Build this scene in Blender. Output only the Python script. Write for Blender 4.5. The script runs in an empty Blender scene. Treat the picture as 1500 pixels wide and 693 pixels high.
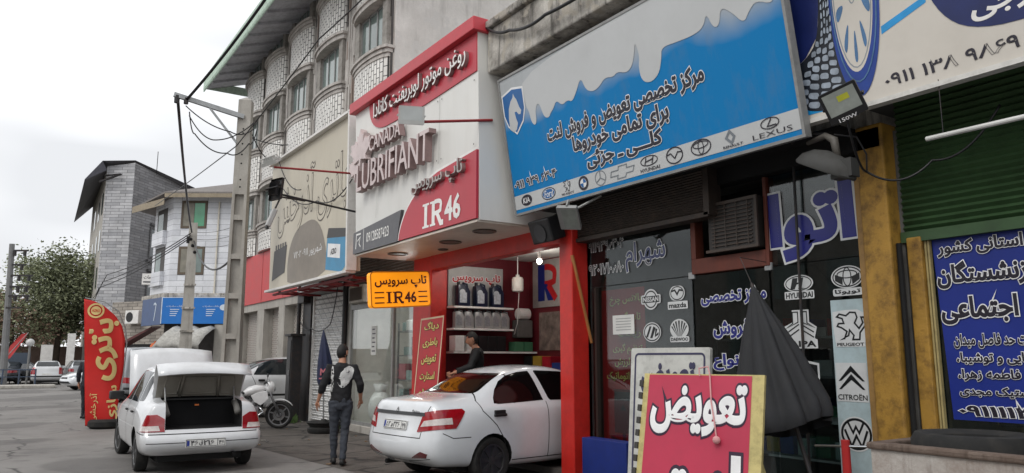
import bpy, bmesh, math, random
from mathutils import Vector, Matrix
from mathutils.geometry import tessellate_polygon
random.seed(7)
S = bpy.context.scene
COL = S.collection
R = math.radians

# ------------------------------------------------------------------ camera
cam = bpy.data.cameras.new('camera'); cam.sensor_width = 36; cam.lens = 36*1110/1500
cam.clip_start = 0.05; cam.clip_end = 2000
camo = bpy.data.objects.new('camera', cam); COL.objects.link(camo)
camo.location = (0, 0, 1.55); camo.rotation_euler = (R(90+9.136), 0, R(-33.707))
S.camera = camo

# ------------------------------------------------------------------ sky and sun
W = bpy.data.worlds.new('World'); S.world = W; W.use_nodes = True
nt = W.node_tree; nt.nodes.clear()
def N(t, **k):
    n = nt.nodes.new(t)
    for a, b in k.items(): setattr(n, a, b)
    return n
sky = N('ShaderNodeTexSky', sky_type='NISHITA', sun_disc=False)
sky.sun_elevation = R(48); sky.sun_rotation = R(250); sky.dust_density = 4.0; sky.air_density = 1.0
hs = N('ShaderNodeHueSaturation'); hs.inputs['Saturation'].default_value = 0.35
bg1 = N('ShaderNodeBackground'); bg1.inputs['Strength'].default_value = 0.10
nt.links.new(sky.outputs[0], hs.inputs['Color']); nt.links.new(hs.outputs[0], bg1.inputs[0])
tc = N('ShaderNodeTexCoord'); mp = N('ShaderNodeMapping'); mp.inputs['Scale'].default_value = (1.0, 1.0, 3.2); mp.inputs['Location'].default_value = (1.37, 1.7, .61)
nz = N('ShaderNodeTexNoise'); nz.inputs['Scale'].default_value = 1.7; nz.inputs['Detail'].default_value = 2.5; nz.inputs['Roughness'].default_value = .5
nt.links.new(tc.outputs['Generated'], mp.inputs[0]); nt.links.new(mp.outputs[0], nz.inputs['Vector'])
cr = N('ShaderNodeValToRGB'); cr.color_ramp.elements[0].position = .40; cr.color_ramp.elements[0].color = (.70, .715, .74, 1)
cr.color_ramp.elements[1].position = .66; cr.color_ramp.elements[1].color = (1.24, 1.25, 1.27, 1)
nt.links.new(nz.outputs[0], cr.inputs[0])
bg2 = N('ShaderNodeBackground'); bg2.inputs['Strength'].default_value = 1.0
nt.links.new(cr.outputs[0], bg2.inputs[0])
mx = N('ShaderNodeMixShader'); mx.inputs[0].default_value = .93
wo = N('ShaderNodeOutputWorld')
nt.links.new(bg1.outputs[0], mx.inputs[1]); nt.links.new(bg2.outputs[0], mx.inputs[2]); nt.links.new(mx.outputs[0], wo.inputs[0])
sun = bpy.data.lights.new('sun', 'SUN'); sun.energy = 0.9; sun.angle = R(25); sun.color = (1, .97, .93)
suno = bpy.data.objects.new('sun', sun); COL.objects.link(suno); suno.rotation_euler = (R(42), 0, R(-70))
S.view_settings.view_transform = 'Standard'; S.view_settings.look = 'None'
S.view_settings.exposure = 0.34; S.view_settings.gamma = 1.0
S.render.engine = 'CYCLES'
S.cycles.max_bounces = 6; S.cycles.transparent_max_bounces = 12; S.cycles.diffuse_bounces = 3; S.cycles.glossy_bounces = 3
S.cycles.use_denoising = True

# ------------------------------------------------------------------ materials
def lin(c):
    return tuple((x/255/12.92 if x/255 <= .04045 else ((x/255+.055)/1.055)**2.4) for x in c)
MATS = {}
class NT:
    def __init__(s, name):
        s.m = bpy.data.materials.new(name); s.m.use_nodes = True; s.t = s.m.node_tree
        s.b = s.t.nodes['Principled BSDF']; s.out = s.t.nodes['Material Output']
    def n(s, t, **k):
        x = s.t.nodes.new(t)
        for a, b in k.items():
            if a.startswith('i_'):
                x.inputs[a[2:].replace('_', ' ')].default_value = b
            else: setattr(x, a, b)
        return x
    def l(s, a, b): s.t.links.new(a, b)
    def coord(s, scale=(1, 1, 1), swap=None):
        c = s.n('ShaderNodeTexCoord'); o = c.outputs['Object']
        if swap:
            sp = s.n('ShaderNodeSeparateXYZ'); cb = s.n('ShaderNodeCombineXYZ'); s.l(o, sp.inputs[0])
            for i, ax in enumerate(swap): 
                if ax in 'XYZ': s.l(sp.outputs[ax], cb.inputs[i])
            o = cb.outputs[0]
        mp = s.n('ShaderNodeMapping'); mp.inputs['Scale'].default_value = scale; s.l(o, mp.inputs[0])
        return mp.outputs[0]
    def noise(s, vec, scale, detail=4, rough=.6):
        x = s.n('ShaderNodeTexNoise'); x.inputs['Scale'].default_value = scale; x.inputs['Detail'].default_value = detail
        x.inputs['Roughness'].default_value = rough; s.l(vec, x.inputs['Vector']); return x.outputs[0]
    def ramp(s, fac, stops):
        x = s.n('ShaderNodeValToRGB'); e = x.color_ramp.elements
        while len(e) < len(stops): e.new(.5)
        for q, (p, c) in zip(e, stops):
            q.position = p; q.color = (c, c, c, 1) if not hasattr(c, '__len__') else (*c[:3], 1)
        s.l(fac, x.inputs[0]); return x.outputs[0]
    def mix(s, fac, a, b, mode='MIX'):
        x = s.n('ShaderNodeMix', data_type='RGBA', blend_type=mode)
        for v, i in ((fac, 0), (a, 6), (b, 7)):
            if hasattr(v, 'is_linked') : s.l(v, x.inputs[i])
            elif i == 0: x.inputs[0].default_value = v
            else: x.inputs[i].default_value = (*v[:3], 1)
        return x.outputs[2]
    def bump(s, h, strength=.3, dist=.01):
        x = s.n('ShaderNodeBump'); x.inputs['Strength'].default_value = strength; x.inputs['Distance'].default_value = dist
        s.l(h, x.inputs['Height']); s.l(x.outputs[0], s.b.inputs['Normal'])
    def color(s, v):
        if hasattr(v, 'is_linked'): s.l(v, s.b.inputs['Base Color'])
        else: s.b.inputs['Base Color'].default_value = (*v[:3], 1)
def mat(name, rgb, rough=.6, metal=0, var=.12, scale=3.0, bump=0, dirt=0, dirtc=(40, 36, 30), spec=.5, streak=False, coat=0):
    """a plain painted / plastic / metal surface with uneven tone, grime and slight relief"""
    if name in MATS: return MATS[name]
    t = NT(name); c = lin(rgb); v = t.coord((1, 1, .25 if streak else 1))
    nf = t.noise(v, scale, 5, .62)
    a = tuple(x*(1-var) for x in c); b = tuple(min(1, x*(1+var)) for x in c)
    col = t.mix(t.ramp(nf, [(.3, 0.), (.7, 1.)]), a, b)
    if dirt:
        d = t.noise(v, scale*2.7+.31, 7, .7)
        col = t.mix(t.ramp(d, [(.46, 0.), (.75, dirt)]), col, lin(dirtc))
    t.color(col); t.b.inputs['Metallic'].default_value = metal
    rr = t.n('ShaderNodeMapRange'); rr.inputs['To Min'].default_value = max(.02, rough*.85); rr.inputs['To Max'].default_value = min(1, rough*1.2)
    t.l(nf, rr.inputs['Value']); t.l(rr.outputs[0], t.b.inputs['Roughness'])
    t.b.inputs['Specular IOR Level'].default_value = spec
    if coat: t.b.inputs['Coat Weight'].default_value = coat; t.b.inputs['Coat Roughness'].default_value = .08
    if bump: t.bump(t.noise(v, scale*9, 6, .7), bump, .01)
    MATS[name] = t.m; return t.m
def emit(name, rgb, s, base=None):
    if name in MATS: return MATS[name]
    t = NT(name); t.color(lin(rgb)); t.b.inputs['Emission Color'].default_value = (*lin(rgb), 1); t.b.inputs['Emission Strength'].default_value = s
    MATS[name] = t.m; return t.m
def glass(name, tint=(.75, .8, .8), ior=1.45, refl=1.0, rough=.01):
    if name in MATS: return MATS[name]
    t = NT(name); t.t.nodes.remove(t.b)
    tr = t.n('ShaderNodeBsdfTransparent'); tr.inputs[0].default_value = (*tint, 1)
    gl = t.n('ShaderNodeBsdfGlossy'); gl.inputs['Roughness'].default_value = rough; gl.inputs[0].default_value = (refl, refl, refl, 1)
    lw = t.n('ShaderNodeLayerWeight'); lw.inputs[0].default_value = .5; pw = t.n('ShaderNodeMath', operation='POWER'); pw.inputs[1].default_value = 5; t.l(lw.outputs['Facing'], pw.inputs[0])
    r0 = ((ior-1)/(ior+1))**2; fr = t.n('ShaderNodeMath', operation='MULTIPLY_ADD'); fr.inputs[1].default_value = 1-r0; fr.inputs[2].default_value = r0; t.l(pw.outputs[0], fr.inputs[0])
    mx = t.n('ShaderNodeMixShader'); t.l(fr.outputs[0], mx.inputs[0]); t.l(tr.outputs[0], mx.inputs[1]); t.l(gl.outputs[0], mx.inputs[2])
    t.l(mx.outputs[0], t.out.inputs[0]); MATS[name] = t.m; return t.m

# ------------------------------------------------------------------ mesh kit
ROOT = {}
class MB:
    def __init__(s): s.v = []; s.f = []; s.mi = []; s.cur = 0; s.lift = 0
    def add(s, vs, fs, M=None):
        o = len(s.v)
        for p in vs: s.v.append((M @ Vector(p)) if M is not None else Vector(p))
        for f in fs: s.f.append([i+o for i in f]); s.mi.append(s.cur)
        return s
    def box(s, a, b, M=None):
        x0, y0, z0 = (min(a[i], b[i]) for i in range(3)); x1, y1, z1 = (max(a[i], b[i]) for i in range(3))
        return s.add([(x0,y0,z0),(x1,y0,z0),(x1,y1,z0),(x0,y1,z0),(x0,y0,z1),(x1,y0,z1),(x1,y1,z1),(x0,y1,z1)],
              [(0,3,2,1),(4,5,6,7),(0,1,5,4),(1,2,6,5),(2,3,7,6),(3,0,4,7)], M)
    def cbox(s, c, d, M=None): return s.box([c[i]-d[i]/2 for i in range(3)], [c[i]+d[i]/2 for i in range(3)], M)
    def bar(s, p, q, w, h=None, up=(0, 0, 1)):
        p, q = Vector(p), Vector(q); d = q-p; L = d.length; d.normalize(); h = h or w
        u = Vector(up)
        if abs(d.dot(u)) > .98: u = Vector((1, 0, 0))
        x = d.cross(u).normalized(); y = x.cross(d)
        M = Matrix((( *x, 0), (*d, 0), (*y, 0), (0, 0, 0, 1))).transposed(); M.translation = p
        return s.box((-w/2, 0, -h/2), (w/2, L, h/2), M)
    def tube(s, pts, r, n=8, caps=True, closed=False):
        pts = [Vector(p) for p in pts]; k = len(pts); rr = r if hasattr(r, '__len__') else [r]*k
        o = len(s.v); prev = None
        for i, p in enumerate(pts):
            a = pts[(i-1) % k] if (closed or i) else p; b = pts[(i+1) % k] if (closed or i < k-1) else p
            d = (b-a).normalized()
            if prev is None:
                u = Vector((0, 0, 1)) if abs(d.z) < .9 else Vector((1, 0, 0)); x = d.cross(u).normalized()
            else:
                x = (prev - d*prev.dot(d)).normalized()
            prev = x; y = d.cross(x)
            for j in range(n):
                t = 2*math.pi*j/n; s.v.append(p + (x*math.cos(t)+y*math.sin(t))*rr[i])
        for i in range(k if closed else k-1):
            for j in range(n):
                a = o+i*n+j; b = o+i*n+(j+1) % n; i2 = (i+1) % k; c = o+i2*n+(j+1) % n; d = o+i2*n+j
                s.f.append([a, b, c, d]); s.mi.append(s.cur)
        if caps and not closed:
            s.f.append([o+j for j in range(n)][::-1]); s.mi.append(s.cur)
            s.f.append([o+(k-1)*n+j for j in range(n)]); s.mi.append(s.cur)
        return s
    def cyl(s, p, q, r, n=16, r2=None): return s.tube([p, q], [r, r if r2 is None else r2], n)
    def lathe(s, prof, M=None, n=20):
        """prof: (radius, height) list about local z"""
        vs = []; fs = []; k = len(prof)
        for (r, z) in prof:
            for j in range(n): t = 2*math.pi*j/n; vs.append((r*math.cos(t), r*math.sin(t), z))
        for i in range(k-1):
            for j in range(n): fs.append((i*n+j, i*n+(j+1) % n, (i+1)*n+(j+1) % n, (i+1)*n+j))
        fs.append(tuple(range(n))[::-1]); fs.append(tuple((k-1)*n+j for j in range(n)))
        return s.add(vs, fs, M)
    def ball(s, c, r, n=10, sc=(1, 1, 1)):
        prof = [(max(.001, math.sin(math.pi*i/n)), -math.cos(math.pi*i/n)) for i in range(n+1)]
        M = Matrix.Translation(c) @ Matrix.Diagonal((r*sc[0], r*sc[1], r*sc[2], 1))
        return s.lathe(prof, M, n*2)
    # ---- 2-D shapes on a frame F (4x4: local x right, y up, z out of the face)
    def nl(s): s.lift += .00018; return s.lift
    def poly(s, F, pts, z=0.003, thick=0):
        z += s.nl(); n = len(pts); P3 = [Vector((p[0], p[1], 0)) for p in pts]
        tri = tessellate_polygon([P3]); fs = []
        ar = sum(pts[i][0]*pts[(i+1) % n][1]-pts[(i+1) % n][0]*pts[i][1] for i in range(n))
        if ar < 0: P3 = P3[::-1]; tri = tessellate_polygon([P3])
        for t in tri:
            a, b, c = (P3[i] for i in t)
            fs.append(t if (b-a).cross(c-a).z > 0 else t[::-1])
        vs = [(p.x, p.y, z) for p in P3]
        if thick:
            vs += [(p.x, p.y, z-thick) for p in P3]
            fs = [tuple(f) for f in fs]+[(i, i+n, (i+1) % n+n, (i+1) % n) for i in range(n)]
        return s.add(vs, fs, F)
    def rect(s, F, x0, y0, x1, y1, z=.003, thick=0, r=0):
        if r: return s.poly(F, rrect(x0, y0, x1, y1, r), z, thick)
        return s.poly(F, [(x0, y0), (x1, y0), (x1, y1), (x0, y1)], z, thick)
    def disc(s, F, cx, cy, rx, ry=None, z=.003, n=28, thick=0):
        ry = ry or rx
        return s.poly(F, [(cx+rx*math.cos(2*math.pi*i/n), cy+ry*math.sin(2*math.pi*i/n)) for i in range(n)], z, thick)
    def stroke(s, F, pts, w, z=.003, closed=False):
        z += s.nl(); k = len(pts); vs = []; fs = []
        for i, p in enumerate(pts):
            a = pts[(i-1) % k] if (closed or i) else p; b = pts[(i+1) % k] if (closed or i < k-1) else p
            d1 = Vector((p[0]-a[0], p[1]-a[1])); d2 = Vector((b[0]-p[0], b[1]-p[1]))
            if d1.length < 1e-9: d1 = d2
            if d2.length < 1e-9: d2 = d1
            d1.normalize(); d2.normalize(); t = d1+d2
            if t.length < 1e-6: t = d1
            t.normalize(); nn = Vector((-t.y, t.x)); m = min(2.0, 1/max(.3, nn.dot(Vector((-d1.y, d1.x)))))
            q = Vector(p[:2]); A = q+nn*w/2*m; B = q-nn*w/2*m
            vs += [(A.x, A.y, z), (B.x, B.y, z)]
        for i in range(k if closed else k-1):
            j = (i+1) % k; fs.append((2*i, 2*i+1, 2*j+1, 2*j))
        return s.add(vs, fs, F)
    def ring(s, F, cx, cy, rx, ry, w, z=.003, n=32, a0=0, a1=360):
        full = abs(a1-a0) >= 360; m = n if full else n+1
        pts = [(cx+rx*math.cos(R(a0+(a1-a0)*i/n)), cy+ry*math.sin(R(a0+(a1-a0)*i/n))) for i in range(m)]
        return s.stroke(F, pts, w, z, closed=full)
    def mesh(s, name, mats, inv=None, smooth=False, bevel=0, bseg=2, weld=False, recalc=False):
        me = bpy.data.meshes.new(name)
        vs = [inv @ v for v in s.v] if inv is not None else s.v
        me.from_pydata([tuple(v) for v in vs], [], s.f)
        for p, i in zip(me.polygons, s.mi): p.material_index = i; p.use_smooth = bool(smooth)
        mats = mats if isinstance(mats, (list, tuple)) else [mats]
        for m in mats: me.materials.append(m)
        if bevel or weld or recalc or smooth == 'auto':
            bm = bmesh.new(); bm.from_mesh(me)
            if weld: bmesh.ops.remove_doubles(bm, verts=bm.verts, dist=1e-5)
            if recalc: bmesh.ops.recalc_face_normals(bm, faces=bm.faces)
            if bevel:
                ed = [e for e in bm.edges if len(e.link_faces) == 2 and e.calc_face_angle(0) > .5]
                bmesh.ops.bevel(bm, geom=ed, offset=bevel, segments=bseg, profile=.5, affect='EDGES', clamp_overlap=True)
            if smooth == 'auto':
                for e in bm.edges: e.smooth = not (len(e.link_faces) == 2 and e.calc_face_angle(0) > R(38))
            bm.to_mesh(me); bm.free()
        me.update(); return me
    def build(s, name, mats, parent=None, smooth=False, bevel=0, bseg=2, weld=False, recalc=False):
        inv = None; root = parent
        while root is not None and root.parent is not None: root = root.parent
        if root is not None and root.name in ROOT: inv = ROOT[root.name].inverted()
        o = bpy.data.objects.new(name, s.mesh(name, mats, inv, smooth, bevel, bseg, weld, recalc)); COL.objects.link(o)
        o.parent = parent
        return o
def rrect(x0, y0, x1, y1, r, n=5):
    out = []
    for cx, cy, a in ((x1-r, y1-r, 0), (x0+r, y1-r, 90), (x0+r, y0+r, 180), (x1-r, y0+r, 270)):
        for i in range(n+1): out.append((cx+r*math.cos(R(a+90*i/n)), cy+r*math.sin(R(a+90*i/n))))
    return out
def frame(o, ex, ey):
    ex = Vector(ex).normalized(); ey = Vector(ey); ey = (ey-ex*ey.dot(ex)).normalized(); ez = ex.cross(ey)
    M = Matrix(((*ex, 0), (*ey, 0), (*ez, 0), (0, 0, 0, 1))).transposed(); M.translation = Vector(o); return M
def FX(X): return frame((X, 0, 0), (0, -1, 0), (0, 0, 1))     # wall facing the street: local x = -Y, y = height
def FY(Y): return frame((0, Y, 0), (1, 0, 0), (0, 0, 1))      # wall facing the camera end: local x = X
def tag(o, label=None, cat=None, group=None, kind=None):
    if label: o['label'] = label
    if cat: o['category'] = cat
    if group: o['group'] = group
    if kind: o['kind'] = kind
    return o
def thing(name, label, cat, loc=(0, 0, 0), group=None):
    o = bpy.data.objects.new(name, None); COL.objects.link(o); o.empty_display_size = .1
    o.location = loc; ROOT[o.name] = Matrix.Translation(loc); return tag(o, label, cat, group)
def struct(o): o['kind'] = 'structure'; return o
def dup(o, parent=None):
    c = o.copy(); COL.objects.link(c); c.parent = parent
    for ch in [x for x in o.children]: dup(ch, c)
    return c
def place(o, loc, rz=0): o.location = loc; o.rotation_euler = (0, 0, rz); return o

# ------------------------------------------------------------------ lettering
_D = {'ا':(0xFE8D,2),'آ':(0xFE81,2),'ب':(0xFE8F,4),'پ':(0xFB56,4),'ت':(0xFE95,4),'ث':(0xFE99,4),'ج':(0xFE9D,4),'چ':(0xFB7A,4),'ح':(0xFEA1,4),'خ':(0xFEA5,4),
 'د':(0xFEA9,2),'ذ':(0xFEAB,2),'ر':(0xFEAD,2),'ز':(0xFEAF,2),'ژ':(0xFB8A,2),'س':(0xFEB1,4),'ش':(0xFEB5,4),'ص':(0xFEB9,4),'ض':(0xFEBD,4),'ط':(0xFEC1,4),'ظ':(0xFEC5,4),
 'ع':(0xFEC9,4),'غ':(0xFECD,4),'ف':(0xFED1,4),'ق':(0xFED5,4),'ک':(0xFB8E,4),'گ':(0xFB92,4),'ل':(0xFEDD,4),'م':(0xFEE1,4),'ن':(0xFEE5,4),'و':(0xFEED,2),'ه':(0xFEE9,4),'ی':(0xFBFC,4),'ئ':(0xFE89,4),'ـ':(0x640,1)}
def shape(t):
    out = []; i = 0; n = len(t)
    conn = lambda c: c in _D and (_D[c][1] == 4 or c == 'ـ')
    while i < n:
        c = t[i]
        if c in _D and c != 'ـ':
            pv = i > 0 and conn(t[i-1])
            if c == 'ل' and i+1 < n and t[i+1] in 'اآ':
                base = 0xFEFB if t[i+1] == 'ا' else 0xFEF5
                out.append(chr(base+(1 if pv else 0))); i += 2; continue
            nx = i+1 < n and t[i+1] in _D and _D[c][1] == 4
            b, k = _D[c]
            if k == 2: out.append(chr(b+(1 if pv else 0)))
            else: out.append(chr(b+{(0,0):0,(1,0):1,(0,1):2,(1,1):3}[(int(pv), int(nx))]))
        else: out.append(c)
        i += 1
    # right-to-left: reverse, then put runs of digits back in reading order
    r = out[::-1]; res = []; k = 0
    isd = lambda ch: ch.isdigit() or ch.isascii() and ch.isalpha()
    while k < len(r):
        if isd(r[k]):
            j = k
            while j < len(r) and isd(r[j]): j += 1
            res += r[k:j][::-1]; k = j
        else: res.append(r[k]); k += 1
    return ''.join(res)
_TC = {}
def glyphs(s, bold=0., ext=0., fa=None):
    """letter shapes as a thin pillow: the outline is swelled by 'bold' all round without breaking up"""
    key = (s, round(bold, 4), ext)
    if key in _TC: return _TC[key]
    fa = any('\u0620' <= c <= '\u06cf' for c in s) if fa is None else fa
    c = bpy.data.curves.new('lettering', 'FONT'); c.body = shape(s) if fa else s
    c.resolution_u = 2; c.extrude = ext; c.bevel_depth = max(0, bold); c.bevel_resolution = 1
    if bold < 0: c.offset = bold
    c.fill_mode = 'BOTH' if ext else 'FRONT'
    o = bpy.data.objects.new('lettering', c); COL.objects.link(o); bpy.context.view_layer.update()
    me = bpy.data.meshes.new_from_object(o.evaluated_get(bpy.context.evaluated_depsgraph_get()))
    vs = [tuple(v.co) for v in me.vertices]; fs = [tuple(p.vertices) for p in me.polygons]
    bpy.data.objects.remove(o); bpy.data.curves.remove(c); bpy.data.meshes.remove(me)
    if not ext:
        # keep only the front half of the pillow, pressed almost flat
        k = .0011/max(bold, 1e-4); fs = [f for f in fs if max(vs[i][2] for i in f) >= -1e-6 and not all(abs(vs[i][2]+bold) < 1e-6 for i in f)] if bold > 0 else fs
        par = list(range(len(vs)))
        def fd(a):
            while par[a] != a: par[a] = par[par[a]]; a = par[a]
            return a
        for f in fs:
            for q in f[1:]: par[fd(q)] = fd(f[0])
        ids = {}
        vs = [(x, y, z*k+.00015*(ids.setdefault(fd(i), len(ids)) % 3)) for i, (x, y, z) in enumerate(vs)]
    used = sorted({i for f in fs for i in f}); mp_ = {i: j for j, i in enumerate(used)}
    vs = [vs[i] for i in used]; fs = [tuple(mp_[i] for i in f) for f in fs]
    if ext: fs = sorted(fs, key=lambda f: min(vs[i][2] for i in f) < ext*.98)
    _TC[key] = (vs, fs); return vs, fs
def letter(mb, F, s, x0, y0, x1, y1, bold=.0, z=.004, out=None, outw=.05, keep=False, ext=0., shear=0, rot=0):
    """write s so that its ink fills the box; out = mesh builder for a wider outline underneath"""
    base = glyphs(s, bold, ext)
    xs = [v[0] for v in base[0]]; ys = [v[1] for v in base[0]]; a, b, c, d = min(xs), max(xs), min(ys), max(ys)
    sx = (x1-x0)/(b-a); sy = (y1-y0)/(d-c)
    if keep: sx = sy = min(sx, sy)
    def put(m, g, zz):
        vs, fs = g; zz += m.nl()
        if ext:
            nfront = sum(1 for f in fs if min(vs[i][2] for i in f) >= ext*.98); n0 = len(m.f)
        m.add([(x0+(v[0]-a)*sx+shear*(v[1]-c)*sy, y0+(v[1]-c)*sy, (v[2]*(1 if not ext else 1))+zz+(ext if ext else 0)) for v in vs], fs, F)
        if ext:
            for i in range(n0+nfront, len(m.f)): m.mi[i] = 1
    put(mb, base, z+(.0015 if out else 0))
    if out is not None: put(out, glyphs(s, bold+outw, 0), z)
# ------------------------------------------------------------------ surface materials with their own pattern
def m_asphalt():
    t = NT('asphalt'); v = t.coord()
    big = t.noise(v, .35, 5, .6); mid = t.noise(v, 2.2, 6, .65); fine = t.noise(v, 90, 3, .8)
    col = t.mix(t.ramp(big, [(.35, 0.), (.65, 1.)]), lin((118, 115, 112)), lin((140, 137, 133)))
    col = t.mix(t.ramp(mid, [(.5, 0.), (.75, .6)]), col, lin((84, 80, 77)))
    col = t.mix(t.ramp(fine, [(.3, .4), (.7, 0.)]), col, lin((92, 88, 86)))
    # repair patches, cracks and oil stains
    vo = t.n('ShaderNodeTexVoronoi', feature='DISTANCE_TO_EDGE'); vo.inputs['Scale'].default_value = .42
    wv = t.n('ShaderNodeVectorMath', operation='ADD'); w2 = t.n('ShaderNodeVectorMath', operation='SCALE'); w2.inputs['Scale'].default_value = .55
    nn = t.n('ShaderNodeTexNoise'); nn.inputs['Scale'].default_value = 1.6; nn.inputs['Detail'].default_value = 6; t.l(v, nn.inputs['Vector'])
    t.l(nn.outputs[1], w2.inputs[0]); t.l(v, wv.inputs[0]); t.l(w2.outputs[0], wv.inputs[1]); t.l(wv.outputs[0], vo.inputs['Vector'])
    crk = t.ramp(vo.outputs['Distance'], [(.004, 1.), (.016, 0.)])
    gate = t.ramp(t.noise(v, .6, 2), [(.47, 0.), (.56, .8)])
    mul = t.n('ShaderNodeMath', operation='MULTIPLY'); t.l(crk, mul.inputs[0]); t.l(gate, mul.inputs[1])
    col = t.mix(mul.outputs[0], col, lin((38, 36, 35)))
    oil = t.ramp(t.noise(v, .9, 3, .5), [(.60, 0.), (.72, .7)])
    pt = t.ramp(t.noise(v, .22, 2, .4), [(.54, 0.), (.56, .5)]); col = t.mix(pt, col, lin((74, 71, 69)))
    spk = t.ramp(t.noise(v, 240, 2, .9), [(.58, 0.), (.72, .5)]); col = t.mix(spk, col, lin((190, 186, 180)))
    col = t.mix(oil, col, lin((52, 49, 48)))
    t.color(col); t.l(t.ramp(oil, [(0., .85), (1., .5)]), t.b.inputs['Roughness'])
    t.bump(t.mix(mul.outputs[0], fine, (0, 0, 0)), .5, .012); return t.m
def m_forecourt():
    t = NT('forecourt'); v = t.coord()
    big = t.noise(v, .5, 5, .6); mid = t.noise(v, 2.6, 7, .7); fine = t.noise(v, 60, 4, .8)
    col = t.mix(t.ramp(big, [(.35, 0.), (.68, 1.)]), lin((78, 73, 68)), lin((106, 100, 94)))
    col = t.mix(t.ramp(mid, [(.5, 0.), (.68, .85)]), col, lin((50, 46, 43)))
    col = t.mix(t.ramp(fine, [(.3, .5), (.7, 0.)]), col, lin((58, 54, 50)))
    wv = t.n('ShaderNodeVectorMath', operation='ADD'); w2 = t.n('ShaderNodeVectorMath', operation='SCALE'); w2.inputs['Scale'].default_value = .7
    nn = t.n('ShaderNodeTexNoise'); nn.inputs['Scale'].default_value = 1.3; nn.inputs['Detail'].default_value = 7; t.l(v, nn.inputs['Vector'])
    t.l(nn.outputs[1], w2.inputs[0]); t.l(v, wv.inputs[0]); t.l(w2.outputs[0], wv.inputs[1])
    vo = t.n('ShaderNodeTexVoronoi', feature='DISTANCE_TO_EDGE'); vo.inputs['Scale'].default_value = .75; t.l(wv.outputs[0], vo.inputs['Vector'])
    crk = t.ramp(vo.outputs['Distance'], [(.008, 1.), (.04, 0.)])
    gate = t.ramp(t.noise(v, .8, 2), [(.36, 0.), (.48, .95)])
    mul = t.n('ShaderNodeMath', operation='MULTIPLY'); t.l(crk, mul.inputs[0]); t.l(gate, mul.inputs[1])
    col = t.mix(mul.outputs[0], col, lin((28, 26, 25)))
    t.color(col); t.b.inputs['Roughness'].default_value = .82
    t.bump(t.mix(mul.outputs[0], t.mix(.5, fine, mid), (0, 0, 0)), .7, .02); return t.m
def m_brick(name, c1, c2, mortar, bw, rh, msize, swap, stain=.3, offset=.5, rough=.55, bump=.35, stainc=(70, 66, 60), varn=.5):
    t = NT(name); v = t.coord((1, 1, 1), swap)
    br = t.n('ShaderNodeTexBrick'); br.offset = offset; br.inputs['Scale'].default_value = 1
    br.inputs['Brick Width'].default_value = bw; br.inputs['Row Height'].default_value = rh
    br.inputs['Mortar Size'].default_value = msize; br.inputs['Mortar Smooth'].default_value = .05; br.inputs['Bias'].default_value = -.2
    br.inputs['Color1'].default_value = (*lin(c1), 1); br.inputs['Color2'].default_value = (*lin(c2), 1); br.inputs['Mortar'].default_value = (*lin(mortar), 1)
    t.l(v, br.inputs['Vector']); o = t.coord()
    col = t.mix(t.ramp(t.noise(o, 1.1, 6, .7), [(.42, 0.), (.78, stain)]), br.outputs[0], lin(stainc))
    col = t.mix(t.ramp(t.noise(o, 14, 4, .7), [(.4, 0.), (.8, stain*.6)]), col, lin(stainc))
    t.color(col); t.b.inputs['Roughness'].default_value = rough
    inv = t.n('ShaderNodeMath', operation='SUBTRACT'); inv.inputs[0].default_value = 1; t.l(br.outputs[1], inv.inputs[1]); t.bump(inv.outputs[0], bump, .012)
    return t.m
def m_streaks(name, base, dark, amount=.6, sc=1.0, rough=.85, bump=.4, patch=None):
    """weathered render: blotches plus rain streaks running down"""
    t = NT(name); v = t.coord(); vs = t.coord((2.6, 2.6, .22))
    a = t.noise(v, .9*sc, 7, .68); b = t.noise(vs, 1.5*sc, 6, .65); f = t.noise(v, 24*sc, 5, .75)
    col = t.mix(t.ramp(a, [(.38, 0.), (.72, amount)]), lin(base), lin(dark))
    col = t.mix(t.ramp(b, [(.5, 0.), (.72, amount)]), col, lin(tuple(x*.75 for x in dark)))
    if patch: col = t.mix(t.ramp(t.noise(v, 1.7*sc, 3, .5), [(.56, 0.), (.60, .8)]), col, lin(patch))
    col = t.mix(t.ramp(f, [(.35, .25), (.7, 0.)]), col, lin(dark))
    t.color(col); t.b.inputs['Roughness'].default_value = rough; t.bump(t.mix(.4, f, a), bump, .02); return t.m
ASPH = m_asphalt(); FORE = m_forecourt()
WBRICK = m_brick('white_bricks', (240, 238, 233), (222, 219, 213), (50, 47, 45), .24, .115, .011, 'ZYX', .22)
STONE = m_brick('grey_stone_courses', (150, 150, 152), (112, 113, 117), (86, 86, 88), .75, .17, .014, 'XZY', .35, .37, .8, .6)
STONE2 = m_brick('grey_stone_courses_dark', (100, 99, 101), (74, 74, 77), (58, 58, 60), .6, .17, .014, 'YZX', .4, .37, .85, .6)
CLAD = m_brick('white_stone_cladding', (226, 227, 230), (206, 207, 212), (176, 177, 182), 1.3, .32, .012, 'XZY', .25, .5, .5, .2)
BRICKROUGH = m_brick('rough_blockwork', (178, 170, 160), (150, 143, 134), (120, 114, 108), .5, .22, .02, 'XZY', .5, .5, .9, .6)
PLASTER = m_streaks('weathered_plaster', (226, 223, 218), (176, 172, 166), .55, 1.3, .9, .4, (206, 204, 200))
CONC = m_streaks('dirty_concrete', (216, 211, 202), (64, 58, 52), 1.0, 2.2, .9, .8, (186, 178, 164))
CONCP = m_streaks('pale_concrete', (186, 182, 174), (128, 123, 116), .6, 1.2, .85, .4)
STRIP1 = m_streaks('grey_stone_strip', (200, 195, 189), (120, 114, 108), .7, 1.6, .8, .3)
STRIP2 = mat('dark_stone_strip', (72, 68, 66), .6, var=.3, scale=4, streak=True)
STRIP3 = mat('brown_stone_strip', (138, 122, 112), .7, var=.2, scale=4, dirt=.5, streak=True)
RECESS = mat('recess_render', (150, 146, 140), .9, var=.2, dirt=.5)
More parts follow.
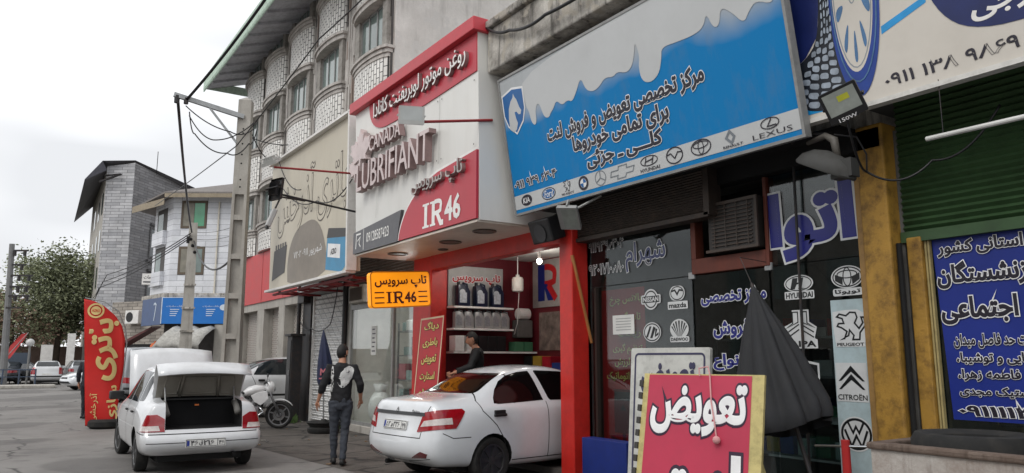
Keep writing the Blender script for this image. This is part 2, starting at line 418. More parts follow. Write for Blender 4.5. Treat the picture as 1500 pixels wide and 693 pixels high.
PANE = mat('window_glass', (112, 126, 122), .06, var=.35, scale=.8, spec=.8)
PANEG = mat('window_glass_green', (70, 150, 110), .08, var=.2, scale=.8, spec=.8)
ALU = mat('window_aluminium', (150, 150, 148), .45, .3, dirt=.3)
DKMET = mat('dark_metal', (48, 48, 50), .5, .4, dirt=.5, dirtc=(90, 70, 55))
BLKP = mat('black_plastic', (24, 24, 26), .45)
GALV = mat('galvanised_steel', (160, 162, 162), .4, .6, dirt=.4)
WHP = mat('white_paint', (228, 226, 222), .5, dirt=.22, dirtc=(150, 140, 126))
REDP = mat('red_paint', (196, 40, 32), .42, var=.14, dirt=.22, dirtc=(90, 24, 20))
REDD = mat('dark_red_paint', (110, 24, 28), .6, var=.2, dirt=.4, dirtc=(40, 12, 14))
GREENE = mat('eave_green', (184, 206, 188), .6, var=.12, dirt=.55, dirtc=(80, 88, 80))
EAVEU = mat('eave_boards', (186, 188, 194), .8, var=.15, dirt=.4)
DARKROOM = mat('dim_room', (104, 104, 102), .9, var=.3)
BLACK = mat('deep_black', (16, 16, 17), .8)  # plain black; stands for the shade inside gaps, the recess, doorway and holes
WOODR = mat('red_brown_wood', (96, 44, 30), .6, var=.25, dirt=.5, streak=True)
YEL = mat('ochre_paint', (168, 128, 52), .6, var=.22, scale=2.2, dirt=.95, dirtc=(70, 46, 24), bump=.5)
GLASS = glass('shop_glass', (.80, .85, .85), 1.5)
GLASSD = glass('tinted_shop_glass', (.72, .78, .78), 1.5)

# ------------------------------------------------------------------ ground
def plane(name, x0, y0, x1, y1, z, m):
    b = MB(); b.add([(x0, y0, z), (x1, y0, z), (x1, y1, z), (x0, y1, z)], [(0, 1, 2, 3)]); return struct(b.build(name, m))
plane('ground', -700, -300, 700, 1500, 0, ASPH)
b = MB(); b.add([(3.9, -6, .004), (6.6, -6, .004), (7.1, 30, .004), (4.6, 30, .004), (3.6, 17, .004), (4.3, 9, .004)], [(0, 1, 5), (1, 2, 3, 4), (1, 4, 5)])
struct(b.build('forecourt', FORE))
b = MB(); b.box((-1.8, 47.5, 0), (2.6, 49.2, .16)); b.box((-30, 47.8, 0), (-1.8, 49.2, .16)); struct(b.build('kerb_island', CONCP, bevel=.03))

# ------------------------------------------------------------------ apartment block with bow windows
apt = thing('apartment_building', 'tall weathered apartment block with curved bow windows and white brick panels above the shops', 'building', (7, 22, 0))
b = MB(); b.box((7.0, 15.5, 5.0), (17, 28.4, 12.35)); b.box((9.7, 15.5, 0), (17, 28.4, 5.0)); b.build('wall', STRIP1, apt)
b = MB(); b.box((7.03, 15.47, 3.5), (17, 15.5, 12.8)); b.build('end_wall', PLASTER, apt)
# vertical stone strips of different tone between the bays
bays = [16.55, 19.40, 22.02, 24.66, 27.15]
edges = [(15.5, 15.58)]+[(a+1.0, c-1.0) for a, c in zip(bays, bays[1:])]+[(28.14, 28.4)]
rs = random.Random(3)
groups = {0: MB(), 1: MB(), 2: MB()}
for (y0, y1) in edges:
    n = max(2, int((y1-y0)/.085)); w = (y1-y0)/n
    for i in range(n):
        z = 3.3
        while z < 12.3:
            h = rs.uniform(.5, 1.7); k = rs.choice([0, 0, 0, 1, 2]); d = rs.uniform(.02, .07)
            groups[k].box((7.0-d, y0+i*w+.004, z), (7.02, y0+(i+1)*w-.004, min(z+h-.005, 12.34))); z += h
for k, m in ((0, STRIP1), (1, STRIP2), (2, STRIP3)): groups[k].build('stone_strips', m, apt)
def bow(yc, hw, d, z0, z1, mb, thick=0, n=14, extra=0.):
    """curved panel bulging towards the street"""
    vs = []; fs = []
    for i in range(n+1):
        t = -1+2*i/n; y = yc+t*(hw+extra); x = 7.0-.03-d*math.sqrt(max(0, 1-(t*.97)**2))-extra
        vs += [(x, y, z0), (x, y, z1)]
    for i in range(n): fs.append((2*i, 2*i+1, 2*i+3, 2*i+2))
    o = len(vs)
    for i in range(n+1): vs += [(7.02, vs[2*i][1], z0), (7.02, vs[2*i][1], z1)]
    for i in range(n): fs.append((2*i+1, o+2*i+1, o+2*i+3, 2*i+3)); fs.append((2*i, 2*i+2, o+2*i+2, o+2*i))
    fs.append((0, o, o+1, 1)); fs.append((2*n, 2*n+1, o+2*n+1, o+2*n))
    mb.add(vs, fs)
D = .25; floors = [5.75, 8.62, 11.45]; WH = 1.38
for yc in bays:
    for zs in floors: b = MB(); bow(yc, 1.0, D, zs-1.42 if zs > 6 else 5.0, zs, b); b.build('bow_panel', WBRICK, apt, smooth='auto')
for yc in bays:
    for zs in floors:
        b = MB()                                             # moulded sill, three steps
        bow(yc, 1.0, D, zs-.02, zs+.07, b, extra=.05); bow(yc, 1.0, D, zs+.08, zs+.15, b, extra=.09); bow(yc, 1.0, D, zs-.12, zs-.03, b, extra=.02)
        b.build('sill', STRIP1, apt, smooth='auto')
        if zs < 11:
            b = MB(); bow(yc, 1.0, D, zs+WH-.02, zs+WH+.1, b, extra=.05); bow(yc, 1.0, D, zs+WH+.1, zs+WH+.17, b, extra=.09); b.build('hood', STRIP1, apt, smooth='auto')
        z1 = min(zs+WH-.02, 12.34)
        fr = MB(); fr.box((6.86, yc-.98, zs+.15), (6.99, yc-.72, z1)); fr.box((6.86, yc+.72, zs+.15), (6.99, yc+.98, z1)); w = fr.build('window', RECESS, apt)
        f2 = MB()
        for y in (-.70, -.25, .24, .69): f2.box((6.925, yc+y-.022, zs+.16), (6.985, yc+y+.022, z1-.01))
        f2.box((6.925, yc-.67, z1-.06), (6.98, yc+.67, z1-.012)); f2.box((6.925, yc-.67, zs+.16), (6.98, yc+.67, zs+.21)); f2.build('frame', ALU, w)
        p = MB(); p.box((6.95, yc-.70, zs+.17), (6.965, yc+.70, z1-.02)); p.build('pane', PANE, w)
# overhanging eave with a pale green scalloped fascia
b = MB(); b.add([(5.62, 14.4, 11.72), (5.62, 29.6, 11.72), (7.4, 29.6, 12.3), (7.4, 14.4, 12.3)], [(0, 1, 2, 3)])
b.add([(5.6, 14.4, 12.02), (5.6, 29.6, 12.02), (11.5, 29.6, 14.2), (11.5, 14.4, 14.2)], [(3, 2, 1, 0)]); b.add([(11.5, 14.4, 14.2), (11.5, 29.6, 14.2), (18, 29.6, 11.8), (18, 14.4, 11.8)], [(3, 2, 1, 0)])
b.add([(5.6, 29.6, 11.7), (7.4, 29.6, 12.3), (7.4, 29.6, 12.65), (5.6, 29.6, 12.02)], [(0, 1, 2, 3)])
for y in [14.6+1.0*i for i in range(15)]: b.bar((5.7, y, 11.70), (7.2, y, 12.2), .06, .09)
b.build('eave', EAVEU, apt)
b = MB(); b.box((5.56, 14.4, 11.70), (5.60, 29.62, 12.05)); b.box((5.545, 14.4, 12.02), (5.60, 29.65, 12.12)); b.box((5.6, 29.6, 11.74), (7.4, 29.64, 12.06))
for i in range(152):
    y = 14.42+.1*i; b.add([(5.565, y, 11.71), (5.565, y+.096, 11.71), (5.565, y+.048, 11.58), (5.595, y, 11.71), (5.595, y+.096, 11.71), (5.595, y+.048, 11.58)], [(0, 1, 2), (3, 5, 4), (0, 2, 5, 3), (1, 4, 5, 2)])
b.build('fascia', GREENE, apt)

# ------------------------------------------------------------------ red-fronted shop below the apartments
rshop = thing('red_shop_front', 'shop front with a plain red fascia over lattice shutters and pale pillars', 'shop front', (7, 24, 0))
b = MB(); b.box((6.86, 20.0, 3.34), (7.3, 28.45, 4.98)); b.build('fascia', mat('red_fascia', (196, 62, 64), .5, var=.08, dirt=.15, dirtc=(120, 60, 58)), rshop)
b = MB()
for y in (22.6, 24.9, 27.0): b.box((6.853, y, 3.36), (6.86, y+.02, 4.96))
b.build('seam', mat('red_seam', (150, 44, 46), .6), rshop)
b = MB(); b.box((6.9, 20.0, 3.1), (7.9, 28.45, 3.34)); b.box((7.0, 22.5, 0), (7.9, 28.45, .12)); b.build('beam', CONCP, rshop)
for y0, y1 in ((27.6, 28.4), (24.66, 25.42), (22.5, 23.1), (20.0, 20.6)):
    b = MB(); b.box((6.9, y0, .0), (7.9, y1, 3.1)); b.build('pillar', CONCP, rshop, bevel=.01)
t = NT('lattice_shutter'); v = t.coord((1, 1, 1), 'YZX'); mp2 = t.n('ShaderNodeMapping'); mp2.inputs['Rotation'].default_value = (0, 0, R(45)); t.l(v, mp2.inputs[0])
br = t.n('ShaderNodeTexBrick'); br.offset = 0; br.inputs['Brick Width'].default_value = .085; br.inputs['Row Height'].default_value = .085; br.inputs['Mortar Size'].default_value = .016
br.inputs['Scale'].default_value = 1; br.inputs['Color1'].default_value = (*lin((70, 62, 58)), 1); br.inputs['Color2'].default_value = (*lin((96, 60, 56)), 1); br.inputs['Mortar'].default_value = (*lin((190, 186, 178)), 1)
t.l(mp2.outputs[0], br.inputs['Vector']); t.color(br.outputs[0]); t.b.inputs['Roughness'].default_value = .6
t.bump(br.outputs[1], .6, .02); LATT = t.m
for y0, y1, z0 in ((25.44, 27.58, .12), (23.12, 24.64, .12), (20.62, 22.48, 1.62)):
    b = MB(); b.box((7.2, y0, z0), (7.24, y1, 3.1)); b.build('shutter', LATT, rshop)
b = MB(); b.box((7.9, 20.45, .05), (9.6, 20.6, 3.2)); b.box((7.9, 22.5, .05), (9.6, 22.65, 3.2)); b.box((9.5, 20.6, .05), (9.6, 22.5, 3.2)); b.box((7.0, 20.6, .02), (9.5, 22.5, .05)); b.build('garage_bay', DARKROOM, rshop)

# ------------------------------------------------------------------ battery shop with the white shutter
bshop = thing('battery_shop', 'narrow shop closed by a white brick-patterned roller shutter beside a dark steel post', 'shop', (6.5, 18, 0))
b = MB(); b.box((6.6, 16.3, 3.3), (7.6, 20.0, 6.4)); b.box((6.62, 18.95, 0), (7.9, 20.0, 3.3)); b.box((7.2, 16.4, 0), (7.6, 19, 3.3)); b.build('wall', CONCP, bshop)
SHUT = m_brick('white_shutter_slats', (242, 242, 240), (228, 228, 226), (150, 150, 150), .34, .12, .012, 'YZX', .25, .5, .55, .9)
b = MB()
for i in range(26):
    z = .03+.12*i; b.add([(6.56, 16.72, z), (6.56, 18.78, z), (6.52, 18.78, z+.06), (6.52, 16.72, z+.06), (6.56, 18.78, z+.118), (6.56, 16.72, z+.118)], [(0, 3, 2, 1), (3, 5, 4, 2)])
b.build('shutter', SHUT, bshop)
for y in (18.78, 16.64): b = MB(); b.box((6.5, y, 0), (6.62, y+.08, 3.15)); b.build('guide_rail', WHP, bshop)
b = MB(); b.box((6.2, 16.75, 3.12), (6.62, 19.3, 3.38)); b.build('shutter_box', SHUT, bshop, bevel=.04)
b = MB(); b.box((6.46, 18.88, 0), (6.64, 19.5, 3.1)); b.cyl((6.4, 19.62, 0), (6.4, 19.62, 3.0), .05); b.box((6.3, 19.0, 2.95), (6.6, 19.5, 3.45)); b.build('steel_post', DKMET, bshop, bevel=.01)
b = MB(); b.cyl((6.44, 16.5, 0), (6.44, 16.5, 3.4), .06, 12); b.build('drain_pipe', BLKP, bshop)
b = MB(); b.box((6.05, 16.5, 3.28), (6.4, 17.25, 3.5)); b.build('motor_housing', BLKP, bshop, bevel=.03)
cab = thing('utility_cabinet', 'dark weathered steel meter cabinet standing at the edge of the forecourt', 'cabinet', (6.15, 19.08, 0))
b = MB(); b.box((6.02, 18.9, .05), (6.28, 19.28, 2.1)); b.build('body', DKMET, cab, bevel=.012)
b = MB(); b.box((5.96, 18.84, 2.1), (6.34, 19.34, 2.16)); b.build('cap', DKMET, cab, bevel=.01)
b = MB(); b.box((6.005, 18.95, .3), (6.02, 19.23, 2.0)); d_ = b.build('door', mat('cabinet_door', (62, 62, 62), .5, .3, dirt=.5), cab)
b = MB(); b.cbox((5.995, 19.0, 1.2), (.02, .03, .12)); b.build('handle', GALV, d_)

# ------------------------------------------------------------------ oil-change shop
ol = thing('oil_change_shop', 'open oil-change workshop with red columns, red inner walls and a glazed display window', 'shop', (6.5, 12, 0))
RIN = mat('red_room_wall', (98, 18, 30), .6, var=.12, scale=1.2, dirt=.25, dirtc=(60, 14, 20))
b = MB(); b.box((6.62, 12.3, .1), (10.0, 12.45, 3.6)); b.box((8.62, 8.1, .1), (8.76, 12.3, 3.6)); b.box((6.62, 7.98, .1), (8.76, 8.1, 3.6)); b.build('inner_wall', RIN, ol)
b = MB(); b.box((6.4, 7.98, 3.45), (9.55, 12.45, 3.52)); b.build('ceiling', mat('room_ceiling', (196, 194, 188), .8), ol)
b = MB(); b.box((6.3, 8.0, 0), (9.55, 12.45, .1)); b.build('floor_slab', mat('oily_floor', (84, 78, 74), .6, var=.25, scale=1.4, dirt=.6, dirtc=(36, 34, 32)), ol)
b = MB(); b.box((6.42, 12.28, 0), (6.75, 13.0, 3.42)); b.build('column', REDP, ol, bevel=.012)
b = MB(); b.box((6.2, 7.86, 0), (6.52, 8.14, 3.42)); b.build('column', REDP, ol, bevel=.012)
b = MB(); b.bar((6.19, 7.845, 2.9), (6.5, 7.85, 1.75), .05, .02); b.build('timber_lath', mat('raw_timber', (170, 116, 66), .7), ol)
b = MB(); b.box((6.40, 8.14, 3.14), (6.62, 12.28, 3.42)); b.build('beam', REDP, ol, bevel=.012)
b = MB(); b.box((5.27, 8.76, 3.40), (6.64, 13.14, 3.43)); 
b.build('soffit', mat('soffit_panel', (206, 196, 182), .45, dirt=.35, scale=1.2, dirtc=(150, 132, 110)), ol)
for (x, y) in ((5.75, 12.3), (5.85, 10.55), (5.75, 9.35), (6.15, 11.35)):
    k = .18 if x < 6.1 else .09
    b = MB(); M = Matrix.Translation((x, y, 3.392)); b.lathe([(k*.8, .006), (k, .004), (k, -.012), (k*.86, -.014), (k*.8, -.002)], M, 24); b.build('downlight', mat('dusty_downlight', (92, 84, 76), .4), ol)
# display window
b = MB(); b.box((6.72, 12.98, 3.16), (7.6, 16.4, 6.2)); b.box((6.5, 16.2, .12), (6.62, 16.42, 3.2)); b.build('wall', CONCP, ol)
b = MB(); b.box((6.42, 13.0, 0), (6.75, 16.42, .15)); b.build('threshold', CONCP, ol, bevel=.01)
b = MB()
for y in (16.22, 14.0, 13.02): b.box((6.47, y-.03, .15), (6.53, y+.03, 3.12 if y > 14.2 or y < 13.5 else 2.62))
b.box((6.47, 13.05, 2.62), (6.53, 16.19, 2.72)); b.box((6.47, 13.05, .15), (6.53, 16.19, .22)); b.box((6.47, 14.9, 2.72), (6.53, 14.96, 3.12)); b.build('window_frame', ALU, ol)
b = MB(); b.box((6.495, 14.03, .22), (6.505, 16.19, 2.62)); b.box((6.495, 13.05, .22), (6.505, 13.97, 2.62)); b.box((6.495, 13.05, 2.72), (6.505, 14.9, 3.12)); b.build('window_pane', glass('window_pane', (.95, .97, .96), 1.5), ol)
b = MB(); b.box((6.6, 16.38, .12), (9, 16.46, 3.16)); b.box((8.9, 12.45, .12), (9.0, 16.4, 3.16)); b.box((6.5, 12.9, .06), (9, 16.4, .13)); b.box((6.6, 12.46, 3.13), (9, 16.4, 3.18))
b.build('display_room', mat('display_room', (226, 224, 218), .8), ol)
b = MB()
for i in range(10):
    z = 3.17+.06*i; b.add([(6.5, 13.05, z), (6.5, 16.3, z), (6.46, 16.3, z+.03), (6.46, 13.05, z+.03), (6.5, 16.3, z+.058), (6.5, 13.05, z+.058)], [(0, 3, 2, 1), (3, 5, 4, 2)])
b.build('roller_shutter', mat('brown_shutter', (128, 116, 108), .55, .2, dirt=.5), ol)
# ------------------------------------------------------------------ brake shop
bk = thing('brake_shop', 'brake-lining shop with a wide dark glazed front under a stained concrete canopy', 'shop', (6.5, 6, 0))
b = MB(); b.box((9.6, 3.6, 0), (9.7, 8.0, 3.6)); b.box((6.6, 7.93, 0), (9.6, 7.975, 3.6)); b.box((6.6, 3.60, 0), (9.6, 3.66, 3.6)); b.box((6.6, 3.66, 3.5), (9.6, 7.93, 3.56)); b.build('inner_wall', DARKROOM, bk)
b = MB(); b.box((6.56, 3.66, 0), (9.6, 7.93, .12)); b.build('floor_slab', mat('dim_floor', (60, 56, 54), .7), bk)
b = MB(); b.box((6.2, 3.9, 3.62), (9.7, 8.6, 3.66)); b.box((6.42, 3.66, 3.44), (6.6, 7.9, 3.62)); b.build('header', BLACK, bk)
b = MB(); b.box((5.42, 3.85, 5.56), (9.7, 8.76, 6.2)); b.box((5.36, 3.8, 6.2), (9.75, 8.8, 6.32)); b.box((6.6, 3.85, 3.66), (9.7, 8.66, 5.56)); b.build('canopy', CONC, bk, bevel=.025)
b = MB(); b.box((6.46, 7.86, 0), (6.54, 7.93, 3.44)); b.build('frame_post', GALV, bk)
b = MB(); b.box((6.45, 7.68, .12), (6.55, 7.72, 2.47)); b.build('frame_post', mat('dark_bronze', (54, 46, 42), .5, .3), bk)
b = MB(); b.box((6.45, 3.90, 0), (6.55, 3.95, 3.35)); b.build('frame_post', mat('tan_frame', (150, 116, 66), .6, dirt=.5), bk)
b = MB(); b.box((6.44, 3.95, 0), (6.56, 7.86, .12)); b.build('threshold', CONCP, bk)
GL = [(7.85, 6.03), (6.01, 4.98), (4.96, 3.96)]
for (y1, y0) in GL:
    b = MB(); b.box((6.495, y0+.004, .13), (6.507, y1-.004, 2.475)); b.build('window_pane', GLASSD, bk)
for (y1, y0) in ((7.85, 6.03), (4.93, 3.96)):
    b = MB(); b.box((6.495, y0+.004, 2.485), (6.507, y1-.004, 3.42)); b.build('window_pane', GLASSD, bk)
b = MB(); b.cyl((6.44, 4.60, .1), (6.44, 4.575, 3.45), .014, 8); b.build('steel_rod', DKMET, bk)
for (y, z) in ((4.97, 2.48), (6.02, 2.48)):
    b = MB(); b.cbox((6.485, y, z), (.03, .09, .08)); b.build('glass_clamp', GALV, bk, bevel=.006)
b = MB()
for i in range(16):
    z = 3.14+.03*i; b.add([(6.30, 5.62, z), (6.30, 7.85, z), (6.285, 7.85, z+.015), (6.285, 5.62, z+.015), (6.30, 7.85, z+.029), (6.30, 5.62, z+.029)], [(0, 3, 2, 1), (3, 5, 4, 2)])
b.box((6.30, 5.62, 3.13), (6.42, 7.85, 3.64)); b.box((6.27, 5.56, 3.08), (6.47, 7.86, 3.13)); b.box((6.27, 5.54, 3.1), (6.47, 5.62, 3.64)); b.build('shutter_box', mat('brown_perforated_steel', (58, 50, 45), .6, .2, dirt=.4, dirtc=(100, 84, 70)), bk)
# wooden opening with the air conditioner
b = MB(); b.box((6.46, 4.98, 2.49), (6.60, 6.0, 2.66)); b.box((6.46, 5.93, 2.66), (6.6, 6.0, 3.42)); b.box((6.46, 4.94, 2.49), (6.6, 4.98, 3.42)); b.build('timber_frame', WOODR, bk, bevel=.006)
b = MB(); b.box((6.9, 4.98, 2.66), (6.95, 5.95, 3.44)); b.build('recess', BLACK, bk)
b = MB(); b.box((6.4892, 3.96, .12), (6.4944, 4.30, 2.09)); b.build('door_panel', mat('pale_blue_panel', (172, 190, 194), .5, dirt=.3, dirtc=(110, 110, 104)), bk)
ac = thing('air_conditioner', 'old window air conditioner with a rusty grille set in the dark timber opening', 'air conditioner', (6.5, 5.4, 2.67))
b = MB(); b.box((6.40, 5.02, 2.69), (6.88, 5.68, 3.24)); b.build('housing', mat('dark_ac_case', (50, 46, 44), .6, dirt=.6), ac, bevel=.015)
b = MB()
for i in range(11): b.box((6.385, 5.08, 2.75+.04*i), (6.40, 5.62, 2.762+.04*i))
for i in range(4): b.box((6.38, 5.12+.15*i, 2.73), (6.386, 5.13+.15*i, 3.2))
b.box((6.375, 5.0, 3.2), (6.4, 5.7, 3.235)); b.box((6.375, 5.0, 2.69), (6.4, 5.7, 2.72)); b.box((6.375, 5.0, 2.72), (6.4, 5.03, 3.2))
b.build('grille', mat('rusty_grey_grille', (74, 66, 60), .6, .2, dirt=.6, dirtc=(80, 50, 34)), ac)

# ------------------------------------------------------------------ tyre shop at the right edge
ty = thing('tyre_shop', 'tyre shop with ochre painted columns beside a half-lowered green roller shutter', 'shop', (6.5, 2, 0))
b = MB(); b.box((6.42, 3.63, 0), (6.75, 3.89, 3.66)); b.build('column', YEL, ty, bevel=.02)
b = MB(); b.box((6.56, 3.44, 0), (6.72, 3.57, 2.6)); b.build('column', YEL, ty, bevel=.012)
b = MB(); b.cyl((6.5, 3.60, 0), (6.5, 3.60, 2.55), .025, 8); b.box((6.62, 3.565, 0), (6.68, 3.63, 3.6)); b.build('dark_gap_strip', BLACK, ty)
GRN = mat('green_shutter', (62, 90, 57), .5, .1, var=.16, scale=1.5, dirt=.4, dirtc=(36, 44, 32))
b = MB(); n = 22; h = .058
for i in range(n):
    z = 2.66+h*i; b.add([(6.62, -2.2, z), (6.62, 3.60, z), (6.585, 3.60, z+h*.5), (6.585, -2.2, z+h*.5), (6.62, 3.60, z+h), (6.62, -2.2, z+h)], [(0, 3, 2, 1), (3, 5, 4, 2)])
b.box((6.57, -2.2, 2.56), (6.63, 3.62, 2.655)); b.build('roller_shutter', GRN, ty)
b = MB(); b.box((6.655, -2.2, .1), (6.66, 3.42, 2.56)); b.box((6.64, 3.40, 0), (6.68, 3.44, 2.6)); b.build('window_pane', GLASSD, ty)
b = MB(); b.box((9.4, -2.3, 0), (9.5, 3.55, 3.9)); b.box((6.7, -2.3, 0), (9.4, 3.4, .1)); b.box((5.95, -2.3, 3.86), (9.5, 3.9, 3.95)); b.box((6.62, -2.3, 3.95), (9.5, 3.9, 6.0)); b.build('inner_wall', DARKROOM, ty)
b = MB()
for y in (3.425, 3.40): b.box((6.60, y-.008, .1), (6.64, y+.008, 2.56))
b.build('frame_post', mat('pale_frame', (176, 160, 110), .5, dirt=.4), ty)

# ------------------------------------------------------------------ oil sign box over the workshop
SGW = mat('sign_white', (222, 221, 216), .4, var=.05, scale=.8, dirt=.14, dirtc=(160, 150, 136), streak=True)
SGR = mat('sign_crimson', (186, 52, 66), .4, var=.07, scale=.8, dirt=.1, dirtc=(120, 60, 60))
SGRD = mat('sign_crimson_cap', (192, 58, 68), .45, var=.08, dirt=.15, dirtc=(110, 50, 50))
SGG = mat('sign_charcoal', (84, 84, 88), .4, var=.1, dirt=.2, dirtc=(130, 126, 120))
LETW = mat('letter_white', (236, 234, 230), .35, dirt=.08)
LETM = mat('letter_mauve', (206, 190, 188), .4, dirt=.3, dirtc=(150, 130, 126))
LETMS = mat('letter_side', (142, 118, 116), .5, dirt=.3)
LETG = mat('letter_grey', (176, 172, 168), .5)
sg = thing('shop_sign', 'projecting white and crimson sign box of the oil-change shop with raised letters', 'sign', (5.3, 11, 3.43))
b = MB(); b.add([(5.30, 8.74, 3.43), (5.30, 13.15, 3.43), (5.27, 13.3, 6.22), (5.27, 8.78, 6.22), (6.62, 8.74, 3.43), (6.62, 13.15, 3.43), (6.62, 13.3, 6.22), (6.62, 8.78, 6.22)],
   [(0, 3, 2, 1), (4, 5, 6, 7), (0, 4, 7, 3), (1, 2, 6, 5), (3, 7, 6, 2), (0, 1, 5, 4)]); b.build('box', SGW, sg)
F = FX(5.27)
b = MB()
for x in (-12.2, -11.05, -9.9): b.rect(F, x, 4.46 if x > -11.3 else 3.98, x+.008, 5.52, .004)
b.build('panel_seam', mat('seam_grey', (150, 148, 142), .6), sg)
b = MB(); [b.disc(F, x, y, .014, .014, .0045, 10) for x in (-13.0, -12.26, -12.12, -11.1, -10.97, -9.96, -9.82, -8.86) for y in (4.52, 5.46) if not (x < -11.2 and y < 4.6)]; b.build('fixing_screw', mat('screw_grey', (120, 118, 114), .5, .4), sg)
b = MB(); b.box((5.16, 8.72, 6.16), (6.64, 13.36, 6.36)); b.build('cap', SGRD, sg, bevel=.01)
def arc(p0, p1, p2, n=10):
    return [((1-t)**2*p0[0]+2*t*(1-t)*p1[0]+t*t*p2[0], (1-t)**2*p0[1]+2*t*(1-t)*p1[1]+t*t*p2[1]) for t in [i/n for i in range(n+1)]]
b = MB(); b.poly(F, [(-8.79, 6.155), (-12.62, 6.155)]+arc((-12.62, 6.1), (-12.55, 5.62), (-11.9, 5.57), 8)+[(-10.4, 5.53), (-8.79, 5.58)], .012, .02)
b.build('crimson_band', SGR, sg)
b = MB(); b.poly(F, [(-8.76, 3.45), (-11.22, 3.45)]+arc((-11.2, 3.55), (-10.95, 4.15), (-9.9, 4.33), 10)+[(-8.76, 4.42)], .02, .04); b.build('crimson_field', SGR, sg)
b = MB(); b.stroke(F, [(-11.24, 3.45)]+arc((-11.22, 3.55), (-10.97, 4.17), (-9.92, 4.35), 10)+[(-8.77, 4.44)], .035, .016); b.build('white_edge', LETW, sg)
b = MB(); b.poly(F, [(-13.14, 3.44), (-11.26, 3.44), (-11.2, 3.70), (-11.12, 3.95), (-13.14, 3.83)], .03, .05); b.build('charcoal_panel', SGG, sg)
b = MB(); letter(b, F, '09128587423', -12.52, 3.58, -11.58, 3.76, .01, .034); b.rect(F, -12.66, 3.47, -12.64, 3.84, .034)
b.stroke(F, [(-13.0, 3.52), (-12.98, 3.78), (-12.78, 3.78)], .03, .034); b.stroke(F, [(-12.93, 3.66), (-12.8, 3.72), (-12.85, 3.6), (-12.78, 3.54)], .025, .034); b.build('lettering', LETW, sg)
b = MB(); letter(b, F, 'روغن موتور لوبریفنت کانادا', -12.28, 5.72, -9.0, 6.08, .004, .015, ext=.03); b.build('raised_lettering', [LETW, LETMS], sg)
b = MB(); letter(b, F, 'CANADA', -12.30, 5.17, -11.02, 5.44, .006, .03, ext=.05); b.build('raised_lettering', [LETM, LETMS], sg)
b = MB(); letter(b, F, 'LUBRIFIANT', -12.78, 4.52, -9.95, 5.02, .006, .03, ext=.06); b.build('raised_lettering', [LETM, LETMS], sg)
leaf = [(0,-.5),(.04,-.2),(.3,-.26),(.26,-.14),(.5,.08),(.42,.12),(.46,.3),(.28,.26),(.24,.34),(.12,.2),(.17,.46),(.08,.42),(0,.6)]
leaf += [(-x, y) for x, y in leaf[::-1][1:-1]]
b = MB(); b.poly(F, [(-12.72+x*.95, 5.28+y*.72) for x, y in leaf], .13, .12); b.poly(F, [(-13.02+x*.6, 5.02+y*.5) for x, y in leaf], .10, .09); b.build('maple_leaf', LETM, sg)
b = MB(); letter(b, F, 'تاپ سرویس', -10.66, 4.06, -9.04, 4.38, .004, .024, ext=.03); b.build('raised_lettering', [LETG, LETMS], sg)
def slab_IR46(b, F, x0, y0, x1, y1, z):
    """IR46 in a heavy slab face: text plus serif bars"""
    w = x1-x0; h = y1-y0
    b.rect(F, x0+.05*w, y0, x0+.13*w, y1, z); 
    for yy in (y0, y1-.09*h): b.rect(F, x0, yy, x0+.18*w, yy+.09*h, z)
    b.rect(F, x0+.26*w, y0, x0+.34*w, y1, z)
    for yy in (y0, y1-.09*h): b.rect(F, x0+.21*w, yy, x0+.36*w, yy+.09*h, z)
    b.stroke(F, [(x0+.33*w, y1-.05*h)]+arc((x0+.40*w, y1-.05*h), (x0+.53*w, y1-.06*h), (x0+.50*w, y0+.72*h), 6)+arc((x0+.49*w, y0+.55*h), (x0+.44*w, y0+.48*h), (x0+.33*w, y0+.48*h), 5), .055*w, z)
    b.stroke(F, [(x0+.40*w, y0+.48*h), (x0+.50*w, y0+.04*h), (x0+.57*w, y0+.04*h)], .07*w, z)
    letter(b, F, '46', x0+.60*w, y0, x1, y1, .03, z)
b = MB(); slab_IR46(b, F, -10.36, 3.52, -9.18, 3.9, .024); b.build('lettering', LETW, sg)

# ------------------------------------------------------------------ blue brake-lining billboard (leans out at the top)
t = NT('billboard_blue_print'); tcx = t.n('ShaderNodeTexCoord'); sp = t.n('ShaderNodeSeparateXYZ'); t.l(tcx.outputs['Object'], sp.inputs[0])
nz_ = t.noise(t.coord(), 1.6, 2, .4); ad = t.n('ShaderNodeMath', operation='MULTIPLY_ADD'); ad.inputs[1].default_value = .5; t.l(nz_, ad.inputs[0]); t.l(sp.outputs['Z'], ad.inputs[2])
g = t.ramp(ad.outputs[0], [(0, 0.), (1, 1.)]); mr = t.n('ShaderNodeMapRange'); mr.inputs['From Min'].default_value = 1.38; mr.inputs['From Max'].default_value = 1.70; t.l(ad.outputs[0], mr.inputs['Value'])
col = t.mix(mr.outputs[0], lin((0, 124, 188)), lin((180, 184, 186))); col = t.mix(t.ramp(t.noise(t.coord((1, 1, .3)), 5, 6, .7), [(.5, 0.), (.8, .25)]), col, lin((120, 124, 128)))
t.color(col); t.b.inputs['Roughness'].default_value = .6; t.b.inputs['Specular IOR Level'].default_value = .25; BBLUE = t.m
PRW = mat('print_pale', (196, 198, 198), .4, var=.05, scale=.7, dirt=.12, dirtc=(140, 140, 136))
INK = mat('print_ink', (36, 32, 44), .4); INKB = mat('print_blue', (22, 96, 160), .4); INKG = mat('print_grey', (120, 126, 132), .4)
WHT = mat('print_white', (232, 232, 232), .4)
bb = thing('billboard', 'large blue billboard with a horse-head shield and a strip of car emblems', 'billboard', (5.8, 8.57, 3.53))
BF = frame((5.8, 8.57, 3.53), (0, -1, 0), (-.3, 0, 1.86))
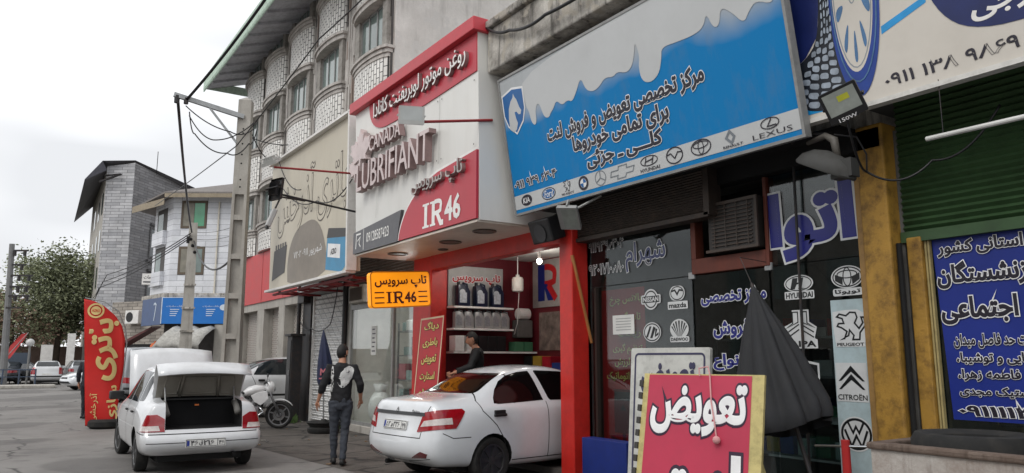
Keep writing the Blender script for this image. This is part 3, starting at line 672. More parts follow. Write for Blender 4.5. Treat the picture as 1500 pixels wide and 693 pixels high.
b = MB(); b.add([(0, 0, 0), (4.57, 0, 0), (4.57, 1.88, 0), (0, 1.88, 0), (0, 0, -.08), (4.57, 0, -.08), (4.57, 1.88, -.08), (0, 1.88, -.08)], [(0, 1, 2, 3), (7, 6, 5, 4), (0, 4, 5, 1), (1, 5, 6, 2), (2, 6, 7, 3), (3, 7, 4, 0)], BF); b.build('panel', BBLUE, bb)
b = MB()
for x0, y0, x1, y1 in ((-.03, -.03, 4.6, 0), (-.03, 1.88, 4.6, 1.91), (-.03, 0, 0, 1.88), (4.57, 0, 4.6, 1.88)): b.rect(BF, x0, y0, x1, y1, .012, .09)
b.build('frame', ALU, bb)
b = MB()
for x in (.4, 2.2, 4.1): b.bar(BF @ Vector((x, 1.7, -.08)), (6.7, 8.57-x, 5.1), .05); b.bar(BF @ Vector((x, .2, -.08)), (6.7, 8.57-x, 3.75), .05)
b.build('bracket', DKMET, bb)
b = MB(); b.rect(BF, .0, .05, 4.57, .24, .003); b.build('pale_strip', PRW, bb)
# big pale brush lettering that runs off into the pale sky of the print
jag = [(.52, 1.88), (.54, 1.38), (.60, 1.30), (.62, 1.16), (.68, 1.08), (.74, 1.12), (.74, 1.30), (.84, 1.36), (.90, 1.14), (1.0, 1.10), (1.06, 1.16), (1.12, 1.19), (1.2, 1.28), (1.3, 1.18), (1.42, 1.22), (1.5, 1.17), (1.6, 1.26), (1.72, 1.42), (1.78, 1.24), (1.9, 1.18), (2.02, 1.2), (2.14, 1.28), (2.28, 1.24), (2.36, 1.28), (2.5, 1.22), (2.6, 1.26), (2.66, 1.38), (2.70, 1.52), (2.74, 1.34), (2.70, 1.22), (2.72, 1.06), (2.84, 1.00), (2.98, 1.05), (3.05, 1.2), (3.07, 1.32), (3.3, 1.30), (3.52, 1.29), (3.66, 1.32), (3.72, 1.45), (3.78, 1.27), (3.86, 1.27), (3.90, 1.44), (4.02, 1.34), (4.14, 1.18), (4.22, 1.28), (4.31, 1.34), (4.48, 1.24), (4.5, 1.36), (4.5, 1.88)]
def chaikin(p, n=2):
    for _ in range(n):
        q = []
        for (a, c) in zip(p, p[1:]+p[:1]): q += [(a[0]*.75+c[0]*.25, a[1]*.75+c[1]*.25), (a[0]*.25+c[0]*.75, a[1]*.25+c[1]*.75)]
        p = q
    return p
b = MB(); b.poly(BF, chaikin(jag, 2), .004); b.build('pale_lettering', PRW, bb)
b = MB(); o_ = MB()
letter(b, BF, 'مرکز تخصصی تعویض و فروش لنت', .92, .74, 3.58, 1.0, .045, .006, o_, .04)
letter(b, BF, 'برای تمامی خودروها', 1.40, .50, 3.04, .75, .045, .006, o_, .04)
letter(b, BF, 'کلـــی ـ جزئی', 1.62, .27, 2.90, .5, .045, .006, o_, .04)
letter(b, BF, '۰۹۱۱ ۹۳۹ ۶۳۰۴', .04, .33, 1.0, .47, .03, .006, o_, .045)
o_.build('lettering_outline', WHT, bb); b.build('lettering', INK, bb)
def shield(cx, cy, w, h): return [(cx-w*.5, cy+h*.42), (cx, cy+h*.5), (cx+w*.5, cy+h*.42), (cx+w*.5, cy-h*.02), (cx+w*.36, cy-h*.28), (cx, cy-h*.5), (cx-w*.36, cy-h*.28), (cx-w*.5, cy-h*.02)]
HORSE = [(-.30,-.42),(-.28,-.1),(-.22,.14),(-.08,.32),(.06,.40),(.10,.50),(.15,.40),(.24,.30),(.34,.06),(.42,-.04),(.36,-.13),(.26,-.12),(.16,-.02),(.06,-.02),(.10,-.2),(.16,-.34),(.06,-.5),(-.1,-.55)]
b = MB(); b.poly(BF, shield(.27, 1.39, .52, .66), .0045); b.build('shield_edge', WHT, bb)
b = MB(); b.poly(BF, shield(.27, 1.39, .47, .60), .0055); b.build('shield', INKB, bb)
b = MB(); b.poly(BF, [(.25+x*.44, 1.38+y*.50) for x, y in HORSE], .0065); b.build('horse_head', PRW, bb)
k = MB(); bl = MB(); gr = MB(); wh = MB(); Zk = .0055; cyb = .148
k.disc(BF, .28, cyb, .125, .075, Zk); letter(wh, BF, 'KIA', .20, .11, .36, .185, .02, .0068)
k.disc(BF, .78, cyb, .15, .08, Zk); bl.disc(BF, .78, cyb, .135, .068, .0062); wh.ring(BF, .78, cyb, .128, .062, .006, .007); letter(wh, BF, 'Ford', .69, .105, .87, .19, .01, .007, shear=.15)
lion = [(-.35,-.5),(-.2,-.45),(-.1,-.2),(-.3,-.05),(-.45,0),(-.4,.1),(-.2,.1),(-.25,.28),(-.45,.35),(-.35,.45),(-.1,.38),(.05,.5),(.25,.48),(.3,.3),(.2,.1),(.35,-.1),(.5,.1),(.45,.3),(.56,.3),(.58,0),(.38,-.25),(.35,-.5),(.1,-.5),(.15,-.35),(0,-.15),(-.05,-.35)]
k.stroke(BF, [(1.17+x*.13, .178+y*.14) for x, y in lion], .008, Zk, closed=True); letter(k, BF, 'PEUGEOT', 1.05, .066, 1.30, .094, .01, Zk)
k.disc(BF, 1.50, cyb, .095, .088, Zk); wh.disc(BF, 1.50, cyb, .06, .055, .0063)
for a in (0, 180):
    bl.poly(BF, [(1.5, cyb)]+[(1.5+.056*math.cos(R(a+9*i)), cyb+.052*math.sin(R(a+9*i))) for i in range(11)], .0074)
gr.ring(BF, 1.82, cyb, .095, .086, .012, Zk)
for a in (90, 210, 330): gr.stroke(BF, [(1.82, cyb), (1.82+.088*math.cos(R(a)), cyb+.08*math.sin(R(a)))], .014, .006)
cb = [(-.2,-.03),(-.07,-.03),(-.09,-.07),(.05,-.07),(.07,-.03),(.18,-.03),(.21,.03),(.08,.03),(.09,.07),(-.05,.07),(-.06,.03),(-.18,.03)]
gr.stroke(BF, [(2.2+x, cyb+y) for x, y in cb], .012, Zk, closed=True)
k.ring(BF, 2.65, .178, .13, .052, .012, Zk); k.stroke(BF, [(2.58, .145), (2.61, .215)], .016, Zk); k.stroke(BF, [(2.69, .142), (2.72, .212)], .016, Zk); k.stroke(BF, [(2.59, .17), (2.71, .19)], .014, Zk); letter(k, BF, 'HYUNDAI', 2.5, .066, 2.80, .105, .015, Zk)
k.ring(BF, 3.03, cyb+.005, .115, .085, .014, Zk); k.stroke(BF, [(2.92, .17), (2.98, .18), (3.03, .12), (3.08, .18), (3.14, .17)], .013, .006)
k.ring(BF, 3.40, .155, .13, .078, .012, Zk); k.ring(BF, 3.40, .18, .10, .033, .01, .006); k.ring(BF, 3.40, .155, .035, .07, .01, .0063)
gr.stroke(BF, [(3.79, .105), (3.73, .165), (3.78, .225), (3.83, .165)], .026, Zk, closed=True); letter(k, BF, 'RENAULT', 3.68, .066, 3.92, .092, .015, Zk)
k.ring(BF, 4.25, .185, .10, .05, .01, Zk); k.stroke(BF, [(4.27, .225), (4.22, .16), (4.32, .16)], .012, .006); letter(k, BF, 'LEXUS', 4.04, .066, 4.48, .115, -.005, Zk)
bl.build('emblem_blue', INKB, bb); k.build('emblem_ink', INK, bb); gr.build('emblem_grey', INKG, bb); wh.build('emblem_white', WHT, bb)

# ------------------------------------------------------------------ tyre billboard
ts = thing('billboard', 'cream and blue billboard with a big printed tyre above the green shutter', 'billboard', (5.9, 4.18, 3.68))
TF = frame((5.9, 4.18, 3.68), (0, -1, 0), (-.05, 0, 1.9))
TPW = mat('print_cream', (206, 200, 190), .4, var=.05, scale=.7, dirt=.15, dirtc=(150, 140, 126)); TBL = mat('print_deep_blue', (20, 58, 140), .4, var=.3, scale=1.6)
TCY = mat('print_cyan', (30, 140, 200), .4, var=.25, scale=3); TRB = mat('print_tread', (30, 34, 42), .45, var=.4, scale=7); TNV = mat('print_navy', (20, 34, 90), .4, var=.2)
b = MB(); b.rect(TF, 0, 0, 5.6, 2.0, 0, .08); b.build('panel', TPW, ts)
b = MB()
for x0, y0, x1, y1 in ((-.03, -.04, 5.6, 0), (-.03, 0, 0, 2.0)): b.rect(TF, x0, y0, x1, y1, .02, .10)
b.build('frame', mat('sign_frame_white', (214, 212, 206), .5, dirt=.3), ts)
b = MB(); b.poly(TF, [(0.0, .05), (.55, .03), (.62, .10), (.3, .16), (.0, .20)], .002); b.poly(TF, [(.92, .54), (1.3, .67), (1.3, .73), (.92, .61)], .002); b.build('cyan_print', TCY, ts)
b = MB(); b.poly(TF, [(0, .46), (.2, .58), (.33, .74), (.38, 1.1), (.42, 2.0), (0, 2.0)], .003); b.poly(TF, chaikin([(1.22, 2.0), (1.28, .85), (1.40, .52), (1.6, .33), (1.96, .26), (3.0, .30), (5.6, .4), (5.6, 2.0)], 2), .0035); b.build('blue_print', TNV, ts)
b = MB(); b.poly(TF, chaikin([(.02, .50), (.06, .22), (.16, .08), (.40, .03), (.62, .06), (.66, .14), (.54, .36), (.49, .7), (.48, 1.2), (.47, 2.0), (.37, 2.0), (.38, 1.1), (.33, .70), (.2, .56)], 2), .004); b.build('tread_print', TRB, ts)
b = MB()
for i in range(16):
    f = i/15; y = .08+1.2*f; xl = .05+.33*min(1, (y/.75))**1.6 if y < .75 else .38+.02*(y-.75); xr = .60-.12*min(1, y/.6)**.7
    for j in range(4):
        w = (xr-xl)/4; q = random.uniform; x = xl+w*j+q(-.006, .006); yy = y+.018*(j % 2)+q(-.006, .006); sk = .03*(1-f)-.012+q(-.008, .008)
        b.poly(TF, chaikin([(x+.004, yy+sk), (x+w*.5, yy+q(-.008, .004)), (x+w*.90, yy-sk*.6), (x+w*.94, yy+.05-sk*.5), (x+w*.55, yy+.055+q(-.006, .006)), (x+.010, yy+.046+sk)], 1), .005)
b.build('tread_blocks_print', mat('print_pale_grey', (150, 160, 172), .4, var=.4, scale=9), ts)
b = MB(); b.disc(TF, .70, .97, .23, .90, .006, 48); b.build('tyre_wall_print', TBL, ts)
b = MB(); b.disc(TF, .69, 1.02, .185, .73, .007, 48); b.build('rim_print', TPW, ts)
b = MB()
for a in range(10, 370, 36):
    c_, s_ = math.cos(R(a)), math.sin(R(a)); c2, s2 = math.cos(R(a+15)), math.sin(R(a+15)); c0, s0 = math.cos(R(a+8)), math.sin(R(a+8))
    b.poly(TF, chaikin([(.69+.165*c_, 1.02+.65*s_), (.69+.165*c2, 1.02+.65*s2), (.69+.07*c0, 1.02+.27*s0)], 2), .008)
b.ring(TF, .70, 1.0, .205, .80, .012, .0075); b.build('rim_holes_print', mat('print_steel_blue', (70, 110, 150), .4, var=.3, scale=8), ts)
b = MB(); b.ring(TF, .69, 1.02, .172, .69, .010, .0085); b.ring(TF, .69, 1.02, .03, .11, .010, .0085); b.build('rim_lines_print', mat('print_mid_grey', (140, 146, 152), .4), ts)
b = MB(); letter(b, TF, '۰۹۱۱ ۱۳۸ ۹۸۶۹ – ۰۹۱۱', .91, .08, 2.38, .20, .02, .0045); b.build('lettering', INK, ts)
b = MB(); letter(b, TF, 'خارجی', 1.62, .36, 2.25, .58, .03, .006); b.build('lettering', LETW, ts)
# ------------------------------------------------------------------ vehicles
CARW = mat('car_white', (222, 225, 228), .22, var=.03, scale=.7, dirt=.16, dirtc=(140, 134, 126), coat=1)
CARW2 = mat('car_white_dusty', (216, 218, 220), .3, var=.04, scale=.7, dirt=.24, dirtc=(130, 124, 116), coat=.7)
CARS = mat('car_silver', (150, 154, 158), .3, .4, var=.05, coat=.5); CARD = mat('car_dark', (50, 54, 60), .3, .2, coat=.5)
CGL = mat('car_glass_dark', (10, 11, 12), .06, var=.3, scale=.6, spec=.4); CGL2 = mat('car_glass_smoky', (34, 40, 44), .05, var=.4, scale=.7, spec=.8)
TLR = mat('tail_red', (150, 14, 26), .15, var=.2, scale=12, coat=.8); TLW = mat('tail_clear', (206, 196, 192), .15, var=.2, scale=14, coat=.8)
RUB = mat('tyre_rubber', (28, 28, 28), .85, var=.2, dirt=.4, dirtc=(70, 66, 60)); STEEL = mat('wheel_steel', (120, 122, 124), .35, .7, dirt=.4); STEELD = mat('wheel_dark', (66, 66, 68), .4, .5, dirt=.5, dirtc=(90, 84, 76))
TRIM = mat('black_trim', (30, 30, 31), .55, dirt=.2); GAP = mat('panel_gap', (24, 24, 24), .9); CHROME = mat('chrome', (190, 192, 194), .12, .9)
PLT = mat('plate_white', (220, 220, 216), .4, dirt=.15); PLTB = mat('plate_blue', (24, 50, 140), .4); BOOT = mat('boot_lining', (14, 14, 16), .9); CAVITY = mat('arch_black', (18, 18, 18), .9)
PRIMER = mat('lid_underside', (134, 130, 121), .5, var=.12, scale=2, dirt=.5, dirtc=(110, 100, 88))

def cage(stations, top_t=(.55, 0.), sub=3, crease=None):
    """stations: rear to front; each = (levels [(x,y,z)...] outermost points bottom to top, z_top_centre, z_bottom_centre)"""
    K = len(stations[0][0]); ncol = 5; ts = [-1, -.5, 0, .5, 1]
    bm = bmesh.new(); rings = []
    for lv, zt, zb in stations:
        x0, y0, z0 = lv[0]; x7, y7, z7 = lv[-1]; ring = {}
        for k in range(K):
            for sgn, c in ((1, 0), (-1, 4)): ring[(k, c)] = bm.verts.new((lv[k][0], sgn*lv[k][1], lv[k][2]))
        for c, t in ((1, .5), (2, 0), (3, -.5)):
            f = 1-t*t
            ring[('b', c)] = bm.verts.new((x0, t*y0, z0+(zb-z0)*f)); ring[('t', c)] = bm.verts.new((x7, t*y7, z7+(zt-z7)*f))
        loop = [ring[(k, 0)] for k in range(K)]+[ring[('t', c)] for c in (1, 2, 3)]+[ring[(k, 4)] for k in range(K-1, -1, -1)]+[ring[('b', c)] for c in (3, 2, 1)]
        rings.append((ring, loop, lv))
    for (_, a, _), (_, b, _) in zip(rings, rings[1:]):
        n = len(a)
        for i in range(n): bm.faces.new((a[i], a[(i+1) % n], b[(i+1) % n], b[i]))
    for (ring, loop, lv), bulge, flip in ((rings[0], -.05, False), (rings[-1], .08, True)):
        rows = []
        for k in range(K):
            row = [ring[(k, 0)]]
            for c, t in ((1, .5), (2, 0), (3, -.5)):
                if k == 0: row.append(ring[('b', c)])
                elif k == K-1: row.append(ring[('t', c)])
                else: row.append(bm.verts.new((lv[k][0]+bulge*(1-t*t), t*lv[k][1], lv[k][2])))
            row.append(ring[(k, 4)]); rows.append(row)
        for r0, r1 in zip(rows, rows[1:]):
            for i in range(4):
                q = (r0[i], r0[i+1], r1[i+1], r1[i]); bm.faces.new(q if flip else q[::-1])
    bmesh.ops.recalc_face_normals(bm, faces=bm.faces)
    me = bpy.data.meshes.new('cage'); bm.to_mesh(me); bm.free()
    for p in me.polygons: p.use_smooth = True
    for m in (CARW, CAVITY, BOOT): me.materials.append(m)
    return evaluate(me, lambda o: sub_mod(o, sub))
from mathutils.bvhtree import BVHTree
def rear_x(me, y, z, front=False):
    bm = bmesh.new(); bm.from_mesh(me); t = BVHTree.FromBMesh(bm); bm.free()
    h = t.ray_cast(Vector((5 if front else -5, y, z)), Vector((-1 if front else 1, 0, 0))); return h[0].x
def sub_mod(o, n):
    m = o.modifiers.new('s', 'SUBSURF'); m.levels = n; m.render_levels = n
def evaluate(me, fn):
    o = bpy.data.objects.new('temp', me); COL.objects.link(o); fn(o); bpy.context.view_layer.update()
    r = bpy.data.meshes.new_from_object(o.evaluated_get(bpy.context.evaluated_depsgraph_get()))
    bpy.data.objects.remove(o); bpy.data.meshes.remove(me); return r
def boolean(me, cutters):
    """cutters: list of (MB, material index)"""
    tmp = []
    def fn(o):
        for b, mi in cutters:
            cm = b.mesh('cutter', [(CARW, CAVITY, BOOT)[mi]], recalc=True, weld=True)
            c = bpy.data.objects.new('cutter', cm); COL.objects.link(c); tmp.append(c)
            m = o.modifiers.new('b', 'BOOLEAN'); m.operation = 'DIFFERENCE'; m.object = c; m.solver = 'EXACT'; m.material_mode = 'TRANSFER'
    r = evaluate(me, fn)
    for c in tmp: bpy.data.objects.remove(c)
    return r
def patch(me, planes, name, m, parent, lift=.004, rim=.012, keep=None):
    """the part of a body's skin inside all the planes (point, outward normal), raised a little: glass, lamps, panels"""
    bm = bmesh.new(); bm.from_mesh(me)
    if keep: bmesh.ops.delete(bm, geom=[f for f in bm.faces if not keep(f.calc_center_median(), f.normal)], context='FACES')
    for co, no in planes:
        bmesh.ops.bisect_plane(bm, geom=bm.verts[:]+bm.edges[:]+bm.faces[:], dist=1e-5, plane_co=co, plane_no=no, clear_outer=True)
    if not bm.faces: bm.free(); return None
    bm.normal_update()
    for v, n in [(v, v.normal.copy()) for v in bm.verts]: v.co += n*lift
    if rim:
        be = [e for e in bm.edges if e.is_boundary]; nm = {v: v.normal.copy() for e in be for v in e.verts}
        r = bmesh.ops.extrude_edge_only(bm, edges=be)
        for v in [g for g in r['geom'] if isinstance(g, bmesh.types.BMVert)]:
            n = min(nm.items(), key=lambda kv: (kv[0].co-v.co).length_squared)[1]; v.co -= n*rim
    out = bpy.data.meshes.new(name); bm.to_mesh(out); bm.free(); out.materials.clear(); out.materials.append(m)
    for p in out.polygons: p.use_smooth = False if rim == 0 else True; p.material_index = 0
    if rim:
        b2 = bmesh.new(); b2.from_mesh(out)
        for e in b2.edges: e.smooth = not (len(e.link_faces) == 2 and e.calc_face_angle(0) > R(35))
        b2.to_mesh(out); b2.free()
    o = bpy.data.objects.new(name, out); COL.objects.link(o); o.parent = parent; return o
def poly_planes(pts, axis):
    """pts convex, any winding, in (x,z) for axis 'y' or (y,z) for axis 'x' or (x,y) for 'z'"""
    n = len(pts); ar = sum(pts[i][0]*pts[(i+1) % n][1]-pts[(i+1) % n][0]*pts[i][1] for i in range(n))
    if ar < 0: pts = pts[::-1]
    out = []
    for i in range(n):
        a, b = pts[i], pts[(i+1) % n]; nx, nz = b[1]-a[1], -(b[0]-a[0])
        if axis == 'y': out.append(((a[0], 0, a[1]), (nx, 0, nz)))
        elif axis == 'x': out.append(((0, a[0], a[1]), (0, nx, nz)))
        else: out.append(((a[0], a[1], 0), (nx, nz, 0)))
    return out
def roundp(pts, r, n=4):
    out = []; k = len(pts)
    for i in range(k):
        p = Vector(pts[i]); a = Vector(pts[i-1]); b = Vector(pts[(i+1) % k]); ra = min(r, (a-p).length*.45); rb = min(r, (b-p).length*.45)
        s = p+(a-p).normalized()*ra; e = p+(b-p).normalized()*rb
        for j in range(n+1): t = j/n; q = s*(1-t)**2+p*2*t*(1-t)+e*t*t; out.append((q.x, q.y))
    return out
def side_patch(me, pts, name, m, parent, sides=(1, -1), lift=.004, rim=.012):
    for s in sides:
        patch(me, poly_planes(pts, 'y')+[((0, 0, 0), (0, -s, 0))], name, m, parent, lift, rim, keep=lambda c, n, s=s: c.y*s > .3 and n.y*s > .12)
def line_patch(me, pts, w, name, m, parent, sides=(1, -1), axis='y', keep=None):
    """a thin painted-on line such as a door gap, laid along a polyline on the body; one mesh"""
    for s in sides:
        objs = []
        for a, b in zip(pts, pts[1:]):
            d = Vector((b[0]-a[0], b[1]-a[1])); d.normalize(); n = Vector((-d.y, d.x))*w/2; e = d*w*.4
            q = [(a[0]+n.x-e.x, a[1]+n.y-e.y), (b[0]+n.x+e.x, b[1]+n.y+e.y), (b[0]-n.x+e.x, b[1]-n.y+e.y), (a[0]-n.x-e.x, a[1]-n.y-e.y)]
            k = keep or (lambda c, nn, s=s: c.y*s > .3 and nn.y*s > .1)
            o = patch(me, poly_planes(q, axis), name, m, parent, .0012, 0, keep=k)
            if o: objs.append(o)
        if len(objs) > 1:
            bm = bmesh.new()
            for o in objs: bm.from_mesh(o.data)
            bm.to_mesh(objs[0].data); bm.free()
            for o in objs[1:]: bpy.data.objects.remove(o)
def make_wheel(r=.29, w=.18, kind='steel'):
    t = bpy.data.objects.new('wheel', None); COL.objects.link(t)
    M = Matrix.Rotation(R(90), 4, 'X')
    b = MB(); b.lathe([(r*.68, -w*.42), (r*.80, -w*.5), (r*.93, -w*.47), (r, -w*.32), (r, w*.32), (r*.93, w*.47), (r*.80, w*.5), (r*.68, w*.42), (r*.66, 0)], M, 36)
    b.v = [v for v in b.v]; ty_ = b.build('tyre', RUB, t, smooth='auto')
    b = MB()
    if kind == 'alloy':
        for s in (1, -1):
            b.lathe([(r*.70, s*w*.30), (r*.70, s*w*.46), (r*.64, s*w*.46), (r*.62, s*w*.3)], M, 32)
            b.lathe([(r*.18, s*w*.2), (r*.18, s*w*.36), (r*.06, s*w*.38)], M, 20)
            for i in range(7):
                a = R(360/7*i); a2 = a+R(9); a3 = a-R(9)
                pts = [(r*.15, a-R(22)), (r*.15, a+R(22)), (r*.66, a2), (r*.66, a3)]
                vs = [(q*math.cos(g), s*w*(.36 if q < r*.3 else .40), q*math.sin(g)) for q, g in pts]+[(q*math.cos(g), s*w*.2, q*math.sin(g)) for q, g in pts]
                b.add(vs, [(0, 1, 2, 3), (7, 6, 5, 4), (0, 4, 5, 1), (1, 5, 6, 2), (2, 6, 7, 3), (3, 7, 4, 0)])
        b.build('rim', STEELD, t, smooth='auto', recalc=True)
        b = MB(); b.lathe([(r*.60, -w*.1), (r*.60, w*.1)], M, 24); b.build('brake_disc', mat('brake_dark', (40, 38, 36), .6, .4), t)
    else:
        for s in (1, -1):
            b.lathe([(r*.70, s*w*.20), (r*.70, s*w*.45), (r*.62, s*w*.44), (r*.56, s*w*.25), (r*.40, s*w*.30), (r*.30, s*w*.40), (r*.12, s*w*.42), (.004, s*w*.43)], M, 32)
        b.build('rim', STEEL, t, smooth='auto')
        b = MB()
        for s in (1, -1):
            for i in range(12):
                a = R(30*i); b.tube([Vector((r*.49*math.cos(a), s*w*.262, r*.49*math.sin(a))), Vector((r*.49*math.cos(a), s*w*.30, r*.49*math.sin(a)))], r*.05, 8)
        b.build('rim_holes', CAVITY, t)
    return t
WHEEL = {}
def wheels(root, ax, tr, r, kind, w=.18, turn=0):
    for fx in ax:
        for s in (1, -1):
            k = (r, kind, w)
            if k not in WHEEL: WHEEL[k] = make_wheel(r, w, kind); o = WHEEL[k]; o.parent = root
            else: o = dup(WHEEL[k], root)
            o.location = (fx, s*tr, r); o.rotation_euler = (0, .3*fx, turn if fx > 0 else 0)
def sym(c): return c
def plate(root, F, x0, y0, x1, y1, txt, small):
    b = MB(); b.rect(F, x0, y0, x1, y1, .012, .014, r=.012); p = b.build('number_plate', PLT, root)
    b = MB(); w = x1-x0; h = y1-y0
    b.stroke(F, [(x0+.012, y0+.01), (x1-.012, y0+.01), (x1-.012, y1-.01), (x0+.012, y1-.01)], .007, .013, closed=True); b.rect(F, x1-.215*w, y0+.01, x1-.20*w, y1-.01, .013)
    xs = x0+.13*w
    for i, t in enumerate(txt):
        ww = .62*w*(len(t)/sum(map(len, txt))); letter(b, F, t, xs, y0+.2*h, xs+ww*.86, y1-.2*h, .025, .013); xs += ww
    letter(b, F, small, x1-.175*w, y0+.2*h, x1-.045*w, y1-.3*h, .02, .013); b.build('lettering', INK, p)
    b = MB(); b.rect(F, x0+.018, y0+.02, x0+.10*w, y1-.02, .0132); b.build('blue_band', PLTB, p)

def saloon(label, cat, body_mat, st, sub=3, arches=((-1.22, 1.22), .34), extra_cut=None, group=None, name='parked_car', track=.80):
    root = thing(name, label, cat, group=group); me = cage(st, sub=sub)
    cut = []
    for ax in arches[0]:
        for s in (1, -1):
            b = MB(); b.tube([(ax, s*(track-.26), .30), (ax, s*1.2, .30)], arches[1], 28); cut.append((b, 1))
    if extra_cut: cut += extra_cut
    clean = me.copy(); body = boolean(me, cut)
    bm = bmesh.new(); bm.from_mesh(body)
    for e in bm.edges:
        if len(e.link_faces) == 2 and (e.link_faces[0].material_index != e.link_faces[1].material_index or e.calc_face_angle(0) > R(50)): e.smooth = False
    bm.to_mesh(body); bm.free()
    for i, m in enumerate(body.materials):
        if m == CARW: body.materials[i] = body_mat
    o = bpy.data.objects.new('body', body); COL.objects.link(o); o.parent = root
    return root, clean, o

def ST(lv, zt, zb): return (lv, zt, zb)
def S_(x, ys, zs, zt, zb, dx=None):
    dx = dx or [0]*len(ys); return ([(x+d, y, z) for d, y, z in zip(dx, ys, zs)], zt, zb)
# ---- rounded white saloon half inside the workshop
def build_saina():
    st = [
     S_(-2.0, [.60,.70,.735,.735,.69,.63,.52,.34], [.25,.34,.52,.70,.90,.99,1.025,1.035], 1.04, .25, [.12,-.08,-.12,-.06,-.02,.0,.03,.05]),
     S_(-1.90, [.70,.79,.815,.80,.745,.66,.54,.36], [.24,.34,.52,.72,.91,1.0,1.04,1.05], 1.06, .24),
     S_(-1.62, [.76,.82,.84,.835,.79,.68,.56,.38], [.23,.34,.52,.74,.92,1.0,1.055,1.07], 1.08, .22),
     S_(-1.34, [.78,.825,.84,.845,.815,.73,.60,.42], [.20,.34,.52,.75,.93,1.0,1.07,1.085], 1.10, .2),
     S_(-1.02, [.78,.825,.84,.845,.825,.755,.585,.42], [.18,.34,.52,.75,.93,1.0,1.235,1.255], 1.27, .18),
     S_(-.62, [.78,.825,.84,.845,.825,.765,.57,.44], [.17,.34,.52,.75,.93,.99,1.375,1.41], 1.435, .18),
     S_(-.10, [.78,.825,.84,.845,.825,.775,.575,.45], [.17,.34,.52,.75,.92,.98,1.41,1.45], 1.475, .18),
     S_(.42, [.78,.825,.84,.845,.82,.775,.57,.45], [.17,.34,.52,.75,.91,.96,1.37,1.41], 1.44, .18),
     S_(.86, [.78,.825,.84,.84,.81,.76,.61,.47], [.17,.34,.52,.74,.90,.94,1.16,1.19], 1.22, .18),
     S_(1.16, [.78,.82,.84,.835,.80,.74,.66,.48], [.18,.34,.52,.73,.88,.93,.97,.99], 1.01, .18),
     S_(1.65, [.75,.80,.82,.81,.77,.70,.58,.40], [.2,.34,.5,.69,.80,.86,.89,.905], .92, .2),
     S_(1.98, [.62,.70,.72,.70,.64,.58,.48,.34], [.22,.33,.48,.64,.72,.76,.78,.79], .80, .22, [-.05,.06,.08,.05,0,0,0,0])]
    root, me, body = saloon('white saloon with dark windows parked nose first in the oil-change bay', 'car', CARW, st, 3, ((-1.20, 1.25), .325), name='saloon_car')
    arcp = [(-1.13,.985),(-1.10,1.05),(-1.02,1.15),(-.90,1.25),(-.75,1.32),(-.55,1.365),(-.36,1.38),(-.28,1.0),(-.7,.985),(-1.06,.975)]
    side_patch(me, arcp, 'side_window', CGL, root)
    side_patch(me, roundp([(-.17,.995),(-.27,1.388),(.28,1.365),(.50,1.28),(.83,.99)], .04), 'side_window', CGL, root)
    # rear screen and windscreen
    patch(me, poly_planes(roundp([(-.56,1.105),(-.44,1.35),(.44,1.35),(.56,1.105)], .05), 'x')+[((-.2, 0, 0), (1, 0, 0))], 'rear_window', CGL, root, .004, .012, keep=lambda c, n: c.x < -.5 and n.z > .2 and n.x < -.2 and abs(n.y) < .5)
    patch(me, poly_planes(roundp([(-.64,1.03),(-.50,1.36),(.50,1.36),(.64,1.03)], .05), 'x'), 'windscreen', CGL, root, .004, .012, keep=lambda c, n: c.x > .45 and n.z > .2 and n.x > .15)
    line_patch(me, [(-.98,.42),(-1.02,.55),(-1.14,.72),(-1.34,.90),(-1.37,1.02),(-1.28,1.13),(-1.12,1.27),(-.92,1.37)], .012, 'door_gap', GAP, root)
    line_patch(me, [(-.24,.27),(-.24,.98)], .011, 'door_gap', GAP, root); line_patch(me, [(-.86,.275),(.84,.275)], .012, 'door_gap', GAP, root)
    line_patch(me, [(-.80,.985),(-.74,1.35)], .02, 'quarter_divider', TRIM, root)
    line_patch(me, [(-1.55,.60),(-1.80,.60),(-1.93,.66)], .010, 'bumper_gap', GAP, root)
    rk = lambda c, n: c.x < -1.7 and n.x < -.15
    # trunk lid outline, garnish bar, lamps
    for s in (1, -1): line_patch(me, [(s*.545,.60),(s*.55,.78),(s*.60,.97)], .010, 'lid_gap', GAP, root, (1,), 'x', rk)
    line_patch(me, [(-.545,.60),(.545,.60)], .010, 'lid_gap', GAP, root, (1,), 'x', rk)
    patch(me, poly_planes([(-.56,.855),(.56,.855),(.545,.895),(-.545,.895)], 'x'), 'garnish_bar', mat('garnish_grey', (70, 72, 74), .35, .4), root, .012, .02, keep=rk)
    for s in (1, -1):
        P = [(s*.47,.665),(s*.53,.90),(s*.86,.955),(s*.86,.72)]
        k2 = lambda c, n, s=s: c.x < -1.45 and c.y*s > .3
        lp = patch(me, poly_planes(roundp(P, .02, 2), 'x')+poly_planes([(-2.3,.6),(-2.3,1.1),(-1.66,.965),(-1.60,.90),(-1.72,.76),(-1.80,.66)], 'y'), 'tail_light', TLR, root, .007, .015, keep=k2)
        patch(me, poly_planes([(s*.52,.73),(s*.56,.80),(s*.86,.85),(s*.86,.77)], 'x')+[((-1.80, 0, 0), (1, 0, 0))], 'clear_lens', TLW, lp, .0095, .0, keep=k2)
        patch(me, poly_planes([(s*.33,.35),(s*.62,.37),(s*.66,.42),(s*.56,.445)], 'x'), 'reflector', mat('reflector_red', (92, 30, 34), .25, coat=.5), root, .004, .006, keep=rk)
        b = MB(); b.tube([(-1.19, s*.853, .845), (-.99, s*.853, .845)], .018, 8); b.cbox((-1.09, s*.84, .865), (.17, .035, .08)); b.build('door_handle', TRIM, root, bevel=.012)
        b = MB(); b.cbox((-1.79, s*.805, .80), (.001, .001, .001)); 
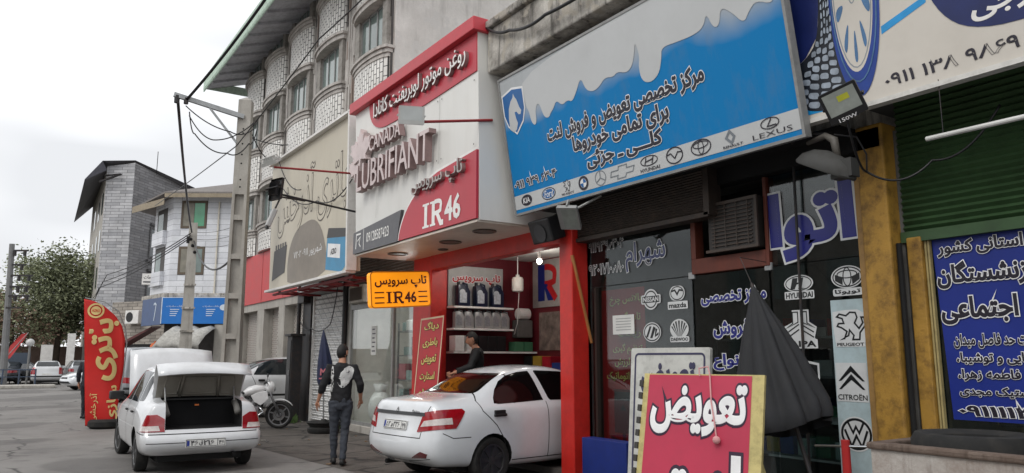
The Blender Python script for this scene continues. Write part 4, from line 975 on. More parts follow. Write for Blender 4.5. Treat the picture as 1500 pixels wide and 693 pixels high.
        b = MB(); M = Matrix.Translation((.62, s*.92, 1.0)) @ Matrix.Rotation(R(s*12), 4, 'Z'); b.cbox((0, 0, 0), (.11, .19, .13), M); b.build('mirror', CARW, root, smooth='auto', bevel=.03, bseg=3)
        line_patch(me, [(s*.2,.30),(s*.66,.36)], .008, 'bumper_crease', GAP, root, (1,), 'x', rk)
    line_patch(me, [(-.2,.30),(.2,.30)], .008, 'bumper_crease', GAP, root, (1,), 'x', rk)
    xa, xb = rear_x(me, .0, .70), rear_x(me, .0, .81); F = frame((xa-(xb-xa)/.11*.70, 0, 0), (0, -1, 0), ((xb-xa)/.11, 0, 1))
    plate(root, F, -.26, .695, .26, .81, ['۵۲', 'ط', '۲۲۶'], '۹۹')
    b = MB(); xa, xb = rear_x(me, .0, .91), rear_x(me, .0, .97); sl = (xb-xa)/.06; F2 = frame((xa-sl*.91, 0, 0), (0, -1, 0), (sl, 0, 1)); b.stroke(F2, [(-.02,.93),(.0,.965),(.02,.93)], .012, .012); b.stroke(F2, [(-.025,.925),(.0,.905),(.025,.925)], .01, .012)
    xa, xb = rear_x(me, -.38, .91), rear_x(me, -.38, .96); sl = (xb-xa)/.05; letter(b, frame((xa-sl*.91, 0, 0), (0, -1, 0), (sl, 0, 1)), 'Saina', .30, .915, .47, .955, .012, .012, shear=.2); b.build('badge', mat('badge_dark', (44, 44, 46), .3, .6), root)
    b = MB(); b.box((-1.6, -.6, .17), (1.7, .6, .24)); b.tube([(-1.95, .45, .23), (-1.7, .45, .23)], .03, 10); b.build('underside', CAVITY, root)
    wheels(root, (-1.20, 1.25), .745, .29, 'alloy')
    return root
sa = build_saina(); place(sa, (6.30, 9.22, 0), R(90-82.8))

# ---- older hatch-backed saloon with boot and bonnet up
def build_pride():
    st = [
     S_(-1.87, [.66,.745,.765,.735,.70,.66,.57,.36], [.27,.34,.50,.58,.74,.90,.945,.955], .96, .27, [.08,-.07,-.09,.01,.02,.05,.09,.10]),
     S_(-1.78, [.70,.785,.805,.77,.735,.675,.58,.38], [.25,.34,.50,.60,.76,.915,.955,.965], .97, .25),
     S_(-1.50, [.72,.775,.795,.795,.765,.69,.60,.40], [.22,.34,.50,.68,.84,.93,.965,.975], .98, .22),
     S_(-1.22, [.74,.78,.80,.80,.775,.71,.62,.44], [.2,.34,.5,.7,.86,.93,.98,.99], 1.0, .2),
     S_(-.92, [.74,.78,.80,.80,.78,.725,.59,.46], [.2,.34,.5,.7,.86,.93,1.28,1.31], 1.33, .2),
     S_(-.72, [.74,.78,.80,.80,.78,.73,.57,.47], [.2,.34,.5,.7,.86,.93,1.38,1.415], 1.43, .2),
     S_(-.1, [.74,.78,.80,.80,.78,.735,.58,.48], [.2,.34,.5,.7,.86,.92,1.40,1.44], 1.455, .2),
     S_(.35, [.74,.78,.80,.80,.78,.735,.57,.48], [.2,.34,.5,.7,.85,.91,1.36,1.40], 1.42, .2),
     S_(.72, [.74,.78,.80,.80,.775,.73,.60,.50], [.2,.34,.5,.7,.85,.90,1.12,1.15], 1.17, .2),
     S_(.98, [.74,.78,.80,.795,.77,.71,.63,.46], [.2,.34,.5,.7,.84,.89,.93,.95], .96, .2),
     S_(1.55, [.72,.77,.785,.775,.74,.68,.57,.40], [.22,.34,.5,.66,.76,.82,.85,.86], .87, .22),
     S_(1.86, [.62,.70,.71,.69,.65,.58,.48,.34], [.24,.34,.48,.6,.68,.72,.74,.75], .76, .24, [-.05,.06,.07,.04,0,0,0,0])]
    hole = MB(); hole.v = []; hole.box((-2.2, -.50, .60), (-1.24, .50, 1.3))
    bay = MB(); bay.box((1.02, -.60, .55), (1.76, .60, 1.2))
    root, me, body = saloon('white hatch-tailed saloon with boot lid and bonnet both raised on the roadside', 'car', CARW2, st, 3, ((-1.17, 1.17), .31), [(hole, 2), (bay, 2)], name='saloon_car', track=.76)
    side_patch(me, roundp([(-.88,.93),(-.77,1.345),(-.20,1.375),(-.17,.93)], .03), 'side_window', CGL2, root)
    side_patch(me, roundp([(-1.16,.955),(-.93,1.26),(-.83,1.30),(-.93,.945)], .02), 'side_window', CGL2, root)
    side_patch(me, roundp([(-.09,.93),(-.12,1.375),(.27,1.355),(.68,.925)], .03), 'side_window', CGL2, root)
    patch(me, poly_planes(roundp([(-.60,1.01),(-.50,1.35),(.50,1.35),(.60,1.01)], .04), 'x'), 'rear_window', CGL2, root, .004, .012, keep=lambda c, n: -1.3 < c.x < -.5 and n.z > .15 and n.x < -.2)
    patch(me, poly_planes(roundp([(-.62,1.0),(-.50,1.35),(.50,1.35),(.62,1.0)], .04), 'x'), 'windscreen', CGL2, root, .004, .012, keep=lambda c, n: c.x > .3 and n.z > .2 and n.x > .15)
    for pts in ([(-.90,.40),(-.92,.55),(-1.04,.72),(-.92,.93)], [(-.13,.27),(-.13,.93)], [(-.8,.27),(.8,.27)], [(.78,.3),(.80,.88)]): line_patch(me, pts, .010, 'door_gap', GAP, root)
    line_patch(me, [(-1.05,.60),(.85,.58)], .022, 'side_moulding', mat('moulding_pale', (190, 190, 190), .5), root)
    line_patch(me, [(-1.48,.56),(-1.85,.545)], .010, 'bumper_gap', GAP, root)
    rk = lambda c, n: c.x < -1.55 and n.x < -.1
    line_patch(me, [(-.70,.545),(.70,.545)], .012, 'bumper_gap', GAP, root, (1,), 'x', rk); line_patch(me, [(-.72,.43),(.72,.43)], .010, 'bumper_crease', GAP, root, (1,), 'x', rk)
    for s in (1, -1):
        k2 = lambda c, n, s=s: c.x < -1.4 and c.y*s > .2
        lim = [((-1.58, 0, 0), (1, 0, .25))]
        lp = patch(me, poly_planes([(s*.505,.575),(s*.86,.575),(s*.86,.785),(s*.60,.80),(s*.505,.74)], 'x')+lim, 'tail_light', TLR, root, .012, .02, keep=k2)
        patch(me, poly_planes([(s*.56,.585),(s*.86,.585),(s*.86,.645),(s*.58,.655)], 'x')+lim, 'clear_lens', TLW, lp, .0145, 0, keep=k2)
        b = MB(); b.tube([(-1.74, s*.47, .79), (-1.62, s*.48, .86), (-1.45, s*.48, .93)], .05, 8); b.build('boot_surround', mat('grey_seal', (120, 118, 114), .7, dirt=.3), root, smooth=True)
        b = MB(); b.cbox((-.22+.02, s*.808, .80), (.13, .03, .03)); b.cbox((-1.0+.12, s*.808, .80), (.13, .03, .03)); b.build('door_handle', TRIM, root, bevel=.008)
        b = MB(); M = Matrix.Translation((.52, s*.89, .98)) @ Matrix.Rotation(R(s*14), 4, 'Z'); b.cbox((0, 0, 0), (.12, .20, .13), M); b.cbox((.02, -s*.11, -.04), (.05, .1, .04), M); b.build('mirror', TRIM, root, smooth='auto', bevel=.03, bseg=3)
        b = MB(); b.cyl((-1.52, s*.46, .90), (-1.36, s*.47, 1.22), .011, 8); b.build('lid_strut', GALV, root)
    # boot lid swung up: deck panel with a returned tail, seen from below
    lid = MB(); hinge = Vector((-1.24, 0, 1.0))
    def lp(a, h, w): # a: distance from hinge along the deck, h: height off its plane (outside positive)
        ang = R(128); return hinge+Vector((math.cos(ang)*a - math.sin(ang)*h*-1*-1, w, math.sin(ang)*a + math.cos(ang)*h*-1*-1)) 
    u = Vector((-.40, 0, .66)).normalized(); o_ = Vector((.66, 0, .40)).normalized()      # along the lid; outer side (faces forward and up)
    def P(a, h, w): return hinge+u*a+o_*h+Vector((0, w, 0))
    n = 8; outer = []; 
    prof = [(.02, .0), (.15, .02), (.35, .03), (.50, .025), (.58, -.0), (.60, -.06)]
    tail = [(.60, -.06), (.60, -.18), (.585, -.30)]
    full = prof+tail[1:]
    vs = []; fs = []
    for a, h in full:
        for i in range(n+1):
            t = -1+2*i/n; w = .60 if a < .3 else .62; vs.append(P(a-.02*t*t, h-.03*t*t, t*w))
    m = len(full)
    for k in range(m-1):
        for i in range(n): q = k*(n+1)+i; fs.append((q, q+1, q+n+2, q+n+1))
    lid.add(vs, fs)
    lo = lid.build('boot_lid', [CARW2], root, smooth='auto'); md = lo.modifiers.new('t', 'SOLIDIFY'); md.thickness = .012; md.offset = 0
    un = MB(); vs = []; fs = []
    full2 = [(.05, -.05), (.2, -.045), (.42, -.04), (.56, -.08), (.57, -.17), (.56, -.28)]
    for a, h in full2:
        for i in range(n+1): t = -1+2*i/n; vs.append(P(a, h-.03*t*t, t*.575))
    for k in range(len(full2)-1):
        for i in range(n): q = k*(n+1)+i; fs.append((q, q+n+1, q+n+2, q+1))
    un.add(vs, fs); un.build('inner_skin', PRIMER, lo, smooth='auto')
    b = MB()
    for (a0, a1, w0, w1) in ((.10, .38, -.50, -.30), (.10, .38, .30, .50), (.10, .36, -.22, .22)):
        q = [P(a0, -.062, w0), P(a0, -.062, w1), P(a1, -.056, w1*.9), P(a1, -.056, w0*.9)]; b.tube(q, .014, 6, closed=True)
    for w in (-.26, .26): b.tube([P(.05, -.06, w), P(.42, -.055, w*.9)], .02, 6)
    b.tube([P(.42, -.06, -.52), P(.42, -.05, 0), P(.42, -.06, .52)], .018, 6); b.build('stiffener', PRIMER, lo, smooth=True)
    b = MB(); b.cbox(P(.47, -.10, .12), (.03, .06, .03)); b.build('latch', DKMET, lo)
    # bonnet raised
    hb = MB(); h0 = Vector((1.0, 0, .97)); u2 = Vector((.40, 0, .86)).normalized(); o2 = Vector((-.86, 0, .40)).normalized(); vs = []; fs = []
    pr = [(.0, 0), (.2, .03), (.5, .045), (.72, .035), (.84, .0), (.86, -.05)]
    for a, h in pr:
        for i in range(n+1): t = -1+2*i/n; vs.append(h0+u2*(a-.04*t*t)+o2*(h-.035*t*t)+Vector((0, t*.66, 0)))
    for k in range(len(pr)-1):
        for i in range(n): q = k*(n+1)+i; fs.append((q, q+n+1, q+n+2, q+1))
    hb.add(vs, fs); ho = hb.build('bonnet', CARW2, root, smooth=True); md = ho.modifiers.new('t', 'SOLIDIFY'); md.thickness = .02; md.offset = -1
    b = MB(); b.cyl((1.6, .3, .85), h0+u2*.6+Vector((0, .3, 0)), .006, 6); b.build('bonnet_stay', DKMET, root)
    b = MB(); b.box((1.1, -.3, .5), (1.6, .25, .82)); b.box((1.65, -.5, .5), (1.72, .5, .84)); b.build('engine', mat('engine_dark', (44, 44, 44), .6, .4, dirt=.5), root, bevel=.02)
    F = frame((rear_x(me, 0, .42)-.004, 0, 0), (0, -1, 0), (0, 0, 1)); plate(root, F, -.25, .365, .27, .475, ['۴۶', 'ق', '۲۱۶'], '۴۶')
    b = MB(); b.box((-1.7, -.55, .16), (1.5, .55, .24)); b.tube([(-1.88, -.42, .235), (-1.6, -.42, .235)], .028, 10); b.build('underside', CAVITY, root)
    b = MB(); b.cbox((-1.50, .05, .90), (.05, .05, .02)); b.build('lock_catch', mat('orange_plastic', (210, 110, 40), .5), root)
    b = MB(); b.box((-1.32, -.55, .965), (-1.0, .55, .985)); b.build('parcel_shelf', TRIM, root)
    wheels(root, (-1.17, 1.17), .69, .272, 'steel', .165, turn=R(6))
    return root
pr = build_pride(); place(pr, (2.47, 13.15, 0), R(90-1.4))

# ---- plainer cars of the background
def build_car(label, paint, st, wins, glassm=CGL2, front=True, kind='steel', group=None, name='parked_car', roofz=(1.08, 1.36), hatch=False):
    root, me, body = saloon(label, 'car', paint, st, 2, ((-1.22, 1.25), .33), group=group, name=name)
    for w in wins: side_patch(me, roundp(w, .03), 'side_window', glassm, root)
    patch(me, poly_planes(roundp([(-.60,roofz[0]),(-.50,roofz[1]),(.50,roofz[1]),(.60,roofz[0])], .05), 'x'), 'rear_window', glassm, root, .005, .012, keep=lambda c, n: c.x < -.5 and n.z > .1 and n.x < -.2)
    patch(me, poly_planes(roundp([(-.62,1.03),(-.50,roofz[1]),(.50,roofz[1]),(.62,1.03)], .05), 'x'), 'windscreen', glassm, root, .005, .012, keep=lambda c, n: c.x > .3 and n.z > .2 and n.x > .15)
    line_patch(me, [(-.24,.30),(-.24,.98)], .012, 'door_gap', GAP, root); line_patch(me, [(.80,.3),(.84,.92)], .012, 'door_gap', GAP, root); line_patch(me, [(-.96,.40),(-1.1,.72),(-1.2,.95)], .012, 'door_gap', GAP, root)
    line_patch(me, [(-.85,.50),(.85,.50)], .05, 'side_moulding', TRIM, root)
    for s in (1, -1):
        b = MB(); b.cbox((-.98, s*.845, .86), (.16, .04, .05)); b.cbox((-.06, s*.845, .85), (.16, .04, .05)); b.build('door_handle', TRIM, root, bevel=.01)
        M = Matrix.Translation((.62, s*.92, 1.0)) @ Matrix.Rotation(R(s*12), 4, 'Z'); b = MB(); b.cbox((0, 0, 0), (.11, .19, .13), M); b.build('mirror', paint, root, smooth='auto', bevel=.03, bseg=2)
        patch(me, poly_planes([(s*.52,.66),(s*.52,.86),(s*.9,.9),(s*.9,.70)] if not hatch else [(s*.60,.62),(s*.60,1.02),(s*.9,1.02),(s*.9,.62)], 'x'), 'tail_light', TLR, root, .008, .01, keep=lambda c, n, s=s: c.x < -1.6 and c.y*s > .2)
        patch(me, poly_planes([(s*.40,.60),(s*.44,.68),(s*.9,.80),(s*.9,.66)], 'x'), 'headlight', mat('headlight', (150, 156, 160), .1, .3, var=.4, scale=14, coat=1), root, .008, .01, keep=lambda c, n, s=s: c.x > 1.5 and c.y*s > .2)
    patch(me, poly_planes([(-.36,.56),(.36,.56),(.30,.64),(-.30,.64)], 'x'), 'grille', TRIM, root, .006, .01, keep=lambda c, n: c.x > 1.6)
    patch(me, poly_planes([(-.6,.34),(.6,.34),(.5,.44),(-.5,.44)], 'x'), 'air_intake', TRIM, root, .006, .01, keep=lambda c, n: c.x > 1.6)
    patch(me, poly_planes([(-.8,.46),(.8,.46),(.8,.54),(-.8,.54)], 'x'), 'bumper_strip', TRIM, root, .006, .01, keep=lambda c, n: c.x < -1.6)
    b = MB(); x = rear_x(me, 0, .60); b.box((x-.008, -.26, .57), (x+.02, .26, .67)); b.build('number_plate', PLT, root)
    b = MB(); b.box((-1.9, -.6, .16), (1.7, .6, .22)); b.build('underside', CAVITY, root)
    wheels(root, (-1.22, 1.25), .74, .29, kind)
    return root
SAL = [
 S_(-2.0, [.60,.70,.735,.735,.69,.63,.52,.34], [.25,.34,.52,.70,.88,.95,.975,.985], .99, .25, [.12,-.08,-.12,-.06,-.02,.0,.03,.05]),
 S_(-1.88, [.70,.79,.815,.80,.745,.66,.54,.36], [.24,.34,.52,.72,.89,.96,.99,1.0], 1.01, .24),
 S_(-1.45, [.78,.825,.84,.845,.80,.72,.60,.42], [.20,.34,.52,.75,.91,.97,1.01,1.02], 1.03, .2),
 S_(-1.02, [.78,.825,.84,.845,.825,.755,.585,.42], [.18,.34,.52,.75,.91,.97,1.235,1.26], 1.27, .18),
 S_(-.62, [.78,.825,.84,.845,.825,.765,.57,.44], [.17,.34,.52,.75,.91,.97,1.36,1.39], 1.41, .18),
 S_(-.10, [.78,.825,.84,.845,.825,.775,.575,.45], [.17,.34,.52,.75,.91,.97,1.39,1.42], 1.44, .18),
 S_(.42, [.78,.825,.84,.845,.82,.775,.57,.45], [.17,.34,.52,.75,.90,.95,1.34,1.37], 1.40, .18),
 S_(.86, [.78,.825,.84,.84,.81,.76,.61,.47], [.17,.34,.52,.74,.88,.93,1.13,1.16], 1.18, .18),
 S_(1.16, [.78,.82,.84,.835,.80,.74,.66,.48], [.18,.34,.52,.73,.86,.91,.95,.97], .98, .18),
 S_(1.70, [.75,.80,.82,.81,.77,.70,.58,.40], [.2,.34,.5,.66,.76,.81,.84,.85], .86, .2),
 S_(2.02, [.62,.70,.72,.70,.64,.58,.48,.34], [.22,.33,.46,.58,.66,.69,.71,.72], .73, .22, [-.05,.06,.08,.05,0,0,0,0])]
HAT = [S_(-1.9, [.62,.72,.745,.745,.72,.68,.60,.44], [.25,.34,.52,.72,.92,1.0,1.26,1.33], 1.35, .25, [.10,-.08,-.12,-.05,-.03,.0,.18,.26]),
 S_(-1.72, [.72,.80,.82,.81,.79,.74,.60,.45], [.22,.34,.52,.74,.92,1.0,1.32,1.37], 1.39, .22),
 S_(-1.3, [.78,.825,.84,.845,.82,.765,.585,.45], [.19,.34,.52,.75,.92,.98,1.37,1.41], 1.43, .19)]+SAL[4:]
WS = [[(-1.16,.99),(-.95,1.28),(-.62,1.365),(-.28,1.375),(-.28,.98)], [(-.19,.98),(-.19,1.375),(.28,1.345),(.48,1.26),(.80,.97)]]
WH = [[(-1.66,1.02),(-1.60,1.30),(-1.1,1.35),(-1.1,.99)], [(-1.02,.99),(-1.02,1.36),(-.28,1.375),(-.28,.98)], WS[1]]
c = build_car('white saloon parked sideways behind the motorcycle, in front of the red fascia', CARW2, SAL, WS, front=True); place(c, (6.86, 21.52, .05), 0); c.scale = (1.06, 1.0, 1.08); c['label'] = 'white saloon nosing under the lattice shutter behind the motorcycle'
c = build_car('shiny white car nosing out from behind the red feather flag', CARW, SAL, WS, CGL, kind='alloy'); place(c, (4.7, 44.2, 0), R(199))
c = build_car('white hatchback seen square from behind on the far side of the junction', CARW2, HAT, WH, hatch=True); place(c, (2.45, 55.0, 0), R(88))
c = build_car('dark grey saloon half hidden left of the far white hatchback', CARD, SAL, WS); place(c, (1.0, 57.5, 0), R(60))
c = build_car('pale car cut off by the left edge of the photo', CARS, SAL, WS); place(c, (-1.0, 55.5, 0), R(-70))
c = build_car('silver car in the far queue behind the white hatchback', CARS, HAT, WH); place(c, (4.6, 60.5, 0), R(92))
# silver van behind the flag
VAN = [S_(-2.1, [.66,.76,.78,.79,.79,.78,.74,.6], [.3,.4,.6,.9,1.1,1.2,1.84,1.9], 1.93, .3, [.04,-.05,-.06,0,0,0,.04,.08]), S_(-1.9, [.74,.82,.83,.83,.83,.82,.76,.62], [.28,.4,.6,.9,1.1,1.2,1.86,1.93], 1.96, .28),
 S_(-.5, [.78,.83,.84,.84,.84,.83,.76,.62], [.28,.4,.6,.9,1.1,1.2,1.87,1.94], 1.97, .28), S_(.7, [.78,.83,.84,.84,.84,.83,.76,.62], [.28,.4,.6,.9,1.1,1.2,1.84,1.92], 1.95, .28),
 S_(1.3, [.78,.83,.84,.84,.82,.80,.72,.58], [.28,.4,.6,.9,1.05,1.12,1.5,1.55], 1.58, .28), S_(1.75, [.74,.80,.81,.80,.78,.75,.68,.5], [.3,.4,.6,.85,.98,1.02,1.06,1.08], 1.1, .3), S_(2.05, [.62,.72,.74,.72,.68,.62,.52,.4], [.32,.4,.55,.7,.8,.84,.88,.9], .92, .32)]
c = build_car('silver van standing between the red feather flag and the white saloon', CARS, VAN, [[(-1.7,1.25),(-1.7,1.75),(-.9,1.75),(-.9,1.25)], [(-.8,1.25),(-.8,1.75),(.1,1.75),(.1,1.25)], [(.2,1.25),(.2,1.75),(.75,1.72),(1.2,1.25)]], name='parked_van', roofz=(1.3, 1.75)); c['category'] = 'van'; place(c, (4.15, 32.2, 0), R(100))
# ------------------------------------------------------------------ stickers and lettering on the brake-shop glass
STW = mat('sticker_white', (206, 208, 208), .4, dirt=.1); STK = mat('sticker_black', (22, 24, 26), .4); STB = mat('sticker_blue', (30, 34, 118), .35, var=.1)
GF = FX(6.490)
STGROUP = None
def sticker(label, white, dark, base):
    t = thing('window_sticker', label, 'sticker', (6.49, -base[0], base[1]))
    w = MB(); d = MB(); white(w); dark(d)
    w.build('backing', STW, t); d.build('mark', STK, t)
def ov(b, cx, cy, rx, ry, z=.001): b.disc(GF, cx, cy, rx, ry, z, 36)
sticker('white shield-shaped sticker with a name bar across a disc, top left of the glass emblems', lambda w: (ov(w, -6.70, 2.255, .125, .125), w.rect(GF, -6.865, 2.20, -6.535, 2.31, .0012, r=.02)),
    lambda d: (d.ring(GF, -6.70, 2.255, .098, .098, .016, .002), d.rect(GF, -6.845, 2.215, -6.555, 2.295, .0022), ), (-6.7, 2.13))
sn = bpy.data.objects['window_sticker']; b = MB(); letter(b, GF, 'NISSAN', -6.83, 2.225, -6.57, 2.285, .03, .0035); b.build('lettering', STW, sn)
sticker('white winged emblem sticker above a name strip, beside the topmost left sticker', lambda w: (w.rect(GF, -6.385, 2.215, -6.145, 2.385, .001, r=.08), w.rect(GF, -6.42, 2.115, -6.105, 2.205, .001, r=.01)),
    lambda d: (d.ring(GF, -6.265, 2.30, .10, .075, .012, .002), d.stroke(GF, [(-6.36, 2.325), (-6.30, 2.335), (-6.265, 2.285), (-6.23, 2.335), (-6.17, 2.325)], .022, .002), letter(d, GF, 'mazda', -6.40, 2.13, -6.125, 2.19, .03, .002)), (-6.26, 2.12))
sticker('white round sticker with three slanted black strokes', lambda w: ov(w, -6.695, 1.86, .15, .118), lambda d: (d.ring(GF, -6.695, 1.86, .13, .10, .014, .002), d.poly(GF, [(-6.80, 1.80), (-6.765, 1.80), (-6.70, 1.93), (-6.735, 1.93)], .002), d.poly(GF, [(-6.73, 1.79), (-6.69, 1.79), (-6.63, 1.91), (-6.67, 1.93)], .002), d.poly(GF, [(-6.65, 1.80), (-6.585, 1.83), (-6.585, 1.86), (-6.63, 1.83), (-6.60, 1.90), (-6.635, 1.90)], .002)), (-6.7, 1.74))
sticker('white round sticker with fanned black rays over a name strip', lambda w: (ov(w, -6.25, 1.885, .145, .115), w.rect(GF, -6.40, 1.735, -6.10, 1.80, .0012, r=.02)),
    lambda d: ([d.poly(GF, [(-6.25+math.cos(R(a-4))*.03, 1.80), (-6.25+math.cos(R(a+4))*.03, 1.80), (-6.25+math.cos(R(a+6))*.125, 1.885+math.sin(R(a+6))*.098), (-6.25+math.cos(R(a-6))*.125, 1.885+math.sin(R(a-6))*.098)], .002) for a in (20, 43, 66, 90, 114, 137, 160)], letter(d, GF, 'DAEWOO', -6.385, 1.748, -6.115, 1.787, .03, .0022)), (-6.25, 1.74))
sticker('white oval sticker with a slanted letter and name strip behind the steel rod', lambda w: (ov(w, -4.635, 2.28, .165, .085), w.rect(GF, -4.80, 2.125, -4.465, 2.205, .0012, r=.01)),
    lambda d: (d.ring(GF, -4.635, 2.28, .145, .07, .010, .002), d.poly(GF, [(-4.73, 2.225), (-4.68, 2.225), (-4.655, 2.27), (-4.625, 2.275), (-4.64, 2.225), (-4.55, 2.225), (-4.60, 2.235), (-4.575, 2.335), (-4.60, 2.335), (-4.62, 2.29), (-4.65, 2.29), (-4.64, 2.335), (-4.70, 2.335)], .002), letter(d, GF, 'HYUNDAI', -4.785, 2.135, -4.48, 2.192, .035, .002)), (-4.63, 2.13))
sticker('white sticker of crossed ovals over black Persian letters, just above the pale panel', lambda w: (ov(w, -4.11, 2.30, .165, .105), w.rect(GF, -4.265, 2.125, -3.965, 2.195, .0012, r=.02)),
    lambda d: (d.ring(GF, -4.11, 2.30, .145, .09, .012, .002), d.poly(GF, [(-4.235, 2.33), (-4.235, 2.27), (-4.16, 2.225), (-4.155, 2.30), (-4.2, 2.315)], .002), d.poly(GF, [(-3.985, 2.33), (-3.985, 2.27), (-4.06, 2.225), (-4.065, 2.30), (-4.02, 2.315)][::-1], .002), d.ring(GF, -4.11, 2.30, .04, .085, .01, .0024), d.ring(GF, -4.11, 2.325, .10, .035, .01, .0026), letter(d, GF, 'تویوتا', -4.245, 2.135, -3.985, 2.187, .03, .002)), (-4.11, 2.13))
def saipa(w): w.poly(GF, [(-4.76, 2.02), (-4.60, 2.02), (-4.60, 1.90), (-4.48, 1.83), (-4.50, 1.73), (-4.58, 1.71), (-4.47, 1.70), (-4.47, 1.645), (-4.83, 1.645), (-4.83, 1.72), (-4.80, 1.75), (-4.84, 1.83), (-4.70, 1.90)], .001)
sticker('white sticker of three chevrons in a triangle over a five-letter word', lambda w: w.poly(GF, [(-4.73, 2.02), (-4.54, 2.02), (-4.54, 1.90), (-4.46, 1.85), (-4.49, 1.74), (-4.46, 1.73), (-4.46, 1.645), (-4.84, 1.645), (-4.84, 1.73), (-4.80, 1.75), (-4.85, 1.85), (-4.73, 1.90)], .001),
    lambda d: ([d.stroke(GF, [(-4.645+s*.02, 2.0), (-4.645+s*.08, 2.0), (-4.645+s*.08, 1.89), (-4.645+s*.165, 1.84), (-4.645+s*.02, 1.90)], .012, .002, closed=True) for s in (1, -1)], [d.stroke(GF, [(-4.645+s*.01, 1.88-k), (-4.645+s*.15, 1.80-k)], .013, .002) for s in (1, -1) for k in (0, .05)], letter(d, GF, 'SAIPA', -4.825, 1.66, -4.475, 1.72, .04, .002)), (-4.64, 1.65))
sticker('white sticker of a rearing lion outlined in black on the pale blue panel', lambda w: (w.poly(GF, [(-4.12+x*.30, 1.845+y*.27) for x, y in [(-.5,-.55),(.5,-.55),(.55,.1),(.62,.35),(.3,.55),(-.1,.55),(-.55,.5),(-.55,0)]], .004), w.rect(GF, -4.265, 1.655, -3.975, 1.70, .004)),
    lambda d: (d.stroke(GF, [(-4.12+x*.27, 1.845+y*.25) for x, y in lion], .016, .005, closed=True), letter(d, GF, 'PEUGEOT', -4.255, 1.662, -3.985, 1.692, .03, .005)), (-4.12, 1.66))
sticker('white square sticker with two stacked black chevrons on the pale blue panel', lambda w: w.rect(GF, -4.29, 1.16, -3.98, 1.51, .004),
    lambda d: ([d.poly(GF, [(-4.265, y), (-4.135, y+.14), (-4.005, y), (-4.03, y), (-4.135, y+.085), (-4.24, y)][::-1], .006) for y in (1.27, 1.345)], letter(d, GF, 'CITROËN', -4.28, 1.175, -3.99, 1.235, .015, .006)), (-4.13, 1.16))
sticker('white roundel sticker with stacked letters in a ring, lowest on the pale panel', lambda w: ov(w, -4.125, .875, .165, .155, .004),
    lambda d: (d.ring(GF, -4.125, .875, .14, .13, .022, .005), d.stroke(GF, [(-4.20, .975), (-4.155, .885), (-4.125, .94), (-4.095, .885), (-4.05, .975)], .02, .005), d.stroke(GF, [(-4.235, .91), (-4.175, .765), (-4.125, .86), (-4.075, .765), (-4.015, .91)], .022, .0055)), (-4.13, .72))
sticker('black shield sticker with a white horse head behind the black parasol', lambda w: (w.poly(GF, shield(-4.60, 1.37, .28, .32), .001), w.poly(GF, [(-4.62+x*.20, 1.37+y*.24) for x, y in HORSE], .003)), lambda d: d.poly(GF, shield(-4.60, 1.37, .24, .275), .002), (-4.6, 1.21))
def glass_text(label, txt, box, bold, outw, m_in, base=None, hollow=False):
    t = thing('window_lettering', label, 'lettering', (6.49, -box[0], box[1])); b = MB(); o = MB()
    letter(b, GF, txt, *box, bold, .003, o, outw); o.build('outline', STW, t); b.build('fill', m_in, t)
DGL = mat('lettering_dark', (34, 40, 46), .3)
glass_text('huge blue Persian lettering edged in white, high on the right of the glass', 'اتوا', (-4.95, 2.50, -3.98, 3.22), .05, .03, STB)
glass_text('outlined Persian name lettering in the upper left glass beside the phone numbers', 'شهرام', (-7.13, 2.62, -6.43, 2.99), .02, .03, mat('lettering_navy', (44, 52, 96), .3))
glass_text('upper white-outlined phone number on the left glass', '۰۹۱۱۹۳۹۶۳۰۴', (-7.90, 2.955, -7.17, 3.09), .0, .045, DGL)
glass_text('lower white-outlined phone number on the left glass', '۰۹۲۰۱۷۱۰۶۸۰', (-7.90, 2.645, -7.17, 2.78), .0, .045, DGL)
glass_text('blue white-edged line of Persian lettering at the parasol tip', 'مرکز تخصصی', (-5.90, 2.12, -5.02, 2.30), .04, .05, STB)
glass_text('small blue white-edged Persian word ending left of the parasol', 'فروش', (-5.74, 1.76, -5.25, 1.96), .04, .05, STB)
glass_text('blue white-edged Persian word low behind the white sign board', 'انواع', (-5.76, 1.42, -5.35, 1.6), .04, .05, STB)
glass_text('small dark Persian wording low on the glass beside the red post', 'تعویض روغن', (-4.70, .98, -4.40, 1.04), .03, .06, DGL)
t = thing('paper_notice', 'white paper notice taped over the red poster in the window', 'notice', (6.49, 7.2, 1.85)); b = MB(); b.rect(GF, -7.40, 1.85, -7.0, 2.09, .002); b.build('sheet', mat('paper', (214, 214, 210), .7, dirt=.1), t)
b = MB(); [b.rect(GF, -7.34, 2.04-.035*i, -7.06, 2.05-.035*i, .003) for i in range(5)]; b.build('print', mat('print_faint', (150, 150, 150), .7), t)
# red poster with the balancing machine, behind the glass
t = thing('wall_poster', 'tall red poster with yellow Persian lines and a machine, inside the brake-shop window', 'poster', (6.62, 7.5, .5)); PF = FX(6.62)
b = MB(); b.rect(PF, -7.84, .3, -6.95, 2.44, 0, .01); b.build('sheet', mat('poster_red', (150, 22, 24), .5, var=.15), t)
b = MB(); o_ = MB()
for s, y, x0, x1 in (('بالانس چرخ', 2.22, -7.6, -7.0), ('تاب گیری', 2.0, -7.5, -7.02), ('رینگ', 1.80, -7.45, -7.02), ('تنظیم گیری', 1.60, -7.55, -7.0), ('رفع لرزش', 1.42, -7.52, -7.02), ('تمام اتوماتیک', 1.24, -7.68, -7.0)): letter(b, PF, s, x0, y, x1, y+.14, .02, .004, o_, .03)
o_.build('lettering_outline', mat('poster_dark', (60, 12, 12), .5), t); b.build('lettering', mat('poster_yellow', (196, 170, 90), .5), t)
